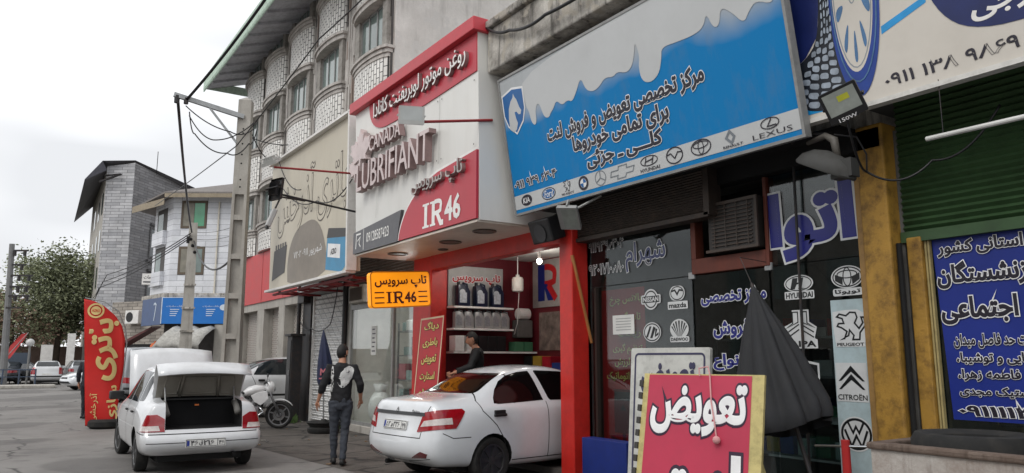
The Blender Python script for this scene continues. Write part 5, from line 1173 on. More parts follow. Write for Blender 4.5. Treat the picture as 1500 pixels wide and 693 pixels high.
b = MB(); b.rect(PF, -7.55, .82, -7.2, 1.16, .004); b.rect(PF, -7.55, .62, -7.2, .82, .003); b.rect(PF, -7.40, .5, -7.34, .66, .005); b.stroke(PF, [(-7.62, .56), (-7.37, .5), (-7.14, .56)], .03, .005); b.build('machine_print', mat('poster_machine', (88, 32, 36), .5), t)
b = MB(); b.rect(PF, -7.53, 1.02, -7.22, 1.13, .006); b.poly(PF, [(-7.44, .90), (-7.32, .90), (-7.38, .97)], .006); b.build('machine_panel_print', DGL, t)
# dim stock behind the glass
def shelf_unit(label, x, y0, y1, n, dz, z0=.3, depth=.35):
    t = thing('shelf_unit', label, 'shelf', (x, (y0+y1)/2, .12)); 
    for k in range(n):
        b = MB(); b.box((x, y0, z0+dz*k), (x+depth, y1, z0+dz*k+.03)); b.build('shelf', GALV, t)
    for y in (y0, y1-.03):
        b = MB(); b.box((x, y, .12), (x+.03, y+.03, z0+dz*(n-1)+.2)); b.build('upright', GALV, t)
    return t
shelf_unit('grey metal stock shelf behind the left half of the dark brake-shop glass', 8.6, 5.3, 7.6, 4, .5)
shelf_unit('grey metal stock shelf behind the right half of the dark brake-shop glass', 8.6, 3.8, 5.2, 4, .5)
rs = random.Random(11); BOXC = [mat('carton_'+n, c, .6, var=.15) for n, c in (('yellow', (170, 140, 50)), ('blue', (40, 60, 130)), ('red', (150, 40, 36)), ('white', (190, 190, 186)), ('green', (60, 110, 80)))]
for k in range(4):
    y = 3.9
    while y < 7.4:
        w = rs.uniform(.14, .3); h = rs.uniform(.1, .26)
        if not (5.05 < y+w and y < 5.35):
            o = MB().box((8.66, y, .332+.5*k), (8.9, y+w-.02, .332+.5*k+h)).build('parts_carton', rs.choice(BOXC), bevel=.004)
            tag(o, 'carton on the stock shelves deep behind the dark brake-shop glass', 'box', 'cartons on the brake-shop shelves')
        y += w
# display counter seen low behind the glass right of the parasol
t = thing('display_counter', 'low glass display counter with packets just inside the brake-shop window', 'counter', (6.9, 4.6, .12)); b = MB(); b.box((6.75, 4.3, .12), (7.1, 5.3, .2)); b.box((6.75, 4.3, .92), (7.1, 5.3, .95)); b.box((6.75, 4.3, .55), (7.1, 5.3, .57)); b.build('frame', GALV, t)
b = MB(); b.box((6.76, 4.32, .2), (6.765, 5.28, .92)); b.build('pane', GLASSD, t)
for i in range(4):
    o = MB().box((6.8, 4.4+.21*i, .585), (7.0, 4.56+.21*i, .585+.16+.04*(i % 2))).build('parts_packet', BOXC[(3, 4, 3, 1)[i]], bevel=.004); tag(o, 'pale packet inside the low glass display counter', 'packet', 'packets in the display counter')

# ------------------------------------------------------------------ blue banner in the tyre-shop window
t = thing('banner', 'deep blue vinyl banner with black white-edged Persian text under the green shutter', 'banner', (6.62, 2, 1.1)); NF = FX(6.635)
b = MB(); b.add([(6.635, 3.385, 2.56), (6.635, -2, 2.56), (6.63, -2, 1.05), (6.63, 3.33, 1.05)], [(0, 3, 2, 1)]); b.build('sheet', mat('banner_blue', (24, 44, 130), .4, var=.15, scale=1.2), t)
b = MB(); o_ = MB(); NF2 = FX(6.626)
for s, x0, x1, y0, y1 in (('کانون استانی کشور', -3.34, -2.35, 2.40, 2.54), ('خانه بازنشستگان', -3.36, -2.25, 2.13, 2.36), ('تامین اجتماعی', -3.35, -2.3, 1.83, 2.06), ('خیابان رشت حد فاصل میدان', -3.27, -2.42, 1.63, 1.75), ('پل دریایی و توشیبا،', -3.26, -2.5, 1.49, 1.60), ('مسجد فاطمه زهرا،', -3.26, -2.5, 1.365, 1.465), ('جایگاه لاستیک مجدی', -3.26, -2.4, 1.235, 1.335), ('۰۹۱۱۱۱۳۸۹۸۶۹', -3.28, -2.15, 1.085, 1.20)):
    letter(b, NF2, s, x0, y0, x1, y1, .04, .002, o_, .04)
o_.build('lettering_outline', WHT, t); b.build('lettering', INK, t)

# ------------------------------------------------------------------ small things on the fronts
def flood(label, loc, normal, up, w=.30, h=.24, body=BLKP, arm=None, group=None, led=True, face=None):
    t = thing('floodlight', label, 'floodlight', loc); n = Vector(normal).normalized(); u = Vector(up); u = (u-n*u.dot(n)).normalized(); x = u.cross(n)
    F = frame(loc, x, u)
    b = MB(); b.rect(F, -w/2, -h/2, w/2, h/2, .03, .05, r=.015); b.rect(F, -w*.32, -h*.32, w*.32, h*.32, -.02, .04)
    for i in range(5): b.rect(F, -w*.3+i*w*.14, -h*.3, -w*.28+i*w*.14, h*.3, -.06, .03)
    b.build('housing', body, t)
    b = MB(); b.rect(F, -w*.42, -h*.28, w*.42, h*.42, .031); b.build('lens', face or mat('flood_lens', (150, 156, 150), .12, var=.2, scale=6, spec=.8), t)
    if led: b = MB(); b.rect(F, -w*.08, .02, w*.22, h*.26, .032); b.build('led_chip', mat('led_yellow', (190, 190, 60), .4), t)
    b = MB(); b.tube([F @ Vector((-w*.52, 0, 0)), F @ Vector((-w*.54, 0, -.10)), F @ Vector((w*.54, 0, -.10)), F @ Vector((w*.52, 0, 0))], .012, 6)
    if arm: b.tube([F @ Vector((0, 0, -.10))]+[Vector(p) for p in arm], .016, 8)
    b.build('bracket', body, t); return t, F
t, F = flood('black floodlight with a yellow chip hanging at the corner between the two billboards', (5.32, 3.30, 3.53), (-.75, -.40, -.42), (-.2, .25, 1), .29, .26, arm=[(5.6, 3.5, 3.72), (5.9, 3.5, 3.72)])
b = MB(); letter(b, F, '150W', -.08, -.135, .06, -.105, .01, .033, rot=0); b.build('lettering', WHT, t)
flood('grey-rimmed floodlight under the left end of the blue billboard', (5.66, 7.22, 3.26), (-.50, -.30, -.75), (.6, 0, .6), .36, .26, body=mat('grey_housing', (150, 150, 148), .5, .3), arm=[(5.95, 6.95, 3.52)], led=False)
RODR = mat('red_rod', (150, 44, 44), .5)
def lamp_arm(label, tip, root, m, nrm, up, w, h, body, **k):
    t, F = flood(label, tip, nrm, up, w, h, body, led=False, **k); b = MB(); b.tube([Vector(tip)+Vector((.06, 0, -.08)), Vector(root)], .02, 8); b.build('arm', m, t)
lamp_arm('floodlight on a red arm reaching out beside the crimson sign box', (4.24, 8.75, 4.72), (5.5, 8.75, 4.88), RODR, (-.35, -.85, -.2), (0, 0, 1), .34, .24, mat('pale_housing', (190, 190, 186), .5), face=mat('pale_lens', (196, 200, 198), .15, spec=.8))
lamp_arm('floodlight on a red arm in front of the beige battery sign', (3.74, 13.42, 5.03), (5.38, 13.42, 5.04), RODR, (.6, .2, -.9), (0, .3, 1), .34, .20, mat('pale_housing', (190, 190, 186), .5))
lamp_arm('dark floodlight on the lower arm of the beige battery sign', (3.86, 13.42, 4.55), (5.38, 13.42, 4.30), DKMET, (.9, .3, -.1), (0, 0, 1), .34, .40, DKMET)
t = thing('security_camera', 'small security camera hanging below the dark floodlight of the battery sign', 'camera', (3.9, 13.42, 4.1)); b = MB(); b.bar((3.86, 13.42, 4.18), (3.74, 13.42, 3.86), .10, .09); b.build('housing', mat('camera_grey', (170, 170, 168), .5), t, bevel=.02); b = MB(); b.tube([(3.86, 13.42, 4.2), (3.95, 13.42, 4.42), (4.4, 13.42, 4.40)], .018, 6); b.build('bracket', DKMET, t); b = MB(); b.cyl((3.735, 13.42, 3.85), (3.725, 13.42, 3.82), .035, 12); b.build('lens', BLKP, t)
# loudspeaker and old lamp
t = thing('loudspeaker', 'black box loudspeaker hung under the soffit next to the red column', 'loudspeaker', (6.0, 8.2, 3.1)); M = Matrix.Translation((6.0, 8.15, 3.27)) @ Matrix.Rotation(R(-20), 4, 'Y'); b = MB(); b.cbox((0, 0, 0), (.24, .46, .32), M); b.build('cabinet', BLKP, t, bevel=.02); b = MB(); b.lathe([(.12, 0), (.125, .01), (.06, .004)], M @ Matrix.Translation((-.122, .0, -.02)) @ Matrix.Rotation(R(-90), 4, 'Y'), 20); b.build('cone', mat('cone_grey', (52, 52, 54), .7), t); b = MB(); b.bar((6.05, 8.15, 3.42), (6.3, 8.15, 3.56), .04); b.build('bracket', DKMET, t)
t = thing('hanging_lamp', 'dusty grey lamp head dangling from wires over the big blue lettering', 'lamp', (5.95, 3.9, 3.2)); G_ = mat('dusty_lamp', (62, 62, 60), .7, dirt=.6)
b = MB(); M = Matrix.Translation((5.95, 3.90, 3.22)) @ Matrix.Rotation(R(28), 4, 'X') @ Matrix.Diagonal((.5, 1.0, .62, 1)); b.lathe([(.30, -.05), (.31, -.02), (.27, .10), (.17, .2), (.05, .24)], M, 24); b.cbox((5.95, 3.72, 3.17), (.12, .2, .16)); b.build('shade', G_, t, smooth='auto')
b = MB(); b.tube([(5.95, 3.78, 3.30), (5.95, 3.80, 3.45), (5.98, 3.90, 3.52), (6.0, 4.1, 3.50)], [.03, .038, .03, .02], 8); b.build('socket', mat('pale_ceramic', (96, 92, 86), .6, dirt=.4), t, smooth=True)
b = MB(); b.tube([(5.95, 3.8, 3.5), (6.05, 3.65, 3.46), (6.1, 3.6, 3.3), (6.12, 3.62, 3.15)], .008, 6); b.tube([(5.98, 3.9, 3.54), (6.0, 4.2, 3.62), (6.2, 4.4, 3.6)], .012, 6); b.build('wire', BLKP, t)
t = thing('fluorescent_tube', 'unlit white fluorescent tube hanging in front of the green shutter', 'lamp', (5.95, 2.5, 3.3)); b = MB(); b.cyl((5.9, 2.98, 3.25), (5.9, 1.75, 3.24), .019, 10); b.build('tube', mat('tube_white', (206, 206, 202), .3), t)
b = MB(); b.tube([(5.9, 2.85, 3.26), (5.9, 2.85, 3.7)], .004, 5); b.tube([(5.9, 1.9, 3.26), (5.9, 1.9, 3.7)], .004, 5); b.build('hanger', DKMET, t)
# amber light box
t = thing('light_box_sign', 'lit amber box sign with dark red Persian lettering hung at the red column', 'sign', (5.95, 12.6, 2.48)); AF = frame((5.775, 12.2, 2.755), (1, 0, .075), (0, 0, 1))
b = MB(); b.rect(AF, -.56, -.31, .58, .31, 0, .16, r=.06); b.build('box', emit('amber_lit', (246, 150, 16), .55), t)
b = MB(); b.stroke(AF, rrect(-.56, -.31, .58, .31, .06), .022, .003, closed=True); b.build('rim', mat('amber_rim', (216, 130, 20), .5), t)
b = MB(); letter(b, AF, 'تاپ سرویس', -.49, .02, .52, .25, .03, .006); slab_IR46(b, AF, -.28, -.24, .30, -.04, .006)
for s in (-1, 1):
    for y in (-.05, -.14, -.23): b.rect(AF, .01+s*.42-.09, y-.01, .01+s*.42+.09, y+.012, .006)
b.build('lettering', mat('sign_maroon', (84, 14, 20), .5), t); b = MB(); b.bar((6.44, 12.36, 2.95), (6.0, 12.28, 2.95), .04); b.build('bracket', DKMET, t)
# leaning red panel
t = thing('leaning_sign', 'tall narrow red panel of yellow Persian words leaning on the red column', 'sign', (6.1, 12, 0)); LF = frame((6.02, 11.80, .10), (.02, -1, .03), (.10, .17, 1)); b = MB(); b.rect(LF, -.42, 0, .42, 2.18, 0, .03); b.build('board', mat('panel_red', (176, 24, 34), .45, dirt=.15), t)
b = MB(); b.stroke(LF, [(-.40, .02), (.40, .02), (.40, 2.16), (-.40, 2.16)], .03, .003, closed=True); b.build('edge', mat('edge_cream', (206, 190, 160), .5), t)
b = MB(); o_ = MB()
for i, s in enumerate(('دیاگ', 'باطری', 'تعویض', 'استارت', 'دینام', 'انژکتور', 'روغن')): letter(b, LF, s, -.25, 1.93-.29*i, .27, 2.10-.29*i, .02, .004, o_, .05)
o_.build('lettering_outline', mat('panel_dark', (40, 16, 10), .5), t); b.build('lettering', mat('letter_yellow', (216, 196, 110), .5), t)
# notice strip on the display window
t = thing('price_strip', 'narrow white paper strip taped on the display window', 'notice', (6.49, 15.0, 1.9)); b = MB(); F = FX(6.488); b.rect(F, -15.08, 1.62, -14.82, 2.22, .002); b.build('sheet', mat('paper', (214, 214, 210), .7), t); b = MB(); [b.rect(F, -15.03, 2.14-.09*i, -14.90+.04*(i % 2), 2.165-.09*i, .003) for i in range(6)]; b.build('print', INK, t)
# window air conditioner of the display window, shelves and goods
t = thing('air_conditioner', 'white framed window air conditioner over the display window, left end', 'air conditioner', (6.45, 15.6, 2.5)); b = MB(); b.box((6.30, 15.15, 2.74), (6.9, 15.95, 3.12)); b.build('housing', mat('ac_cream', (190, 184, 172), .6, dirt=.4), t, bevel=.015); b = MB(); [b.box((6.285, 15.22+.05*i, 2.79), (6.30, 15.235+.05*i, 3.07)) for i in range(14)]; b.build('grille', mat('ac_brown', (96, 86, 78), .6), t)
sh = shelf_unit('steel display shelves behind the glass beside the white roller shutter', 7.2, 13.2, 15.3, 4, .52, .55, .35)
GOODS = [mat('goods_red', (170, 30, 44), .45, var=.2), mat('goods_pink', (200, 120, 130), .5, var=.2), mat('goods_black', (26, 26, 28), .5), mat('goods_clear', (150, 172, 170), .2, var=.2), mat('goods_white', (206, 206, 202), .5)]
for k in range(4):
    y = 13.3
    while y < 15.1:
        w = rs.uniform(.18, .42); h = rs.uniform(.15, .4); gm = rs.choice(GOODS)
        o = MB().box((7.24, y, .58+.52*k), (7.5, y+w-.04, .58+.52*k+h)).build('boxed_goods', gm, bevel=.015); tag(o, 'packet of goods on the steel shelves behind the display glass', 'box', 'goods in the display window'); y += w
t = thing('white_sack', 'white plastic sack standing at the bottom of the display window', 'sack', (6.8, 15.3, .13)); b = MB(); b.ball((6.85, 15.35, .5), .36, 10, (.7, .8, 1.05)); b.tube([(6.85, 15.35, .8), (6.85, 15.33, 1.0)], [.1, .16], 10); b.build('bag', mat('sack_white', (214, 214, 212), .6, bump=.3), t, smooth=True)
# ---- inside the oil workshop
t = thing('wall_sign', 'pale panel with red Persian lettering above the oil shelves', 'sign', (7.35, 12.28, 2.5)); IF = FY(12.285); b = MB(); b.rect(IF, 6.78, 2.48, 7.98, 3.26, 0, .02); b.build('board', mat('board_pale', (170, 172, 170), .6, dirt=.15), t)
b = MB(); o_ = MB(); letter(b, IF, 'تاپ سرویس', 6.86, 2.93, 7.92, 3.14, .035, .004, o_, .04); o_.build('lettering_outline', WHT, t); b.build('lettering', mat('letter_red', (170, 24, 30), .45), t)
R_ = thing('wall_sign', 'grey panel with a big blue and red R on the workshop wall', 'sign', (8.61, 11.65, 2.5))
F = FX(8.605); b = MB(); b.rect(F, -12.16, 2.52, -11.15, 3.43, 0, .012); b.build('board', mat('board_grey', (150, 146, 142), .6, dirt=.2), R_)
b = MB(); b.rect(F, -11.98, 2.64, -11.76, 3.34, .004); b.poly(F, [(-11.80, 2.96), (-11.68, 2.96), (-11.48, 2.64), (-11.66, 2.64)][::-1], .005); b.build('blue_letter', mat('letter_blue', (20, 36, 110), .4), R_)
b = MB(); b.stroke(F, [(-11.76, 3.29)]+arc((-11.68, 3.29), (-11.42, 3.26), (-11.44, 3.12), 6)+arc((-11.46, 3.0), (-11.56, 2.96), (-11.76, 2.96), 5), .12, .004); b.stroke(F, [(-11.64, 2.94), (-11.40, 2.66)], .14, .006); b.build('red_letter', mat('letter_red', (170, 24, 30), .45), R_)
for z in (2.46, 2.06, 1.64):
    o = MB().box((6.76, 12.02, z), (8.06, 12.295, z+.035)).build('wall_shelf', WHP, bevel=.004); tag(o, {2.46: 'top white wall shelf carrying three dark oil canisters', 2.06: 'middle white wall shelf carrying six silver oil canisters', 1.64: 'lowest white wall shelf carrying cartons behind the man'}[z], 'shelf')
def canister(m, lm, cap):
    t = thing('oil_canister', 'oil canister', 'canister'); outline = [(-.10, 0), (.10, 0), (.11, .02), (.11, .22), (.06, .30), (-.02, .33), (-.10, .31)]
    F0 = FY(0); b = MB(); b.poly(F0, outline[:], .05, .10); b.build('body', m, t, bevel=.012, smooth='auto')
    b = MB(); b.tube([(.085, 0, .24), (.075, 0, .33), (.0, 0, .345)], .016, 8); b.build('handle', m, t, smooth=True)
    b = MB(); b.cyl((-.07, 0, .31), (-.07, 0, .36), .025, 12); b.build('cap', cap, t)
    b = MB(); b.rect(F0, -.075, .05, .045, .2, .0525); b.disc(F0, -.03, .2, .05, .05, .053); b.build('label', lm, t); return t
CD = canister(mat('canister_navy', (22, 30, 52), .3), mat('canister_label', (170, 176, 182), .3, var=.3, scale=25), BLKP); CS = canister(mat('canister_silver', (160, 160, 160), .35, .3), mat('canister_label_grey', (130, 130, 134), .4, var=.25, scale=25), mat('cap_dark', (50, 50, 52), .4))
def fill(proto, xs, z, sc, labels, grp):
    for i, x in enumerate(xs):
        o = proto if i == 0 else dup(proto); place(o, (x, 12.14, z)); o.scale = (sc,)*3; o['label'] = labels; o['group'] = grp
fill(CD, (7.0, 7.38, 7.74), 2.497, 1.25, 'dark oil canister on the top white shelf in front of the pale panel', 'dark oil canisters on the top shelf')
fill(CS, (6.92, 7.12, 7.34, 7.53, 7.72, 7.91), 2.097, .95, 'silver oil canister in the row on the middle white shelf', 'silver oil canisters on the middle shelf')
for i, (x, m) in enumerate(((6.9, WHP), (7.15, WHP), (7.4, BLKP), (7.6, BLKP), (7.8, BLKP), (8.2, BOXC[4]), (8.42, BOXC[4]))):
    o = MB().box((x-.095, 12.04, 1.68), (x+.095, 12.27, 1.96 if i < 5 else 1.86)).build('filter_carton', m, bevel=.006); tag(o, ('white carton with a red band on the lowest workshop shelf', 'black carton on the lowest workshop shelf', 'green carton at the shelf end, right of the black ones')[0 if i < 2 else 1 if i < 5 else 2], 'box', ('white cartons on the lowest shelf', 'black cartons on the lowest shelf', 'green cartons at the shelf end')[0 if i < 2 else 1 if i < 5 else 2])
    if i < 2: pass
t = thing('wall_ledge', 'narrow ledge carrying the green cartons on the red workshop wall', 'shelf', (8.35, 12.2, 1.64)); MB().box((8.07, 12.02, 1.64), (8.6, 12.295, 1.675)).build('board', WHP, t)
t = thing('hanging_lantern', 'white bottle-shaped lamp hanging by a cord in front of the red workshop wall', 'lamp', (8.0, 11.9, 2.95)); b = MB(); b.lathe([(.02, 0), (.10, .02), (.11, .06), (.11, .24), (.09, .28), (.04, .29), (.035, .33)], Matrix.Translation((8.0, 11.8, 2.78)), 20); b.build('globe', mat('lantern_white', (214, 212, 204), .4), t, smooth='auto'); b = MB(); b.tube([(8.0, 11.8, 3.1), (8.0, 11.8, 3.45)], .01, 6); b.tube([(8.03, 11.8, 2.78), (8.06, 11.9, 2.2), (8.12, 12.1, 2.0), (8.3, 12.28, 2.1)], .007, 6); b.build('cord', WHP, t)
t = thing('dispenser_box', 'grey dispenser box with a paper roll on the red workshop wall', 'dispenser', (8.45, 12.2, 1.9)); b = MB(); b.box((8.2, 12.1, 1.94), (8.56, 12.295, 2.28)); b.build('box', mat('grey_box', (96, 94, 92), .6, dirt=.3), t, bevel=.02); b = MB(); b.cyl((8.26, 12.18, 2.40), (8.5, 12.18, 2.40), .11, 16); b.build('roll', WHP, t)
t = thing('parts_poster', 'patterned brown notice board low on the back wall of the workshop', 'poster', (8.6, 11.6, 1.9)); b = MB(); b.rect(F, -11.95, 1.70, -11.2, 2.42, .002); b.build('sheet', mat('poster_brown', (120, 108, 100), .6, var=.6, scale=6), t)
t = thing('ceiling_bulb', 'lit round bulb under the workshop ceiling near the R panel', 'lamp', (7.75, 10.8, 3.3)); b = MB(); b.ball((7.75, 10.75, 3.24), .05, 8); b.build('bulb', emit('bulb_lit', (255, 250, 238), 8), t, smooth=True); b = MB(); b.cyl((7.75, 10.75, 3.28), (7.75, 10.75, 3.45), .03, 10); b.build('socket', WHP, t)
t = thing('ceiling_spot', 'lit small spot at the left of the workshop ceiling behind the red beam', 'lamp', (6.9, 11.6, 3.44)); b = MB(); b.lathe([(.07, 0), (.07, .03), (.05, .035)], Matrix.Translation((6.95, 11.2, 3.40)), 16); b.build('spot', emit('bulb_lit', (255, 250, 238), 8), t)
t = thing('ceiling_spot', 'lit small spot close to the top of the right red column', 'lamp', (6.95, 8.75, 3.44)); b = MB(); b.lathe([(.07, 0), (.07, .03), (.05, .035)], Matrix.Translation((6.8, 8.75, 3.40)), 16); b.build('spot', emit('bulb_lit', (255, 250, 238), 8), t)
for p in ((7.75, 10.75, 3.1), (6.95, 11.2, 3.3)):
    l = bpy.data.lights.new('workshop_lamp', 'POINT'); l.energy = 9; l.shadow_soft_size = .07; l.color = (1, .96, .9); lo = bpy.data.objects.new('workshop_lamp', l); COL.objects.link(lo); lo.location = p

# ------------------------------------------------------------------ battery sign
BEI = mat('sign_beige', (196, 188, 170), .45, var=.08, scale=.6, dirt=.2, dirtc=(150, 140, 120), streak=True)
t = thing('shop_sign', 'weathered beige battery sign with outlined Persian lettering and printed batteries', 'sign', (5.4, 16.2, 3.2)); F = FX(5.4)
b = MB(); b.add([(5.4, 18.95, 3.20), (5.4, 13.6, 3.20), (5.4, 13.72, 6.35), (5.4, 19.15, 6.40), (5.58, 18.95, 3.20), (5.58, 13.6, 3.20), (5.58, 13.72, 6.35), (5.58, 19.15, 6.40)], [(0, 1, 2, 3), (7, 6, 5, 4), (0, 4, 5, 1), (1, 5, 6, 2), (2, 6, 7, 3), (3, 7, 4, 0)]); b.build('panel', BEI, t)
b = MB(); b.bar((5.39, 13.60, 3.2), (5.39, 13.72, 6.36), .07, .2, up=(1, 0, 0)); b.bar((5.39, 13.7, 6.37), (5.39, 19.16, 6.42), .05, .2, up=(1, 0, 0)); b.bar((5.39, 13.6, 3.18), (5.39, 18.97, 3.18), .05, .2, up=(1, 0, 0)); b.build('frame', WHP, t)
b = MB(); o_ = MB(); letter(b, F, 'باتری آذرخش', -18.5, 4.45, -13.95, 5.85, -.005, .004, o_, .022); o_.build('lettering_outline', mat('outline_brown', (84, 76, 68), .5), t); b.build('lettering', BEI, t)
b = MB(); b.poly(F, [(-17.55, 3.62)]+arc((-17.5, 3.3), (-16.2, 3.02), (-15.0, 3.34), 8)+arc((-14.95, 3.6), (-15.3, 4.6), (-16.2, 4.55), 8)+arc((-16.8, 4.5), (-17.5, 4.3), (-17.55, 3.7), 8), .004); b.build('grey_blob_print', mat('print_taupe', (134, 126, 116), .5, var=.15), t)
b = MB(); letter(b, F, 'شهریور ۰۹۱۱ ۷۲۰۲', -17.1, 3.74, -15.25, 3.95, .0, .006); b.build('lettering', WHT, t)
b = MB(); b.poly(F, [(-18.75, 3.42), (-17.75, 3.55), (-17.65, 4.2), (-18.65, 4.15)], .005); [b.rect(F, -18.55+.18*i, 4.16, -18.45+.18*i, 4.28, .0055) for i in range(5)]; b.build('dark_battery_print', mat('print_charcoal', (62, 60, 60), .5), t)
b = MB(); b.poly(F, [(-15.0, 3.35), (-14.1, 3.22), (-13.75, 3.4), (-13.75, 3.92), (-14.95, 4.06)], .005); b.build('blue_battery_print', mat('print_light_blue', (70, 140, 178), .5, var=.12), t)
b = MB(); b.poly(F, [(-14.9, 3.6), (-14.2, 3.5), (-14.2, 3.78), (-14.9, 3.88)], .006); b.build('battery_label_print', WHT, t); b = MB(); b.poly(F, [(-14.98, 4.0), (-13.78, 3.88), (-13.80, 4.05), (-14.9, 4.2)], .0055); letter(b, F, 'AZRO', -14.72, 3.62, -14.4, 3.74, .03, .008); b.build('battery_top_print', mat('print_charcoal', (62, 60, 60), .5), t)
b = MB()
for y in (13.9, 15.4, 16.9, 18.4): b.bar((5.5, y, 3.1), (6.6, y, 3.1), .05); b.bar((5.5, y, 3.1), (5.5, y, 3.22), .05)
b.bar((5.5, 13.7, 3.1), (5.5, 18.9, 3.1), .05); b.bar((5.95, 13.7, 3.1), (5.95, 18.9, 3.1), .05)
for i in range(9): b.bar((5.5, 13.9+.55*i, 3.1), (5.95, 14.2+.55*i, 3.1), .03)
b.build('girder', mat('girder_red', (130, 36, 40), .6), t)

t = thing('added_ceiling_tube', 'unseen white tube added under the ceiling to light the display window room', 'lamp', (7.6, 14.3, 3.05)); b = MB(); b.cyl((7.0, 13.4, 3.06), (7.0, 15.6, 3.06), .02, 10); b.build('tube', emit('added_tube_lit', (246, 250, 250), 3), t); b = MB(); b.box((6.96, 13.35, 3.085), (7.04, 15.65, 3.128)); b.build('fitting', WHP, t)  # unseen tube, added to brighten the display room
l = bpy.data.lights.new('display_fill_light', 'POINT'); l.energy = 17; l.shadow_soft_size = .25; l.color = (.96, 1, .98); lo = bpy.data.objects.new('display_fill_light', l); COL.objects.link(lo); lo.location = (7.0, 14.4, 2.9)  # fill light added with the tube so the room behind the glass reads

# more stock in the workshop: filters hung on the wall, cartons under the shelves, a drum and cans
rs = random.Random(23)
for i in range(9):
    x = 6.86+.13*i; o = MB().lathe([(.045, 0), (.05, .01), (.05, .10), (.03, .115)], Matrix.Translation((x, 12.16, 1.678)) if False else Matrix.Translation((x, 12.10, 1.24)), 14).build('oil_filter', (GOODS[0], GOODS[2], GOODS[4], BOXC[0])[i % 4], smooth='auto'); tag(o, 'small round oil filter lined up on the counter under the wall shelves', 'filter', 'oil filters on the workshop counter')
t = thing('work_counter', 'grey steel counter along the red wall below the wall shelves', 'counter', (7.6, 12.1, .1)); b = MB(); b.box((6.78, 11.95, 1.2), (8.55, 12.295, 1.24)); b.build('top', GALV, t); b = MB(); b.box((6.8, 12.0, .1), (8.53, 12.28, 1.2)); b.build('front', DKMET, t)
for i, (y, z, m) in enumerate(((12.0, 1.3, GOODS[2]), (11.7, 1.3, BOXC[0]), (11.4, 1.3, GOODS[0]), (11.1, 1.3, BOXC[1]), (10.8, 1.3, GOODS[4]), (12.0, 1.02, BOXC[2]), (11.6, 1.02, BOXC[4]), (11.2, 1.02, GOODS[2]))):
    o = MB().box((8.36, y-.13, z), (8.6, y+.13, z+rs.uniform(.16, .3))).build('parts_box', m, bevel=.006); tag(o, 'coloured box on the ledges of the back wall of the workshop', 'box', 'boxes on the back wall of the workshop')
for z in (1.0, 1.28): tag(MB().box((8.3, 9.0, z-.02), (8.61, 12.2, z)).build('back_ledge', GALV), 'steel ledge along the back wall of the workshop, %s one' % ('lower' if z < 1.1 else 'upper'), 'shelf')
from mathutils import noise as mnoise
# ------------------------------------------------------------------ on the pavement
UBL = mat('parasol_black', (36, 37, 40), .8, var=.3, scale=3, dirt=.35, dirtc=(52, 50, 48), bump=.35)
def folded(mb, base, top, r, pleats, squash=1., n=48, prof=None):
    """a furled parasol cloth: deep pleats hanging round the pole, widening downward"""
    base, top = Vector(base), Vector(top); ax = (top-base); L = ax.length; ax.normalize(); x = ax.cross(Vector((0, 1, 0))).normalized(); y = ax.cross(x)
    rows = prof or [(1.0, .05), (.97, .10), (.85, .30), (.65, .55), (.45, .76), (.25, .95), (.10, 1.0), (.02, .93), (.0, .70)]
    vs = []; fs = []
    for k, (h, q) in enumerate(rows):
        for j in range(n):
            a = 2*math.pi*j/n; f = 1+(.26*(abs(math.sin(pleats*a/2+.5*h))-.6)+.10*math.sin(3*a+2.2*h))*min(1, q*1.3)
            d = r*q*f*(1+.07*mnoise.noise(Vector((math.cos(a)*2.4, math.sin(a)*2.4, h*7)))+.03*mnoise.noise(Vector((math.cos(a)*7, math.sin(a)*7, h*22)))); p = base+ax*(L*h-(.05*math.sin(2*a+1) if h < .2 else 0))+x*d*math.cos(a)*squash+y*d*math.sin(a); vs.append(p)
    for k in range(len(rows)-1):
        for j in range(n): fs.append((k*n+j, (k+1)*n+j, (k+1)*n+(j+1) % n, k*n+(j+1) % n))
    fs.append(tuple(range(n))); mb.add(vs, fs)
t = thing('parasol', 'big furled black parasol leaning before the lettered glass front', 'parasol', (5.75, 4.2, 0))
b = MB(); folded(b, (5.72, 4.34, .94), (5.78, 4.62, 2.22), .45, 11, .72, 88, prof=[(1.0, .03), (.96, .08), (.82, .25), (.64, .46), (.46, .66), (.28, .83), (.12, .97), (.04, 1.0), (.0, .95)]); b.build('cloth', UBL, t, smooth=True)
b = MB(); b.cyl((5.70, 3.90, .06), (5.78, 4.63, 2.24), .018, 10); b.tube([(5.76, 4.55, 2.1), (5.9, 4.85, 2.52), (6.42, 4.95, 2.52)], .004, 5); b.build('pole', DKMET, t)
b = MB(); b.lathe([(.24, 0), (.24, .05), (.06, .10), (.04, .2)], Matrix.Translation((5.70, 3.9, .004)), 20); b.build('foot', DKMET, t)
t = thing('parasol', 'slim furled navy parasol in a tyre-like stand in front of the white shutter', 'parasol', (5.78, 15.85, 0)); NVY = mat('parasol_navy', (24, 34, 66), .6, var=.2)
b = MB(); folded(b, (5.76, 15.75, 1.03), (5.68, 15.75, 2.16), .20, 6, .8); b.build('cloth', NVY, t, smooth=True)
b = MB(); F = frame((5.70, 15.56, 1.2), (.96, -.28, 0), (0, 0, 1)); letter(b, F, 'M', -.12, .0, .0, .14, .04, .0); b.rect(F, -.14, -.08, .1, -.05, .0); b.build('lettering', mat('parasol_print', (200, 120, 130), .6), t)
b = MB(); b.cyl((5.80, 15.85, .05), (5.68, 15.75, 2.2), .016, 10); b.build('pole', GALV, t)
b = MB(); b.lathe([(.30, 0), (.33, .04), (.33, .10), (.28, .13), (.30, .16), (.36, .22), (.34, .24), (.12, .20), (.05, .28)], Matrix.Translation((5.80, 15.86, .004)), 28); b.build('stand', RUB, t, smooth='auto')
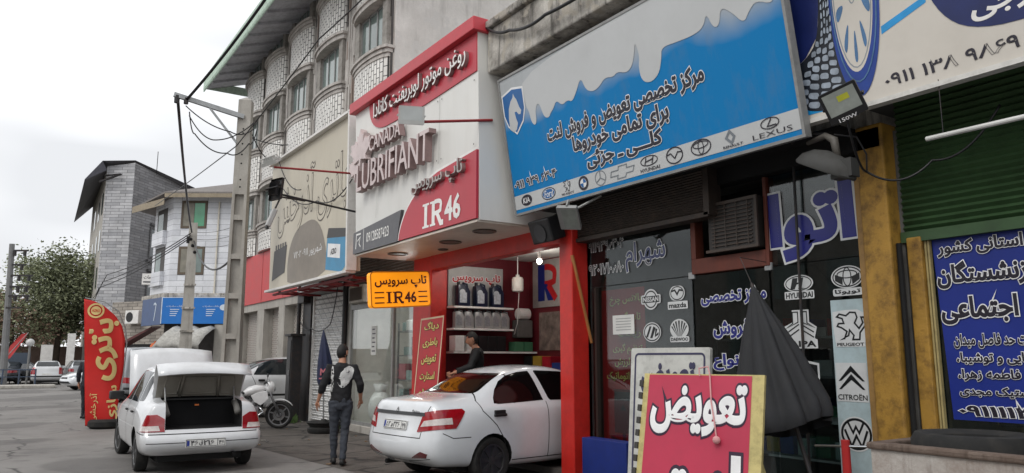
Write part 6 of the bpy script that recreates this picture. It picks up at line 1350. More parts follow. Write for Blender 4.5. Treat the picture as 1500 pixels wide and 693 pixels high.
# A-board and the board behind it
t = thing('sandwich_board', 'crimson A-board with big white Persian letters outlined black and a mustard frame', 'sign', (4.6, 4.2, 0)); AB = frame((4.30, 4.19, 0), (.25, -.97, 0), (.30, .07, 1.43))
MUST = mat('mustard_frame', (196, 182, 122), .6, var=.15, scale=6, dirt=.5, dirtc=(110, 96, 60))
b = MB(); b.rect(AB, -.47, .02, .565, 1.46, 0, .03); b.build('frame', MUST, t)
b = MB(); b.rect(AB, -.42, .06, .47, 1.45, .003); b.build('panel', mat('board_crimson', (188, 56, 82), .45, var=.10, scale=1.4, dirt=.18, dirtc=(130, 60, 70)), t)
b = MB(); o_ = MB(); letter(b, AB, 'تعویض', -.38, .98, .44, 1.38, .04, .005, o_, .045); letter(b, AB, 'لنت', -.30, .34, .42, .86, .05, .005, o_, .045); letter(b, AB, 'ترمز', -.34, .04, .40, .28, .04, .005, o_, .04); o_.build('lettering_outline', mat('plum_outline', (50, 30, 52), .5), t); b.build('lettering', WHT, t)
b = MB(); b.bar(AB @ Vector((-.4, 1.2, -.03)), (4.95, 4.55, .0), .03); b.bar(AB @ Vector((.4, 1.2, -.03)), (5.1, 3.85, .0), .03); b.build('prop', MUST, t)
b = MB(); [b.bar(AB @ Vector((-.485, y, 0)), AB @ Vector((-.485, y+.05, .0)), .03, .04) for y in [.05+.1*i for i in range(14)]]; b.build('edge_trim', mat('trim_dark', (60, 58, 56), .7, dirt=.5), t)
b = MB(); b.tube([AB @ Vector(p) for p in ((.05, 1.44, .03), (.04, 1.50, .03), (.10, 1.52, .0), (.13, 1.46, .02), (.16, 1.25, .03), (.20, 1.08, .03), (.22, .98, .03))], .006, 6); b.ball(AB @ Vector((.225, .96, .035)), .03, 6); b.build('cord', mat('cord_pink', (206, 150, 150), .7), t)
t = thing('sign_board', 'white framed board with dark Persian lettering standing behind the crimson A-board', 'sign', (5.55, 5.4, 0)); WB = frame((5.35, 5.42, .0), (.12, -.99, 0), (.14, 0, 1.6)); b = MB(); b.rect(WB, -.48, .02, .48, 1.66, 0, .04, r=.02); b.build('board', mat('board_white', (196, 196, 190), .5, dirt=.35), t)
b = MB(); b.stroke(WB, rrect(-.42, .08, .42, 1.60, .04), .02, .003, closed=True); letter(b, WB, 'تعویض', -.34, 1.20, .32, 1.52, .05, .004); letter(b, WB, 'روغن', -.34, .7, .32, 1.05, .05, .004); b.build('lettering', mat('ink_violet', (58, 56, 84), .5), t)
o = MB().box((6.18, 6.86, 0), (6.36, 7.68, .57)).build('blue_board', mat('board_blue', (26, 46, 120), .5, dirt=.2), bevel=.006); tag(o, 'plain deep blue panel standing against the foot of the glass by the red column', 'board')
t = thing('wooden_board', 'bare plywood sheet leaning behind the left edge of the A-board', 'board', (5.0, 5.3, 0)); b = MB(); b.rect(frame((4.85, 5.05, 0), (.2, -.98, 0), (.2, 0, 1.4)), -.18, .0, .4, 1.34, 0, .02); b.build('sheet', mat('plywood', (150, 128, 98), .7, dirt=.4, streak=True), t)
# red stand with a white bar, trough with a tyre and a plastic sack
t = thing('tool_stand', 'red steel post with a thin white cross bar standing by the ochre column', 'stand', (5.2, 3.40, 0)); b = MB(); b.cyl((5.2, 3.40, 0), (5.2, 3.40, .96), .03, 12); b.build('post', mat('post_red', (176, 36, 36), .45, dirt=.3), t); b = MB(); b.cyl((5.18, 3.64, .90), (5.22, 3.17, .93), .009, 8); b.build('bar', CHROME, t); b = MB(); b.lathe([(.16, 0), (.16, .02), (.03, .05)], Matrix.Translation((5.2, 3.4, .004)), 16); b.build('foot', DKMET, t)
t = thing('steel_trough', 'low whitewashed trough with a rusty rim at the bottom right corner', 'trough', (4.6, 1.5, 0)); TRM = m_streaks('whitewashed_steel', (196, 192, 186), (110, 84, 66), .7, 2.2, .7, .4); RUST = m_streaks('rusty_rim', (120, 106, 96), (74, 54, 42), .8, 4, .8, .5)
b = MB(); b.box((4.35, -1.5, .0), (4.40, 2.68, 1.02)); b.box((5.05, -1.5, 0), (5.1, 2.68, 1.02)); b.box((4.40, 2.63, 0), (5.05, 2.68, 1.02)); b.box((4.40, -1.5, .86), (5.05, 2.63, .90)); b.build('side', TRM, t)
b = MB(); b.box((4.33, -1.5, 1.02), (4.42, 2.70, 1.06)); b.box((5.03, -1.5, 1.02), (5.12, 2.70, 1.06)); b.box((4.42, 2.62, 1.02), (5.03, 2.70, 1.06)); b.build('rim', RUST, t, bevel=.012)
t = thing('car_tyre', 'black tyre lying flat in the trough in front of the blue banner', 'tyre', (4.75, 2.28, .9)); b = MB(); b.lathe([(.20, -.08), (.26, -.105), (.31, -.10), (.335, -.06), (.335, .06), (.31, .10), (.26, .105), (.20, .08), (.19, 0)], Matrix.Translation((4.74, 2.27, 1.02)), 40); b.build('carcass', RUB, t, smooth='auto')
t = thing('plastic_sack', 'crumpled clear plastic sack in the trough at the right edge of the photo', 'sack', (4.75, 1.6, .9)); me = bmesh.new(); bmesh.ops.create_icosphere(me, subdivisions=4, radius=.30)
rn = random.Random(5)
for v in me.verts:
    n_ = v.co.normalized(); v.co = v.co*(1+.22*mnoise.noise(n_*3.1)+.10*mnoise.noise(n_*8.))
    v.co = Vector((v.co.x+4.78, v.co.y*1.05+1.52, max(v.co.z*.95+1.18, .905)))
b = MB(); b.add([v.co.copy() for v in me.verts], [[v.index for v in f.verts] for f in me.faces]); me.free(); b.build('film', mat('plastic_film', (170, 176, 182), .2, var=.25, scale=6, spec=.7), t, smooth=True)

# ------------------------------------------------------------------ feather flag
t = thing('feather_flag', 'tall red feather flag with big cream Persian lettering beside the raised bonnet', 'flag', (2.0, 19.6, 0)); FF = frame((1.98, 19.6, 0), (.996, -.09, 0), (0, 0, 1))
px = [(113,440),(125,442.5),(140,450),(155,463),(165,478),(170,497),(171.5,540),(168.5,585),(163,621),(128,618),(123,560),(118,500)]
ol_ = [((x-146)/63.8, 1.55-(y-525)/63.8) for x, y in px]
# cloth with gentle folds: grid between left and right edge
def edgex(z, right):
    pts = sorted([(q[1], q[0]) for q in (ol_[0:9] if right else [ol_[0]]+ol_[9:])]); 
    for (z0, x0), (z1, x1) in zip(pts, pts[1:]):
        if z0 <= z <= z1: return x0+(x1-x0)*(z-z0)/(z1-z0+1e-9)
    return pts[0][1] if z < pts[0][0] else pts[-1][1]
def flagz(x, z): return .045*math.sin(x*7+z*1.3)+.025*math.sin(z*4+x*3)
b = MB(); nz2, nx2 = 60, 12; vs = []; fs = []
for i in range(nz2+1):
    z = .06+(2.88-.06)*i/nz2
    if z > 2.879: z = 2.879
    xl, xr = edgex(z, False), edgex(z, True)
    for j in range(nx2+1): x = xl+(xr-xl)*j/nx2; vs.append((x, z, flagz(x, z)))
for i in range(nz2):
    for j in range(nx2): q = i*(nx2+1)+j; fs.append((q, q+1, q+nx2+2, q+nx2+1))
b.add(vs, fs, FF); FLR = mat('flag_red', (206, 34, 28), .6, var=.1, scale=1.5); fo = b.build('cloth', FLR, t, smooth=True); md = fo.modifiers.new('t', 'SOLIDIFY'); md.thickness = .004; md.offset = -1
def bent(mb_txt, s, x0, x1, z0, z1, bold, lift):
    """lettering running downward, laid on the folds"""
    g = glyphs(s, bold); xs = [v[0] for v in g[0]]; ys = [v[1] for v in g[0]]; a, b_, c, d = min(xs), max(xs), min(ys), max(ys)
    vs = []
    for v in g[0]:
        z = z0+(v[0]-a)/(b_-a)*(z1-z0); x = x1-(v[1]-c)/(d-c)*(x1-x0); vs.append((x, z, flagz(x, z)+lift+v[2]))
    mb_txt.add(vs, g[1], FF)
CREAM = mat('flag_cream', (222, 196, 130), .6); b = MB(); bent(b, 'باتری', -.36, .26, 1.05, 2.45, .035, .016); bent(b, 'سازی', .10, .34, .12, .95, .03, .016); bent(b, 'آذرخشی', -.24, -.06, .14, .78, .01, .016)
b.build('lettering', CREAM, t); b = MB(); vs = []
def fd(b, cx, cz, r0, r1, lift, n=28):
    vs = [];fs = []
    for i in range(n):
        a = 2*math.pi*i/n
        for r in (r0, r1): x = cx+r*math.cos(a); z = cz+r*math.sin(a); vs.append((x, z, flagz(x, z)+lift))
    for i in range(n): j = (i+1) % n; fs.append((2*i, 2*i+1, 2*j+1, 2*j))
    b.add(vs, fs, FF)
fd(b, -.26, 2.62, .13, .17, .016); fd(b, -.26, 2.62, .0, .10, .016); b.build('emblem', CREAM, t)
b = MB(); letter(b, FF, 'AZRO', -.34, 2.59, -.18, 2.65, .02, .062); b.build('emblem_lettering', FLR, t)
b = MB(); b.tube([FF @ Vector(p) for p in ((.3, 0.0, 0), (.28, .1, -.02), (.40, 1.2, -.02), (.42, 1.9, 0), (.36, 2.25, 0), (.2, 2.62, 0), (-.1, 2.83, 0), (-.5, 2.90, 0))], .013, 8); b.build('pole', GALV, t)
b = MB(); b.lathe([(.30, 0), (.36, .05), (.36, .15), (.30, .2), (.1, .2)], Matrix.Translation(FF @ Vector((.12, 0.004, -.05))), 28); b.build('tyre_base', RUB, t, smooth='auto')

# ------------------------------------------------------------------ poles and cables
t = thing('utility_pole', 'tall pale concrete utility pole with a steel crossarm in front of the apartment block', 'utility pole', (4.4, 18.15, 0))
KS = Matrix.Translation((0, 0, 1.55)) @ Matrix.Diagonal((.875, .875, .875, 1)) @ Matrix.Translation((0, 0, -1.55))
def kp(x, y, z): return tuple(KS @ Vector((x, y, z)))
Mp = KS @ Matrix.Translation((5.03, 20.75, 0)) @ Matrix.Rotation(R(-27), 4, 'Z')
b = MB(); H_ = 8.55
def sec(z): k = 1-z/H_*.28; return .235*k, .20*k
def taper(b, z0, z1, fx0, fx1, fy0, fy1):
    a0, c0 = sec(z0); a1, c1 = sec(z1)
    b.add([(a0*fx0, c0*fy0, z0), (a0*fx1, c0*fy0, z0), (a0*fx1, c0*fy1, z0), (a0*fx0, c0*fy1, z0), (a1*fx0, c1*fy0, z1), (a1*fx1, c1*fy0, z1), (a1*fx1, c1*fy1, z1), (a1*fx0, c1*fy1, z1)], [(0,3,2,1),(4,5,6,7),(0,1,5,4),(1,2,6,5),(2,3,7,6),(3,0,4,7)], Mp)
taper(b, -.24, 5.9, -1, -.62, -1, 1); taper(b, -.24, 5.9, .62, 1, -1, 1); taper(b, -.24, 5.9, -.62, .62, -.30, .30)
for z in (1.0, 2.05, 3.1, 4.15, 5.2): taper(b, z, z+.14, -.618, .618, -.97, .97)
taper(b, 5.9, H_, -1, 1, -1, 1); a1, c1 = sec(H_); b.add([(-a1, -c1, H_), (a1, -c1, H_), (a1, c1, H_), (-a1, c1, H_), (0, 0, H_+.12)], [(0,1,4),(1,2,4),(2,3,4),(3,0,4)], Mp); b.build('shaft', CONCP, t)
b = MB(); [b.cyl(Mp @ Vector((0, -sec(z)[1]-.002, z)), Mp @ Vector((0, -sec(z)[1]+.02, z)), .022, 8) for z in (6.1, 6.3, 6.75, 7.0, 7.3, 7.6, 7.72)]; b.build('bolt_holes', BLACK, t)
b = MB(); b.bar(kp(4.95, 20.6, 8.05), kp(3.2, 20.85, 8.42), .09, .105); b.bar(kp(4.8, 20.6, 7.3), kp(4.05, 20.72, 8.22), .045); b.build('crossarm', GALV, t)
b = MB(); b.cyl(kp(3.28, 20.84, 8.40), kp(3.28, 20.84, 8.20), .06, 10); b.cyl(kp(3.5, 20.80, 8.36), kp(3.5, 20.8, 8.2), .052, 10); b.build('insulator', DKMET, t)
t = thing('utility_pole', 'thin grey concrete utility pole with a cluster of cables before the white tiled house', 'utility pole', (6.55, 35.3, 0)); b = MB(); b.add([(6.3, 35.2, 0), (6.82, 34.9, 0), (6.9, 35.3, 0), (6.4, 35.5, 0), (6.42, 35.2, 7.45), (6.72, 35.0, 7.45), (6.75, 35.2, 7.45), (6.45, 35.4, 7.45)], [(0,1,5,4),(1,2,6,5),(2,3,7,6),(3,0,4,7),(4,5,6,7)]); b.build('shaft', CONCP, t)
b = MB(); [b.bar((6.29+.02*k, 35.15, z), (6.84-.02*k, 34.85, z), .05, .08) for k, z in ((0, 1.6), (1, 2.7), (2, 3.7), (3, 4.7))]; b.build('rung', CONC, t)
b = MB(); [b.cyl((6.45+.1*i, 34.95, 6.7-.28*i), (6.45+.1*i, 34.85, 6.66-.28*i), .07, 8) for i in range(3)]; b.box((6.3, 34.92, 6.5), (6.42, 35.0, 6.8)); b.build('clamp', DKMET, t)
t = thing('utility_pole', 'distribution pole with stacked crossarms at the left edge of the photo', 'utility pole', (-.1, 54.2, 0)); b = MB(); b.cyl((.25, 54.0, 0), (.0, 53.8, 8.3), .22, 10, .15); b.build('shaft', mat('pole_grey', (120, 120, 120), .8), t)
b = MB(); rt = Vector((.83, -.55, 0))
for i, (z, w) in enumerate(((7.9, 1.0), (7.05, .9), (6.4, 1.4), (5.75, 1.3), (5.2, 1.3), (4.5, .9))): p0 = Vector((.02, 53.8, z)); b.bar(p0, p0+rt*w, .1)
b.build('crossarm', DKMET, t)
b = MB(); 
for z, xs in ((7.9, (.2, .8)), (7.05, (.7,)), (6.4, (.6, 1.2)), (5.75, (.6, 1.1)), (5.2, (.5, 1.2))): [b.cyl(Vector((.02, 53.8, z-.32))+rt*x, Vector((.02, 53.8, z-.02))+rt*x, .09, 8) for x in xs]
b.build('insulator', DKMET, t)
def cable(label, pts, r, sag=0, grp=None, n=14, m=None):
    out = []
    for a, c in zip(pts, pts[1:]):
        a, c = Vector(a), Vector(c)
        for i in range(n): t_ = i/n; p = a.lerp(c, t_); p.z -= sag*4*t_*(1-t_); out.append(p)
    out.append(Vector(pts[-1])); o = MB().tube(out, r, 6).build('power_cable', m or BLKP, smooth=True); return tag(o, label, 'cable', grp)
cable('thick dark cable climbing from the crossarm tip along the green eave', [kp(3.5, 20.8, 8.3), (4.05, 15.4, 9.15), (4.2, 12, 9.9)], .035, .08)
cable('thick dark cable dropping from the crossarm tip to the thin grey pole', [kp(3.3, 20.84, 8.3), (6.5, 35.0, 7.0)], .035, .25)
cable('long thin cable running diagonally past the bow windows to the plaster wall', [(5.1, 36, 8.2), kp(4.75, 20.4, 7.15), (4.4, 13.05, 7.40), (4.6, 9.6, 7.6)], .014, .03)
cable('looping cable hanging between the crossarm and the tall pale pole, upper loop', [kp(3.5, 20.8, 8.15), kp(4.6, 20.5, 7.55), kp(5.2, 20.5, 7.72)], .014, .10)
cable('looping cable hanging between the crossarm and the tall pale pole, lowest loop', [kp(3.6, 20.8, 8.0), kp(3.75, 20.7, 7.4), kp(4.55, 20.5, 6.95), kp(5.1, 20.5, 7.3), kp(5.3, 20.5, 7.75)], .014, .14)
cable('looping cable between the crossarm and the tall pole, middle loop', [kp(3.6, 20.8, 7.9), kp(4.2, 20.6, 7.28), kp(5.2, 20.5, 7.9)], .014, .12)
for i, (za, zb) in enumerate(((6.95, 5.3), (6.85, 5.0), (6.75, 4.8))): cable(('upper', 'middle', 'lower')[i]+' cable of the bundle sloping from the thin grey pole to the grey stone building', [(6.45, 35.0, za), (4.6, 48+i*2, za*.55+zb*.45-.05*i), (4.9+.1*i, 64, zb)], .022, .22)
cable('cable bundle sagging from the thin grey pole to the tall pale pole', [(6.6, 34.9, 6.6), kp(5.2, 20.95, 4.6)], .03, .9)
for i in range(3): cable(('upper', 'middle', 'lower')[i]+' thin wire along the front of the white tiled house', [(6.7, 34.9, 7.0-.3*i), (7.2, 28.5, 6.6-.35*i)], .010, .15)
cable('wire dropping from the tall pole across the bow windows to the battery sign', [kp(5.2, 20.6, 7.6), (5.3, 18.4, 6.45), (5.3, 16.5, 5.3)], .012, .25)
cable('second wire from the tall pole towards the battery sign lamp', [kp(5.2, 20.6, 7.5), (5.3, 17.6, 6.6)], .012, .05)
cable('dark cable looping across the white roller shutter', [(6.3, 16.6, 3.3), (6.4, 17.3, 2.35), (6.42, 18.7, 2.3), (6.4, 19.5, 2.5)], .012, .12)
cable('old cable lying along the stained concrete canopy', [(5.38, 8.75, 6.25), (5.36, 8.1, 5.95), (5.3, 7.2, 5.80), (5.36, 5.6, 5.9)], .022, .06)
cable('wire drooping from the corner floodlight over the ochre column', [(5.42, 3.35, 3.5), (5.9, 3.5, 3.1), (6.2, 3.1, 3.15), (6.3, 2.6, 3.5)], .010, .12)
cable('thin wire strung before the beige battery sign', [(5.35, 18.0, 5.6), (5.30, 15.4, 4.85), (5.32, 13.5, 4.95)], .012, .2)

# ------------------------------------------------------------------ white tiled house and the bank below
e1 = Vector((.84, -.54, 0)).normalized(); e2 = Vector((.54, .84, 0)).normalized(); A0 = Vector((7.95, 48.75, 0))
HF = frame(A0, e1, (0, 0, 1))               # main front: x right, y up
Lw = Vector((7.45, 52.0, 0)); 
t = thing('white_house', 'white stone-clad house with brown window frames and an overhanging corrugated roof', 'house', (9, 50, 0))
CLM = m_brick('white_cladding_front', (228, 230, 234), (206, 208, 214), (170, 172, 178), 1.3, .34, .014, 'XZY', .22, .5, .5, .25)
b = MB(); far = A0+e1*7.5
b.add([A0+Vector((0, 0, 5.35)), far+Vector((0, 0, 5.35)), far+Vector((0, 0, 11.4)), A0+Vector((0, 0, 11.4)), Lw+Vector((0, 0, 5.35)), Lw+Vector((0, 0, 11.4)), Lw+e2*6+Vector((0, 0, 5.35)), Lw+e2*6+Vector((0, 0, 11.4)), far+e2*8+Vector((0, 0, 5.35)), far+e2*8+Vector((0, 0, 11.4))], [(0, 1, 2, 3), (4, 0, 3, 5), (6, 4, 5, 7), (1, 8, 9, 2)]); b.build('wall', CLM, t)
b = MB(); q = [A0-e2*.35-e1*.1, far-e2*.35, far+e2*8, Lw+e2*6-e1*.4, Lw-e1*.5]
b.add([p+Vector((0, 0, 5.12)) for p in q]+[p+Vector((0, 0, 5.35)) for p in q], [(4, 3, 2, 1, 0), (5, 6, 7, 8, 9)]+[(i, (i+1) % 5, (i+1) % 5+5, i+5) for i in range(5)]); b.build('floor_slab', CONC, t)
b = MB(); q = [A0-e2*.9-e1*.2, far-e2*.9, far+e2*8, Lw+e2*6-e1*1.1, Lw-e1*1.2-e2*.6]; zt = [11.35, 11.35, 11.5, 11.2, 10.9]
b.add([p+Vector((0, 0, z-.1)) for p, z in zip(q, zt)]+[p+Vector((0, 0, z)) for p, z in zip(q, zt)]+[A0+e1*4+e2*4+Vector((0, 0, 13.2))], [(4, 3, 2, 1, 0)]+[(i, (i+1) % 5, (i+1) % 5+5, i+5) for i in range(5)]+[(i+5, (i+1) % 5+5, 10) for i in range(5)]); b.build('roof', mat('roof_grey', (120, 114, 110), .7, var=.2, dirt=.5), t)
b = MB(); b.rect(frame(q[0], e1, (0, 0, 1)), 0, 11.0, 7.6, 11.24, .03, .03); v_ = (q[0]-q[4]); b.rect(frame(q[4], v_, (0, 0, 1)), 0, 10.55, v_.length, 10.95, .03, .03); b.build('fascia', mat('fascia_ochre', (150, 138, 118), .7, dirt=.5, dirtc=(90, 80, 60)), t)
for (y0, y1, green) in ((9.35, 11.0-.1, True), (6.55, 8.1, False)):
    f = MB(); f.stroke(HF, [(.55, y0), (1.95, y0), (1.95, y1), (.55, y1)], .12, .04, closed=True); f.rect(HF, .47, y0-.08, 2.03, y1+.08, .01); w = f.build('window', mat('window_brown', (96, 84, 70), .6), t)
    p = MB(); p.rect(HF, .62, y0+.07, 1.25, y1-.07, .03); p.build('pane', mat('curtain_beige', (128, 124, 112), .4, var=.2), w); p = MB(); p.rect(HF, 1.27, y0+.07, 1.88, y1-.07, .03); p.build('pane', PANEG if green else PANE, w)
b = MB(); b.tube([HF @ Vector((2.75, y, .08)) for y in (5.2, 8, 10.9)], .05, 8); b.build('drain_pipe', mat('pipe_cream', (206, 200, 186), .6), t)
wdir = (A0-Lw); WF = frame(Lw, wdir, (0, 0, 1)); wl = wdir.length
for y0, y1 in ((6.4, 8.3), (8.9, 10.7)):
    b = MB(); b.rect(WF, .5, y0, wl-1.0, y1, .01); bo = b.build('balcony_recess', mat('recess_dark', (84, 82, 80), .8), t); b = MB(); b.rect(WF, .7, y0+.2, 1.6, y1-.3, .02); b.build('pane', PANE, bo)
    b = MB(); b.rect(WF, .4, y0-.5, wl-.9, y0+.35, .25, .24); b.build('balcony_parapet', CLM, t)
b = MB(); b.rect(frame(A0+e1*3.5, e1, (0, 0, 1)), 0, 11.7, 1.0, 12.5, 0, .6); b.build('chimney', CONC, t, bevel=.02)
b = MB(); b.tube([A0+e1*4.3+e2*1+Vector((0, 0, 12)), A0+e1*4.5+e2*1+Vector((0, 0, 14.6))], .02, 5); b.build('aerial', DKMET, t)
t = thing('box_sign', 'small white box sign with dark print sticking out of the white house corner', 'sign', (7.3, 51, 5.8)); BSF = frame((6.95, 51.4, 6.05), (.9, -.44, 0), (0, 0, 1)); b = MB(); b.rect(BSF, -.1, 0, 1.25, .68, 0, .3); b.build('box', WHP, t); b = MB(); letter(b, BSF, 'دفتر خدمات', .0, .3, 1.1, .58, .02, .005); b.rect(BSF, -.02, .12, 1.1, .2, .005); b.build('lettering', INK, t); b = MB(); b.bar(BSF @ Vector((1.2, .3, -.1)), Lw+Vector((.3, -1, 6.35)), .06); b.build('bracket', DKMET, t)
t = thing('bank_sign', 'bright blue bank sign with pale panels running round the house corner', 'sign', (9, 48.5, 3.55)); KF = frame(A0-e2*.5, e1, (0, 0, 1)); BNK = mat('bank_blue', (22, 110, 190), .4, var=.05); BNKD = mat('bank_slate', (70, 90, 128), .45, var=.15)
b = MB(); b.rect(KF, -.1, 3.55, 7, 5.1, 0, .3); b.build('front_panel', BNK, t); sd = (A0-e2*.5-e1*.1)-(Lw-e1*.6); KS = frame(Lw-e1*.6, sd, (0, 0, 1)); b = MB(); b.rect(KS, .6, 3.5, sd.length, 5.1, .0, .2); b.build('side_panel', BNKD, t)
b = MB(); b.poly(KF, [(1.55, 3.56), (1.66, 3.56), (1.78, 5.09), (1.66, 5.09)], .01); b.rect(KF, -.1, 5.06, 7, 5.1, .01); b.rect(KF, -.1, 3.55, -.05, 5.1, .01)
for x in (.4, 2.5): 
    letter(b, KF, 'بانک صادرات', x-.2, 4.5, x+.75, 4.62, .01, .01); [b.rect(KF, x+.02, 4.36-.12*i, x+.55-.06*i, 4.40-.12*i, .01) for i in range(4)]
b.disc(KF, 1.35, 4.45, .2, .22, .01); b.disc(KF, 3.55, 4.5, .25, .18, .01); b.stroke(KS, [(sd.length-1.3, 4.7), (sd.length-1.1, 4.8), (sd.length-.9, 4.7), (sd.length-1.05, 4.1), (sd.length-1.15, 3.75)], .1, .01); b.build('lettering', mat('bank_white', (206, 216, 226), .5), t)
# ground floor under it
t = thing('bank_building', 'ground-floor front under the blue bank sign with a grey pillar and a grated window', 'shop front', (9, 49, 0)); b = MB(); b.rect(frame(A0+e2*1.2, e1, (0, 0, 1)), -.6, 0, 7, 5.1, 0, .2); b.build('wall', mat('shopfront_dark', (74, 70, 68), .8, var=.3), t)
b = MB(); b.rect(KF, 3.05, 0, 3.55, 3.5, -.05, .4); b.build('pillar', CONCP, t); b = MB(); b.rect(KF, 3.7, .8, 4.9, 2.9, -.3, .05); [b.rect(KF, 3.7, .8+.3*i, 4.9, .84+.3*i, -.28) for i in range(8)]; b.build('grate', GALV, t)
t = thing('canvas_awning', 'dirty pale canvas hood over the shop entrance below the bank sign', 'awning', (8.5, 48, 2)); b = MB(); vs = []
for k, (o0, z, s) in enumerate(((.0, 3.35, .6), (-.5, 3.25, .55), (-1.1, 2.9, .35), (-1.5, 2.35, .1), (-1.45, 2.1, .1))):
    for j in range(9): u_ = j/8; vs.append(KF @ Vector((s+u_*(2.7-s*.2), z+.08*math.sin(j*2.1)-.3*(u_ < .1), -o0)))
b.add(vs, [(k*9+j, k*9+j+1, (k+1)*9+j+1, (k+1)*9+j) for k in range(4) for j in range(8)]); co = b.build('canvas', mat('canvas_pale', (176, 174, 168), .85, var=.2, dirt=.6, dirtc=(96, 92, 86)), t, smooth=True); md = co.modifiers.new('t', 'SOLIDIFY'); md.thickness = .02
t = thing('awning', 'dark red sloping awning over the doorway left of the bank sign', 'awning', (7.5, 54, 2.5)); b = MB(); b.add([(6.2, 53.2, 2.55), (7.6, 51.2, 3.5), (8.4, 53.2, 3.6), (7.0, 56, 2.55), (6.2, 53.2, 2.35), (7.6, 51.2, 3.4), (8.4, 53.2, 3.5), (7.0, 56, 2.35)], [(0, 1, 2, 3), (7, 6, 5, 4), (0, 4, 5, 1), (0, 3, 7, 4), (1, 5, 6, 2), (2, 6, 7, 3)]); b.build('cloth', mat('awning_maroon', (96, 54, 54), .7, dirt=.4), t)
t = thing('shop_wall', 'rough blockwork shop wall with a dark doorway between the bank and the stone building', 'wall', (8, 57, 0)); b = MB(); b.add([(6.2, 59.5, 0), (9.2, 54.5, 0), (9.2, 54.5, 5.4), (6.2, 59.5, 5.4)], [(0, 1, 2, 3)]); b.build('wall', BRICKROUGH, t); sf = frame((6.2, 59.5, 0), (3, -5, 0), (0, 0, 1)); b = MB(); b.rect(sf, 1.2, 0, 4.6, 2.5, .01); b.build('doorway', BLACK, t)
t = thing('air_conditioner_unit', 'white outdoor air-conditioner unit on the blockwork wall', 'air conditioner', (7.6, 56.8, 4.0)); b = MB(); b.rect(sf, 2.0, 3.85, 3.3, 4.75, .5, .45); b.build('case', WHP, t, bevel=.03); b = MB(); b.disc(sf, 2.45, 4.3, .34, .34, .505); b.build('fan_grille', BLKP, t)
t = thing('gas_bottle', 'orange gas cylinder on a ledge under the awning', 'gas bottle', (8.2, 52, 1)); b = MB(); b.lathe([(.24, 0), (.28, .08), (.28, .55), (.2, .7), (.06, .74), (.05, .84)], Matrix.Translation((7.75, 50.6, 1.75)), 16); b.build('bottle', mat('gas_orange', (206, 96, 36), .5), t, smooth='auto'); b = MB(); b.box((7.3, 50.2, 0), (8.2, 51, 1.75)); b.build('ledge', CONC, t)

# ------------------------------------------------------------------ grey stone building
B1, B2, B3, B0 = Vector((5.75, 66.5, 0)), Vector((7.58, 65.3, 0)), Vector((12.98, 71.4, 0)), Vector((6.3, 84, 0))
t = thing('stone_building', 'tall grey stone-faced building with a dark eave, farthest of the row', 'building', (8, 68, 0)); up = lambda p, z: p+Vector((0, 0, z))
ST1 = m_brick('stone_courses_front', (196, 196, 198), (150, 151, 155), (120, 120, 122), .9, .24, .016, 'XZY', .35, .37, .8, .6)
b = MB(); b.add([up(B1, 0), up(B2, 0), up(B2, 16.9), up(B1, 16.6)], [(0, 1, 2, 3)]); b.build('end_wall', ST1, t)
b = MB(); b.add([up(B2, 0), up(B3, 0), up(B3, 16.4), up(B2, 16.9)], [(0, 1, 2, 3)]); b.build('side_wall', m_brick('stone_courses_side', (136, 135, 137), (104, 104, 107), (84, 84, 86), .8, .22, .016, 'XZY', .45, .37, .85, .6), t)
b = MB(); b.add([up(B0, 0), up(B1, 0), up(B1, 16.6), up(B0, 16.6)], [(0, 1, 2, 3)]); b.build('street_wall', CONCP, t)
b = MB(); off = Vector((-1.5, -.3, 0)); b.add([up(B1+off, 15.3), up(B2+Vector((0, -.4, 0)), 16.9), up(B2, 17.1), up(B1+Vector((-.4, -.5, 0)), 16.9), up(B0+off, 14.6), up(B0, 16.9), up(B3+Vector((.8, -.5, 0)), 16.4), up(B3+Vector((.5, 5, 0)), 16.4)], [(0, 3, 5, 4), (3, 2, 7, 5), (2, 6, 7)]); b.add([up(B1, 16.3), up(B1+off, 15.25), up(B0+off, 14.55), up(B0, 16.3)], [(0, 1, 2, 3)]); b.add([up(B1, 16.3), up(B1+off, 15.25), up(B1+Vector((-.4, -.5, 0)), 16.9)], [(0, 1, 2)]); b.build('eave', mat('eave_dark', (104, 104, 112), .7, var=.2), t)
dS = (B3-B2); SF = frame(B2, dS, (0, 0, 1))
for y in (9.7, 5.9):
    f = MB(); f.stroke(SF, [(2.6, y), (5.0, y), (5.0, y+2.4), (2.6, y+2.4)], .18, .06, closed=True); f.rect(SF, 2.3, y-.45, 5.3, y-.25, .2, .2); f.rect(SF, 2.5, y+2.6, 5.1, y+2.8, .2, .2); w = f.build('window', STONE2, t); p = MB(); p.rect(SF, 2.65, y+.05, 4.95, y+2.35, .02); p.rect(SF, 3.78, y, 3.84, y+2.4, .04); p.build('pane', mat('pane_slate', (70, 76, 80), .15, var=.3), w)
dW = (B1-B0); WF2 = frame(B0, dW, (0, 0, 1))
for y in (4, 7, 10, 13):
    for x in (6, 11, 15): p = MB(); p.rect(WF2, x, y, x+1.4, y+1.7, .03); p.build('window', PANE, t)
b = MB(); b.tube([up(B1, 15.8)+Vector((-.1, -.2, 0)), up(B1, 15.9)+Vector((.9, -.9, 0)), up(B1, 15.2)+Vector((-.5, -.4, 0))], .1, 6); b.tube([up(B2+dS*.35, 16.6), up(B2+dS*.35, 18.6)], .03, 5); b.build('aerial', DKMET, t)

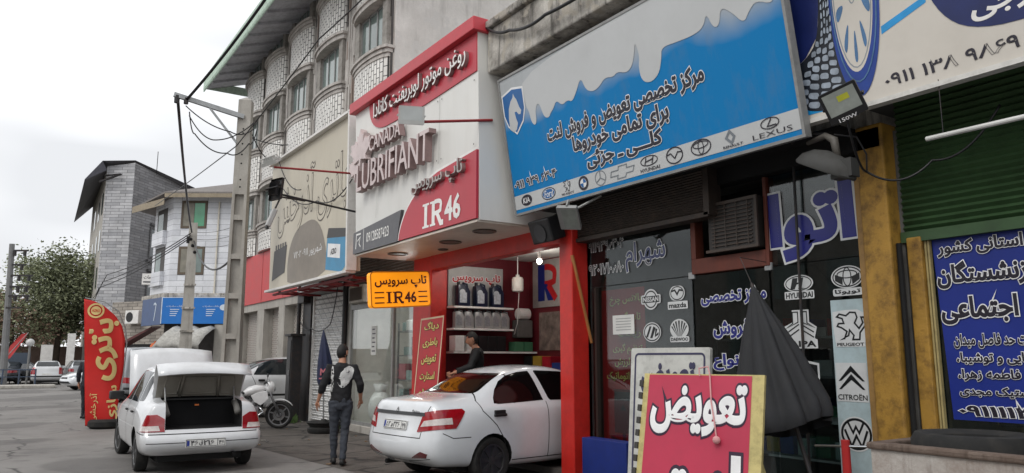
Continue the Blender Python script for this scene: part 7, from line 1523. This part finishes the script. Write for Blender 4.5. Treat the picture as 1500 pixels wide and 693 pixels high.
# ------------------------------------------------------------------ trees and far things at the left
LEAFS = [mat('foliage_olive', (140, 146, 114), .7, var=.35, scale=4), mat('foliage_dark', (116, 122, 96), .7, var=.3, scale=4), mat('foliage_brown', (136, 112, 96), .75, var=.3, scale=4)]
BARK = mat('bark', (78, 68, 58), .9, var=.25, bump=.5)
def tree(label, loc, h, rad, n, m, seed, sparse=False, trunk_h=.35, lw=.30, name='tree'):
    rn = random.Random(seed); t = thing(name, label, 'tree', loc); L = Vector(loc)
    b = MB(); top = L+Vector((0, 0, h*.75)); b.tube([L, L+Vector((.1, 0, h*trunk_h)), top], [h*.028, h*.02, h*.006], 8); tips = []
    for i in range(15):
        a = rn.uniform(0, 6.28); z0 = h*rn.uniform(trunk_h*.75, .7); p0 = L+Vector((.05, 0, z0)); d = rad*rn.uniform(.5, 1.0)*(1-.5*abs(z0/h-.5)); p2 = p0+Vector((math.cos(a)*d, math.sin(a)*d, h*rn.uniform(.08, .28))); p1 = p0.lerp(p2, .5)+Vector((0, 0, h*.05)); b.tube([p0, p1, p2], [h*.010, h*.006, h*.002], 6); tips += [p1, p2, p0.lerp(p2, .8)]
        for k in range(3): q = p2+Vector((rn.uniform(-1, 1), rn.uniform(-1, 1), rn.uniform(-.2, 1)))*rad*.25; b.tube([p1.lerp(p2, .6), q], [h*.004, h*.0015], 5); tips.append(q)
    tips.append(top); b.build('trunk', BARK, t, smooth=True)
    c = MB()
    for i in range(n):
        base = rn.choice(tips); g = Vector((rn.gauss(0, 1), rn.gauss(0, 1), rn.gauss(0, .8)))*rad*(.13 if sparse else .17); p = base+g
        if p.z < h*trunk_h*.7: continue
        s = lw*rn.uniform(.5, 1.3); u = Vector((rn.gauss(0, 1), rn.gauss(0, 1), rn.gauss(0, .6))).normalized(); w = u.cross(Vector((rn.gauss(0, 1), rn.gauss(0, 1), rn.gauss(0, 1)))).normalized()
        c.cur = 0 if rn.random() < .6 else 1
        c.add([p-u*s, p+w*s*.45, p+u*s, p-w*s*.45], [(0, 1, 2, 3)])
    c.build('crown', m, t); return t
tree('large olive-green street tree beside the grey stone building', (3.9, 76.0, 0), 10.9, 4.2, 24000, [LEAFS[0], LEAFS[1]], 4, lw=.15)
tree('lower greenish tree left of the large olive tree', (.6, 74.0, 0), 7.4, 3.6, 9000, [LEAFS[0], LEAFS[2]], 9, lw=.15)
tree('reddish-brown half-bare tree near the stacked crossarms', (-1.6, 72.0, 0), 6.8, 3.4, 1500, [LEAFS[2], LEAFS[2]], 12, True, lw=.13)
tree('brownish tree far behind the parked cars', (3.2, 92.0, 0), 7.5, 4.5, 3000, [LEAFS[2], LEAFS[1]], 21, lw=.3)
tree('dark brown tree beyond the kiosk board', (-3.5, 82.0, 0), 7, 4, 2500, [LEAFS[2], LEAFS[0]], 33, lw=.3)
t = thing('garden_wall', 'dim wall with a pale gate post closing the street behind the far cars', 'wall', (2, 70, 0)); b = MB(); b.box((-25, 80, 0), (7, 80.4, 2.6)); b.build('wall', mat('far_wall', (110, 92, 84), .9, var=.3, scale=.6, dirt=.4), t); b = MB(); b.box((4.1, 66, 0), (4.6, 66.4, 3.4)); b.box((2.6, 70, 0), (3.4, 70.3, 2.6)); b.build('gate_post', WHP, t)
t = thing('notice_board', 'dark slate notice board on posts at the left edge, by the globe lamp', 'sign', (1, 56.6, 0)); NB = frame((1.0, 56.6, 0), (.83, -.55, 0), (0, 0, 1)); b = MB(); b.rect(NB, -.68, 1.22, .62, 1.9, 0, .1); b.build('board', mat('slate_board', (58, 70, 84), .6), t); b = MB(); b.bar(NB @ Vector((-.5, 0, -.06)), NB @ Vector((-.5, 1.3, -.06)), .06); b.bar(NB @ Vector((.5, 0, -.06)), NB @ Vector((.5, 1.3, -.06)), .06); b.build('post', DKMET, t)
t = thing('street_lamp', 'short street lamp with a white globe by the slate notice board', 'lamp', (1.45, 55.2, 0)); b = MB(); b.cyl((1.45, 55.2, 0), (1.45, 55.2, 2.3), .06, 8); b.build('post', mat('lamp_post', (130, 130, 128), .6), t); b = MB(); b.ball((1.45, 55.2, 2.5), .24, 8); b.build('globe', mat('lamp_globe', (206, 206, 204), .4), t, smooth=True)
t = thing('feather_flag', 'small pinkish red feather flag leaning at the far left', 'flag', (.3, 55.5, 0)); b = MB(); b.add([(.2, 55.5, 1.5), (.5, 55.4, 1.55), (1.15, 55.05, 2.75), (1.3, 55.0, 3.1), (.95, 55.1, 3.0), (.45, 55.4, 2.3), (.2, 55.55, 1.5), (.5, 55.45, 1.55), (1.15, 55.1, 2.75), (1.3, 55.05, 3.1), (.95, 55.15, 3.0), (.45, 55.45, 2.3)], [(0, 1, 2, 3, 4, 5), (11, 10, 9, 8, 7, 6)]); b.build('cloth', mat('flag_pale_red', (196, 66, 66), .6, var=.2), t); b = MB(); b.tube([(.05, 55.6, 0), (.3, 55.5, 1.6), (1.3, 55.0, 3.1)], .03, 6); b.build('pole', GALV, t)
t = thing('guard_rail', 'blue-grey railing beside the far left car', 'railing', (0, 52, 0)); b = MB(); [b.cyl((-.6+.8*i, 52.6, 0), (-.6+.8*i, 52.6, .95), .04, 8) for i in range(4)]; b.bar((-.6, 52.6, .9), (1.8, 52.6, .9), .06); b.bar((-.6, 52.6, .5), (1.8, 52.6, .5), .05); b.build('rail', mat('rail_blue', (66, 78, 96), .6), t)

# ------------------------------------------------------------------ across the street (seen only in the glass)
for i, (y0, y1, h, c) in enumerate(((-8, 3, 7.5, (150, 146, 140)), (3.2, 13, 9.5, (128, 120, 112)), (13.4, 26, 7, (164, 158, 150)))):
    t = thing('building', ('pale two-storey shop building across the street, mirrored in the dark glass', 'brownish three-storey building across the street, mirrored in the middle of the glass', 'cream building across the street, mirrored in the display window')[i], 'building', (-15, (y0+y1)/2, 0)); b = MB(); b.box((-24, y0, 0), (-15, y1, h)); b.build('wall', mat('facade_%s' % ('pale', 'brownish', 'cream')[i], c, .9, var=.2, dirt=.4), t)
    for z in [1.2+2.9*k for k in range(int(h/3))]:
        y = y0+1
        while y+1.6 < y1: b = MB(); b.box((-15.03, y, z), (-14.96, y+1.6, z+1.5)); b.build('window', PANE, t); y += 2.6

# ------------------------------------------------------------------ weeds and litter on the forecourt
rn = random.Random(2)
for (x, y, n, lab) in ((5.95, 18.75, 60, 'low green weeds at the foot of the dark steel cabinet'), (6.35, 16.6, 30, 'small green weeds in the corner by the drain pipe')):
    b = MB()
    for i in range(n):
        p = Vector((x+rn.gauss(0, .12), y+rn.gauss(0, .16), .004)); h = rn.uniform(.06, .28); d = Vector((rn.gauss(0, .3), rn.gauss(0, .3), 1)).normalized(); w = Vector((rn.gauss(0, 1), rn.gauss(0, 1), 0)).normalized()*.018
        b.add([p-w, p+w, p+d*h*.6+w*1.3, p+d*h+Vector((rn.gauss(0, .03), 0, 0)), p+d*h*.6-w*1.3], [(0, 1, 2, 3, 4)])
    tag(b.build('weed_clump', mat('weed_green', (84, 110, 60), .7, var=.3, scale=5)), lab, 'weeds')
LIT = [mat('litter_pale', (190, 188, 180), .7), mat('litter_brown', (120, 96, 72), .8), mat('litter_grey', (90, 88, 86), .8)]
for i in range(46):
    x = rn.uniform(3.9, 6.4); y = rn.uniform(8.4, 19.5) if rn.random() < .8 else rn.uniform(5, 9); s = rn.uniform(.012, .04); a = rn.uniform(0, 3.1); M = Matrix.Translation((x, y, .010)) @ Matrix.Rotation(a, 4, 'Z') @ Matrix.Rotation(rn.uniform(-.4, .4), 4, 'X')
    o = MB().box((-s, -s*.6, -.003), (s, s*.6, .004+s*.2*rn.random()), M).build('litter_scrap', rn.choice(LIT)); tag(o, 'small scrap of litter lying on the stained forecourt', 'litter', 'litter scraps on the forecourt')
# ------------------------------------------------------------------ motorcycle
MW = mat('moto_white', (222, 222, 222), .3, dirt=.1, coat=.4); MG = mat('moto_graphite', (44, 46, 48), .4, .2); ALU2 = mat('cast_alloy', (130, 130, 132), .4, .6, dirt=.3)
mo = thing('motorcycle', 'white motorcycle with a small fairing parked in front of the white saloon', 'motorcycle')
def moto_wheel(x, front, turn=0.):
    t = bpy.data.objects.new('wheel', None); COL.objects.link(t); t.parent = mo; M = Matrix.Rotation(R(90), 4, 'X')
    b = MB(); b.lathe([(.235, -.03), (.26, -.05), (.295, -.035), (.305, 0), (.295, .035), (.26, .05), (.235, .03), (.23, 0)], M, 36); b.build('tyre', RUB, t, smooth='auto')
    b = MB(); b.lathe([(.235, -.028), (.235, .028), (.212, .026), (.212, -.026)], M, 32); b.lathe([(.05, -.05), (.05, .05), (.02, .055)], M, 14)
    for i in range(6): a = R(60*i); b.bar((.045*math.cos(a), 0, .045*math.sin(a)), (.215*math.cos(a+.12), 0, .215*math.sin(a+.12)), .028, .03, up=(0, 1, 0))
    b.build('rim', ALU2, t, smooth='auto')
    b = MB(); b.lathe([(.13, .034), (.13, .039), (.07, .039), (.07, .034)], M, 24); b.build('brake_disc', CHROME, t)
    t.location = (x, 0, .305); t.rotation_euler = (0, .4, turn)
moto_wheel(.64, True, R(-8)); moto_wheel(-.64, False)
b = MB()
for s in (1, -1): b.tube([(.64, s*.075, .305), (.50, s*.075, .62), (.36, s*.07, .96)], [.022, .026, .024], 10)
b.build('fork', ALU2, mo, smooth=True)
b = MB(); vs = []; n = 10
for i in range(n+1):
    a = R(35+i*11.5); 
    for y, dr in ((-.055, 0), (-.03, .018), (.03, .018), (.055, 0)): vs.append((.64+(.335+dr)*math.cos(a), y, .305+(.335+dr)*math.sin(a)))
b.add(vs, [(i*4+k, i*4+k+1, i*4+k+5, i*4+k+4) for i in range(n) for k in range(3)]); fo = b.build('front_mudguard', MW, mo, smooth=True); md = fo.modifiers.new('t', 'SOLIDIFY'); md.thickness = .006
b = MB(); b.ball((.43, 0, .90), .13, 10, (.85, .95, 1.1)); b.build('headlight_fairing', MW, mo, smooth=True)
b = MB(); b.ball((.505, 0, .875), .075, 10, (.6, 1.1, .8)); b.build('headlight', mat('headlight', (150, 156, 160), .1, .3), mo, smooth=True)
b = MB(); b.poly(frame((.42, 0, .98), (0, -1, 0), (-.35, 0, 1)), [(-.09, 0), (.09, 0), (.07, .12), (-.07, .12)], 0, .006); b.build('windshield', mat('smoke_screen', (40, 44, 48), .1), mo)
b = MB(); b.tube([(.30, .36, 1.0), (.34, .24, 1.03), (.36, .06, .99), (.36, -.06, .99), (.34, -.24, 1.03), (.30, -.36, 1.0)], .013, 8)
for s in (1, -1): b.tube([(.34, s*.22, 1.03), (.36, s*.27, 1.14)], .006, 6)
b.build('handlebar', MG, mo, smooth=True)
for s in (1, -1): b = MB(); b.ball((.36, s*.29, 1.17), .055, 8, (.35, 1.2, .75)); b.build('mirror', BLKP, mo, smooth=True); b = MB(); b.cyl((.31, s*.26, 1.015), (.295, s*.38, .995), .018, 10); b.build('grip', RUB, mo)
def loft(rings, m, name, par, smooth=True):
    """rings: (x, z, half width, half height)"""
    b = MB(); k = 12; vs = []
    for x, z, w, h in rings:
        for j in range(k): a = 2*math.pi*j/k; vs.append((x, w*math.cos(a), z+h*math.sin(a)))
    fs = [(i*k+j, i*k+(j+1) % k, (i+1)*k+(j+1) % k, (i+1)*k+j) for i in range(len(rings)-1) for j in range(k)]+[tuple(range(k))[::-1], tuple((len(rings)-1)*k+j for j in range(k))]
    b.add(vs, fs); return b.build(name, m, par, smooth=smooth)
loft([(.34, .88, .05, .05), (.28, .86, .12, .09), (.12, .86, .15, .11), (-.05, .82, .13, .10), (-.14, .78, .07, .06)], MW, 'fuel_tank', mo)
for s in (1, -1):
    b = MB(); F = frame((0, s*.14, 0), (1, 0, 0), (0, 0, 1)); b.poly(F, [(.36, .84), (.40, .66), (.24, .52), (.10, .60), (.02, .74), (.16, .80)], 0, .03); b.build('side_fairing', MW, mo, bevel=.01)
loft([(-.08, .80, .08, .03), (-.2, .77, .12, .05), (-.42, .79, .12, .05), (-.62, .84, .10, .045), (-.74, .86, .06, .03)], mat('moto_seat', (24, 24, 25), .7), 'seat', mo)
loft([(-.3, .72, .10, .05), (-.6, .78, .09, .05), (-.82, .85, .04, .03)], MW, 'tail_panel', mo)
b = MB(); b.box((-.14, -.10, .28), (.20, .10, .50)); b.tube([(.06, 0, .48), (.16, 0, .68)], .075, 12); b.tube([(-.02, -.14, .38), (-.02, .14, .38)], .09, 16); b.build('engine', ALU2, mo, bevel=.02, smooth='auto')
b = MB(); b.tube([(.20, -.08, .5), (.30, -.1, .38), (.12, -.13, .25), (-.3, -.15, .28), (-.75, -.17, .40)], [.02, .02, .022, .035, .04], 10); b.build('exhaust', CHROME, mo, smooth=True)
b = MB(); b.tube([(.36, 0, .92), (.0, 0, .78), (-.25, 0, .66)], .025, 8); b.tube([(.34, 0, .80), (.22, 0, .45), (-.15, 0, .33)], .022, 8)
for s in (1, -1): b.tube([(-.18, s*.09, .40), (-.64, s*.09, .305)], .02, 8); b.tube([(-.60, s*.10, .36), (-.45, s*.11, .70)], .028, 8)
b.tube([(.0, -.12, .3), (-.05, -.26, .02)], .012, 6); b.build('frame', MG, mo, smooth=True)
b = MB(); b.ball((-.83, 0, .80), .05, 8, (.6, 1.3, .8)); b.build('tail_light', TLR, mo, smooth=True)
place(mo, (5.31-.64*.96, 17.36+.64*.28, 0), math.atan2(-.28, .96))

# ------------------------------------------------------------------ people
SKIN = mat('skin', (178, 128, 102), .5, var=.08, scale=8); HAIR = mat('hair_black', (20, 18, 17), .6, var=.3, scale=40, bump=.4)
def skin_mesh(chain_pts, edges, root, sub=2):
    bm = bmesh.new(); ly = bm.verts.layers.skin.verify(); vs = []
    for i, (p, r) in enumerate(chain_pts):
        v = bm.verts.new(p); v[ly].radius = r if hasattr(r, '__len__') else (r, r); v[ly].use_root = i == root; vs.append(v)
    for a, b in edges: bm.edges.new((vs[a], vs[b]))
    me = bpy.data.meshes.new('skin'); bm.to_mesh(me); bm.free()
    def fn(o):
        m = o.modifiers.new('k', 'SKIN'); m.use_smooth_shade = True; m.branch_smoothing = .6; sub_mod(o, sub)
    r = evaluate(me, fn)
    for p in r.polygons: p.use_smooth = True
    return r
def chains(*cs):
    """each chain: list of (name, point, radius); shared names join"""
    pts = []; idx = {}; ed = []
    for c in cs:
        prev = None
        for nm, *rest in c:
            if nm not in idx: idx[nm] = len(pts); pts.append((rest[0], rest[1]))
            if prev is not None: ed.append((prev, idx[nm]))
            prev = idx[nm]
    return pts, ed
def head_mesh(bm, M):
    """head with brow, nose, mouth, chin and ears; faces +y, centre at the origin, 0.24 tall"""
    r = bmesh.ops.create_uvsphere(bm, u_segments=28, v_segments=22, radius=1)
    for v in r['verts']:
        x, y, z = v.co; X, Y, Z = x*.076, y*.094, z*.12
        if z < -.1: k = (-.1-z); X *= 1-.34*k; Y *= 1-.10*k if y > 0 else 1-.45*k
        if y > 0:
            Y *= .92
            Y += .030*math.exp(-((x/.17)**2+((z+.16)/.19)**2))+.012*math.exp(-((x/.12)**2+((z-.05)/.2)**2))   # nose
            Y -= .011*math.exp(-(((abs(x)-.36)/.16)**2+((z-.08)/.11)**2))                                      # eye sockets
            Y += .006*math.exp(-((z-.24)/.10)**2)*math.exp(-(x/.5)**2)                                          # brow
            Y += .009*math.exp(-((x/.26)**2+((z+.47)/.07)**2))-.005*math.exp(-((x/.26)**2+((z+.53)/.025)**2))+.008*math.exp(-((x/.22)**2+((z+.60)/.06)**2))
            Y += .012*math.exp(-((x/.24)**2+((z+.85)/.14)**2))
        v.co = M @ Vector((X, Y, Z))
    for s in (1, -1):
        e = bmesh.ops.create_uvsphere(bm, u_segments=10, v_segments=8, radius=1)
        for v in e['verts']: v.co = M @ Vector((s*.079+v.co.x*.010, -.006+v.co.y*.020+.006*v.co.z, v.co.z*.032))
        e = bmesh.ops.create_uvsphere(bm, u_segments=10, v_segments=8, radius=.011)
        for v in e['verts']: v.co = M @ (v.co+Vector((s*.028, .074, .010)))
def hair_part(t, M, cut, thick=1.09, m=None):
    b = bmesh.new(); r = bmesh.ops.create_uvsphere(b, u_segments=28, v_segments=22, radius=1)
    for v in r['verts']:
        x, y, z = v.co; k = thick+.03*mnoise.noise(Vector((x, y, z))*5); X, Y, Z = x*.076*k, y*.094*k, z*.12*k
        if z < -.1: q = (-.1-z); X *= 1-.28*q; Y *= 1-.3*q
        v.co = Vector((X, Y, Z))
    bmesh.ops.delete(b, geom=[f for f in b.faces if not cut(f.calc_center_median())], context='FACES')
    for v in b.verts: v.co = M @ v.co
    me = bpy.data.meshes.new('hair'); b.to_mesh(me); b.free(); me.materials.append(m or HAIR)
    for p in me.polygons: p.use_smooth = True
    o = bpy.data.objects.new('hair', me); COL.objects.link(o); o.parent = t; md = o.modifiers.new('t', 'SOLIDIFY'); md.thickness = .014; md.offset = -1
    return o
def hand(bm, wrist, direc, palm_n, thumb, curl=.5):
    """palm plus five bent fingers, each its own skinned chain rooted in the palm"""
    w = Vector(wrist); d = Vector(direc).normalized(); n = Vector(palm_n); n = (n-d*n.dot(d)).normalized(); a = d.cross(n)*thumb
    pts = [(w, (.024, .02)), (w+d*.03, (.034, .018)), (w+d*.075, (.040, .017)), (w+d*.09, (.036, .014))]
    me = skin_mesh([(tuple(p), r) for p, r in pts], [(0, 1), (1, 2), (2, 3)], 0, 1); bm.from_mesh(me); bpy.data.meshes.remove(me)
    for i, (off, L) in enumerate(((.030, .072), (.010, .082), (-.010, .076), (-.029, .060))):
        p0 = w+d*.07+a*off; p1 = w+d*.095+a*off*1.1+n*.004; f1 = (d+n*curl*.6).normalized(); f2 = (d+n*curl*1.5).normalized(); f3 = (d*.6+n*curl*2.2).normalized()
        p2 = p1+f1*L*.42; p3 = p2+f2*L*.33; p4 = p3+f3*L*.25
        me = skin_mesh([(tuple(p), r) for p, r in ((p0, .010), (p1, .0098), (p2, .0092), (p3, .0084), (p4, .0066))], [(0, 1), (1, 2), (2, 3), (3, 4)], 0, 1); bm.from_mesh(me); bpy.data.meshes.remove(me)
    q0 = w+d*.025+a*.022; q1 = w+d*.05+a*.048+n*.012; q2 = q1+(d+a*.35+n*.35).normalized()*.032; q3 = q2+(d+n*.4).normalized()*.026
    me = skin_mesh([(tuple(p), r) for p, r in ((q0, .015), (q1, .013), (q2, .0105), (q3, .008))], [(0, 1), (1, 2), (2, 3)], 0, 1); bm.from_mesh(me); bpy.data.meshes.remove(me)
def add_obj(name, me, m, parent):
    me.materials.clear(); [me.materials.append(x) for x in (m if isinstance(m, list) else [m])]
    for p in me.polygons: p.use_smooth = True; p.material_index = 0
    o = bpy.data.objects.new(name, me); COL.objects.link(o); o.parent = parent; return o
def shoe(t, ank, fwd, m, name='shoe'):
    a = Vector(ank); f = Vector(fwd).normalized(); x = Vector((f.y, -f.x, 0)); b = MB(); vs = []; k = 10
    secs = [(-.085, .030, .075), (-.06, .038, .10), (0, .040, .115), (.06, .044, .085), (.12, .048, .06), (.165, .040, .045), (.185, .02, .03)]
    for s, w, h in secs:
        for j in range(k): g = 2*math.pi*j/k; vs.append(Vector((a.x, a.y, 0))+f*s+x*w*math.cos(g)+Vector((0, 0, .012+max(-.5, math.sin(g))*h/2*1.1+h*.42)))
    b.add(vs, [(i*k+j, i*k+(j+1) % k, (i+1)*k+(j+1) % k, (i+1)*k+j) for i in range(len(secs)-1) for j in range(k)]+[tuple(range(k))[::-1], tuple((len(secs)-1)*k+j for j in range(k))])
    for v in b.v: v.z = max(v.z, .004)
    b.build(name, m, t, smooth=True)
def person(label, P, loc, yaw, top_m, leg_m, shoe_m, head_yaw=0, head_pitch=0, beard=False, hairm=None, curlL=.4, curlR=.4):
    """P: joint positions in the body's own frame (x right, y forward)"""
    t = thing('person', label, 'person'); V = {k: Vector(v) for k, v in P.items()}
    def limb(b, pts, rad, k=12): b.tube(pts, rad, k)
    def torso(b, rings, k=20):
        vs = []
        for c, rx, ry in rings:
            for j in range(k): g = 2*math.pi*j/k; vs.append(Vector(c)+Vector((rx*math.cos(g), ry*math.sin(g), 0)))
        b.add(vs, [(i*k+j, i*k+(j+1) % k, (i+1)*k+(j+1) % k, (i+1)*k+j) for i in range(len(rings)-1) for j in range(k)]+[tuple(range(k))[::-1], tuple((len(rings)-1)*k+j for j in range(k))])
    def fuse(b, vox, wr=0., fr=9., it=6):
        me = b.mesh('fuse', [SKIN], recalc=False)
        def fn(o):
            m = o.modifiers.new('r', 'REMESH'); m.mode = 'VOXEL'; m.voxel_size = vox
            m = o.modifiers.new('s', 'SMOOTH'); m.factor = .5; m.iterations = it
        r = evaluate(me, fn)
        if wr:
            nn = [v.normal.copy() for v in r.vertices]
            for v, n in zip(r.vertices, nn): q = v.co; v.co = q+n*wr*(mnoise.noise(Vector((q.x*fr, q.y*fr, q.z*fr*1.7)))+.5*mnoise.noise(q*fr*2.3))
        return r
    L3 = lambda a, c, t_: V[a].lerp(V[c], t_)
    C = lambda z: V['pel'].lerp(V['chest'], (z-.95)/.36)+Vector((0, 0, 0)) if z < 1.31 else V['chest'].lerp(V['nb'], (z-1.31)/.15)
    def at(z): p = C(z).copy(); p.z = z; return p
    b = MB(); torso(b, [(at(z), rx, ry) for z, rx, ry in ((.84, .13, .09), (.95, .14, .095), (1.1, .12, .08), (1.25, .135, .09), (1.38, .14, .085), (1.45, .08, .06))])
    limb(b, [V['nb'], V['neck'], V['neck']+Vector((0, .014, .07))], [.064, .055, .053], 14)
    for s in 'LR':
        limb(b, [V['sh'+s]*.8+V['chest']*.2, V['sh'+s], L3('sh'+s, 'el'+s, .5), V['el'+s], L3('el'+s, 'wr'+s, .3), V['wr'+s], V['wr'+s]+(V['wr'+s]-V['el'+s]).normalized()*.04], [.05, .052, .046, .039, .040, .028, .027])
        limb(b, [V['hip'+s]+Vector((0, 0, .04)), L3('hip'+s, 'kn'+s, .5), V['kn'+s], L3('kn'+s, 'an'+s, .35), V['an'+s]], [.075, .066, .05, .05, .034])
    me = fuse(b, .011); bm = bmesh.new(); bm.from_mesh(me); bpy.data.meshes.remove(me)
    HM = Matrix.Translation(V['head']) @ Matrix.Rotation(R(-head_yaw), 4, 'Z') @ Matrix.Rotation(R(head_pitch), 4, 'X'); head_mesh(bm, HM)
    for s, sg, c in (('L', -1, curlL), ('R', 1, curlR)):
        d = V['wr'+s]-V['el'+s]; hand(bm, V['wr'+s]+d.normalized()*.015, d, (-sg*.9, .3, 0), -1*sg if False else (1 if s == 'L' else -1), c)
    o = bpy.data.meshes.new('body'); bm.to_mesh(o); bm.free(); add_obj('body', o, SKIN, t)
    b = MB(); torso(b, [(at(z), rx, ry) for z, rx, ry in ((.90, (.158), .116), (.93, .164, .122), (1.0, .154, .114), (1.12, .150, .110), (1.25, .166, .116), (1.36, .178, .114), (1.43, .150, .10), (1.465, .090, .078), (1.485, .070, .066))])
    for s in 'LR':
        e_ = .55 if beard else .92
        limb(b, [V['sh'+s]*.75+V['chest']*.25, V['sh'+s], L3('sh'+s, 'el'+s, .45), V['el'+s], L3('el'+s, 'wr'+s, e_*.5), L3('el'+s, 'wr'+s, e_)], [.075, .074, .066, .058, .056, .049], 14)
    add_obj('jersey', fuse(b, .011, .011, 8), top_m, t)
    b = MB(); torso(b, [(at(z), rx, ry) for z, rx, ry in ((.80, .10, .09), (.86, .155, .115), (.93, .158, .115), (.99, .148, .108))])
    for s in 'LR': limb(b, [V['hip'+s]+Vector((0, 0, .03)), L3('hip'+s, 'kn'+s, .25), L3('hip'+s, 'kn'+s, .7), V['kn'+s], L3('kn'+s, 'an'+s, .35), L3('kn'+s, 'an'+s, .8), V['an'+s]+Vector((0, 0, -.01))], [.090, .087, .072, .061, .060, .048, .050], 14)
    add_obj('trousers', fuse(b, .011, .009, 11), leg_m, t)
    for s in 'LR': shoe(t, V['an'+s], (.12 if s == 'R' else -.08, 1, 0), shoe_m)
    hair_part(t, HM, lambda c: (c.z+.012*mnoise.noise(c*60) > .035 and not (c.y > .062 and c.z < .075)) or (c.y < -.0 and c.z+.02*mnoise.noise(c*60) > -.075 and not (abs(c.x) > .062 and c.y > -.03 and c.z < .03)), 1.10, hairm)
    if beard:
        h = hair_part(t, HM, lambda c: c.z < -.04 and c.y > .0 and not (c.z > -.075 and abs(c.x) < .045), 1.03); h.name = 'beard'
    place(t, loc, -R(yaw)); return t
# jersey with a printed white animal head across the back
tj = NT('printed_jersey'); ob = tj.n('ShaderNodeTexCoord').outputs['Object']; sp_ = tj.n('ShaderNodeSeparateXYZ'); tj.l(ob, sp_.inputs[0])
def mth(op, a, b=None, c=None):
    x = tj.n('ShaderNodeMath', operation=op)
    for i, v in enumerate((a, b, c)):
        if v is None: continue
        if hasattr(v, 'is_linked'): tj.l(v, x.inputs[i])
        else: x.inputs[i].default_value = v
    return x.outputs[0]
def ell(cx, cz, rx, rz, tilt=0): 
    dx = mth('SUBTRACT', sp_.outputs['X'], cx); dz = mth('SUBTRACT', sp_.outputs['Z'], cz); ct, st_ = math.cos(tilt), math.sin(tilt)
    u = mth('ADD', mth('MULTIPLY', dx, ct), mth('MULTIPLY', dz, st_)); w = mth('SUBTRACT', mth('MULTIPLY', dz, ct), mth('MULTIPLY', dx, st_))
    return mth('ADD', mth('POWER', mth('ABSOLUTE', mth('DIVIDE', u, rx)), 2), mth('POWER', mth('ABSOLUTE', mth('DIVIDE', w, rz)), 2))
nz1 = tj.noise(tj.coord(), 14, 5, .65); nz3 = tj.noise(tj.coord((1, 1, .5)), 38, 4, .6)
e_ = mth('ADD', mth('MINIMUM', ell(.045, 1.27, .085, .15, -.35), ell(.10, 1.33, .07, .11, -.2)), mth('MULTIPLY', mth('SUBTRACT', nz1, .5), 1.3))
mouth = ell(-.035, 1.21, .022, .055, .3)
ins = mth('MULTIPLY', mth('LESS_THAN', e_, 1.0), mth('GREATER_THAN', mth('ADD', mouth, mth('SUBTRACT', nz1, .5)), 1.0)); ins = mth('MULTIPLY', ins, mth('GREATER_THAN', nz3, .40)); 
side = mth('MULTIPLY', mth('LESS_THAN', ell(-.135, 1.25, .022, .19), 1.0), mth('GREATER_THAN', nz3, .49)); ins = mth('MAXIMUM', ins, side); ins = mth('MULTIPLY', ins, mth('LESS_THAN', sp_.outputs['Y'], .02))
tj.color(tj.mix(ins, lin((24, 24, 27)), lin((206, 206, 204)))); tj.b.inputs['Roughness'].default_value = .85; tj.bump(tj.noise(tj.coord(), 7, 4, .6), .5, .03)
JEANS = mat('trousers_charcoal', (58, 62, 70), .85, var=.25, scale=9, bump=.25); SHOEB = mat('shoe_black', (24, 24, 25), .6); TEE = mat('tee_black', (24, 24, 26), .8, bump=.15); COATD = mat('coat_dark', (38, 40, 46), .85, bump=.2)
base = dict(pel=(0, 0, .95), spine=(0, .0, 1.12), chest=(0, .0, 1.31), nb=(0, -.005, 1.46), neck=(0, .01, 1.52), head=(0, .03, 1.635),
   shL=(-.175, 0, 1.42), elL=(-.245, -.03, 1.16), wrL=(-.275, .04, .93), shR=(.175, 0, 1.42), elR=(.255, -.04, 1.16), wrR=(.25, .06, .94),
   hipL=(-.095, 0, .90), knL=(-.085, .03, .50), anL=(-.075, .04, .09), hipR=(.095, 0, .90), knR=(.075, .02, .50), anR=(.045, -.03, .09))
w = dict(base); w.update(shL=(-.165, 0, 1.42), shR=(.165, 0, 1.42), knL=(-.09, .07, .51), anL=(-.08, .12, .095), knR=(.07, .03, .50), anR=(.05, -.10, .10), elL=(-.265, -.03, 1.16), wrL=(-.325, .05, .95), elR=(.275, -.05, 1.17), wrR=(.285, .08, .96))
person('young man walking away in a black jersey with a white beast printed on its back', w, (4.27, 10.98, 0), 22, tj.m, JEANS, SHOEB, head_yaw=35, beard=True)
g = dict(base); g.update(head=(0, .075, 1.62), neck=(0, .035, 1.51), elL=(-.26, .10, 1.2), wrL=(-.16, .33, 1.12), elR=(.26, .10, 1.2), wrR=(.16, .33, 1.12))
gp = person('dark-haired man in a black tee looking down inside the workshop behind the white saloon', g, (6.75, 11.2, .1), -62, TEE, JEANS, SHOEB, head_pitch=-14); gp.scale = (1.07, 1.07, 1.09)
person('person in dark clothes mostly hidden behind the tall red feather flag', base, (1.95, 22.8, 0), 40, COATD, COATD, SHOEB)
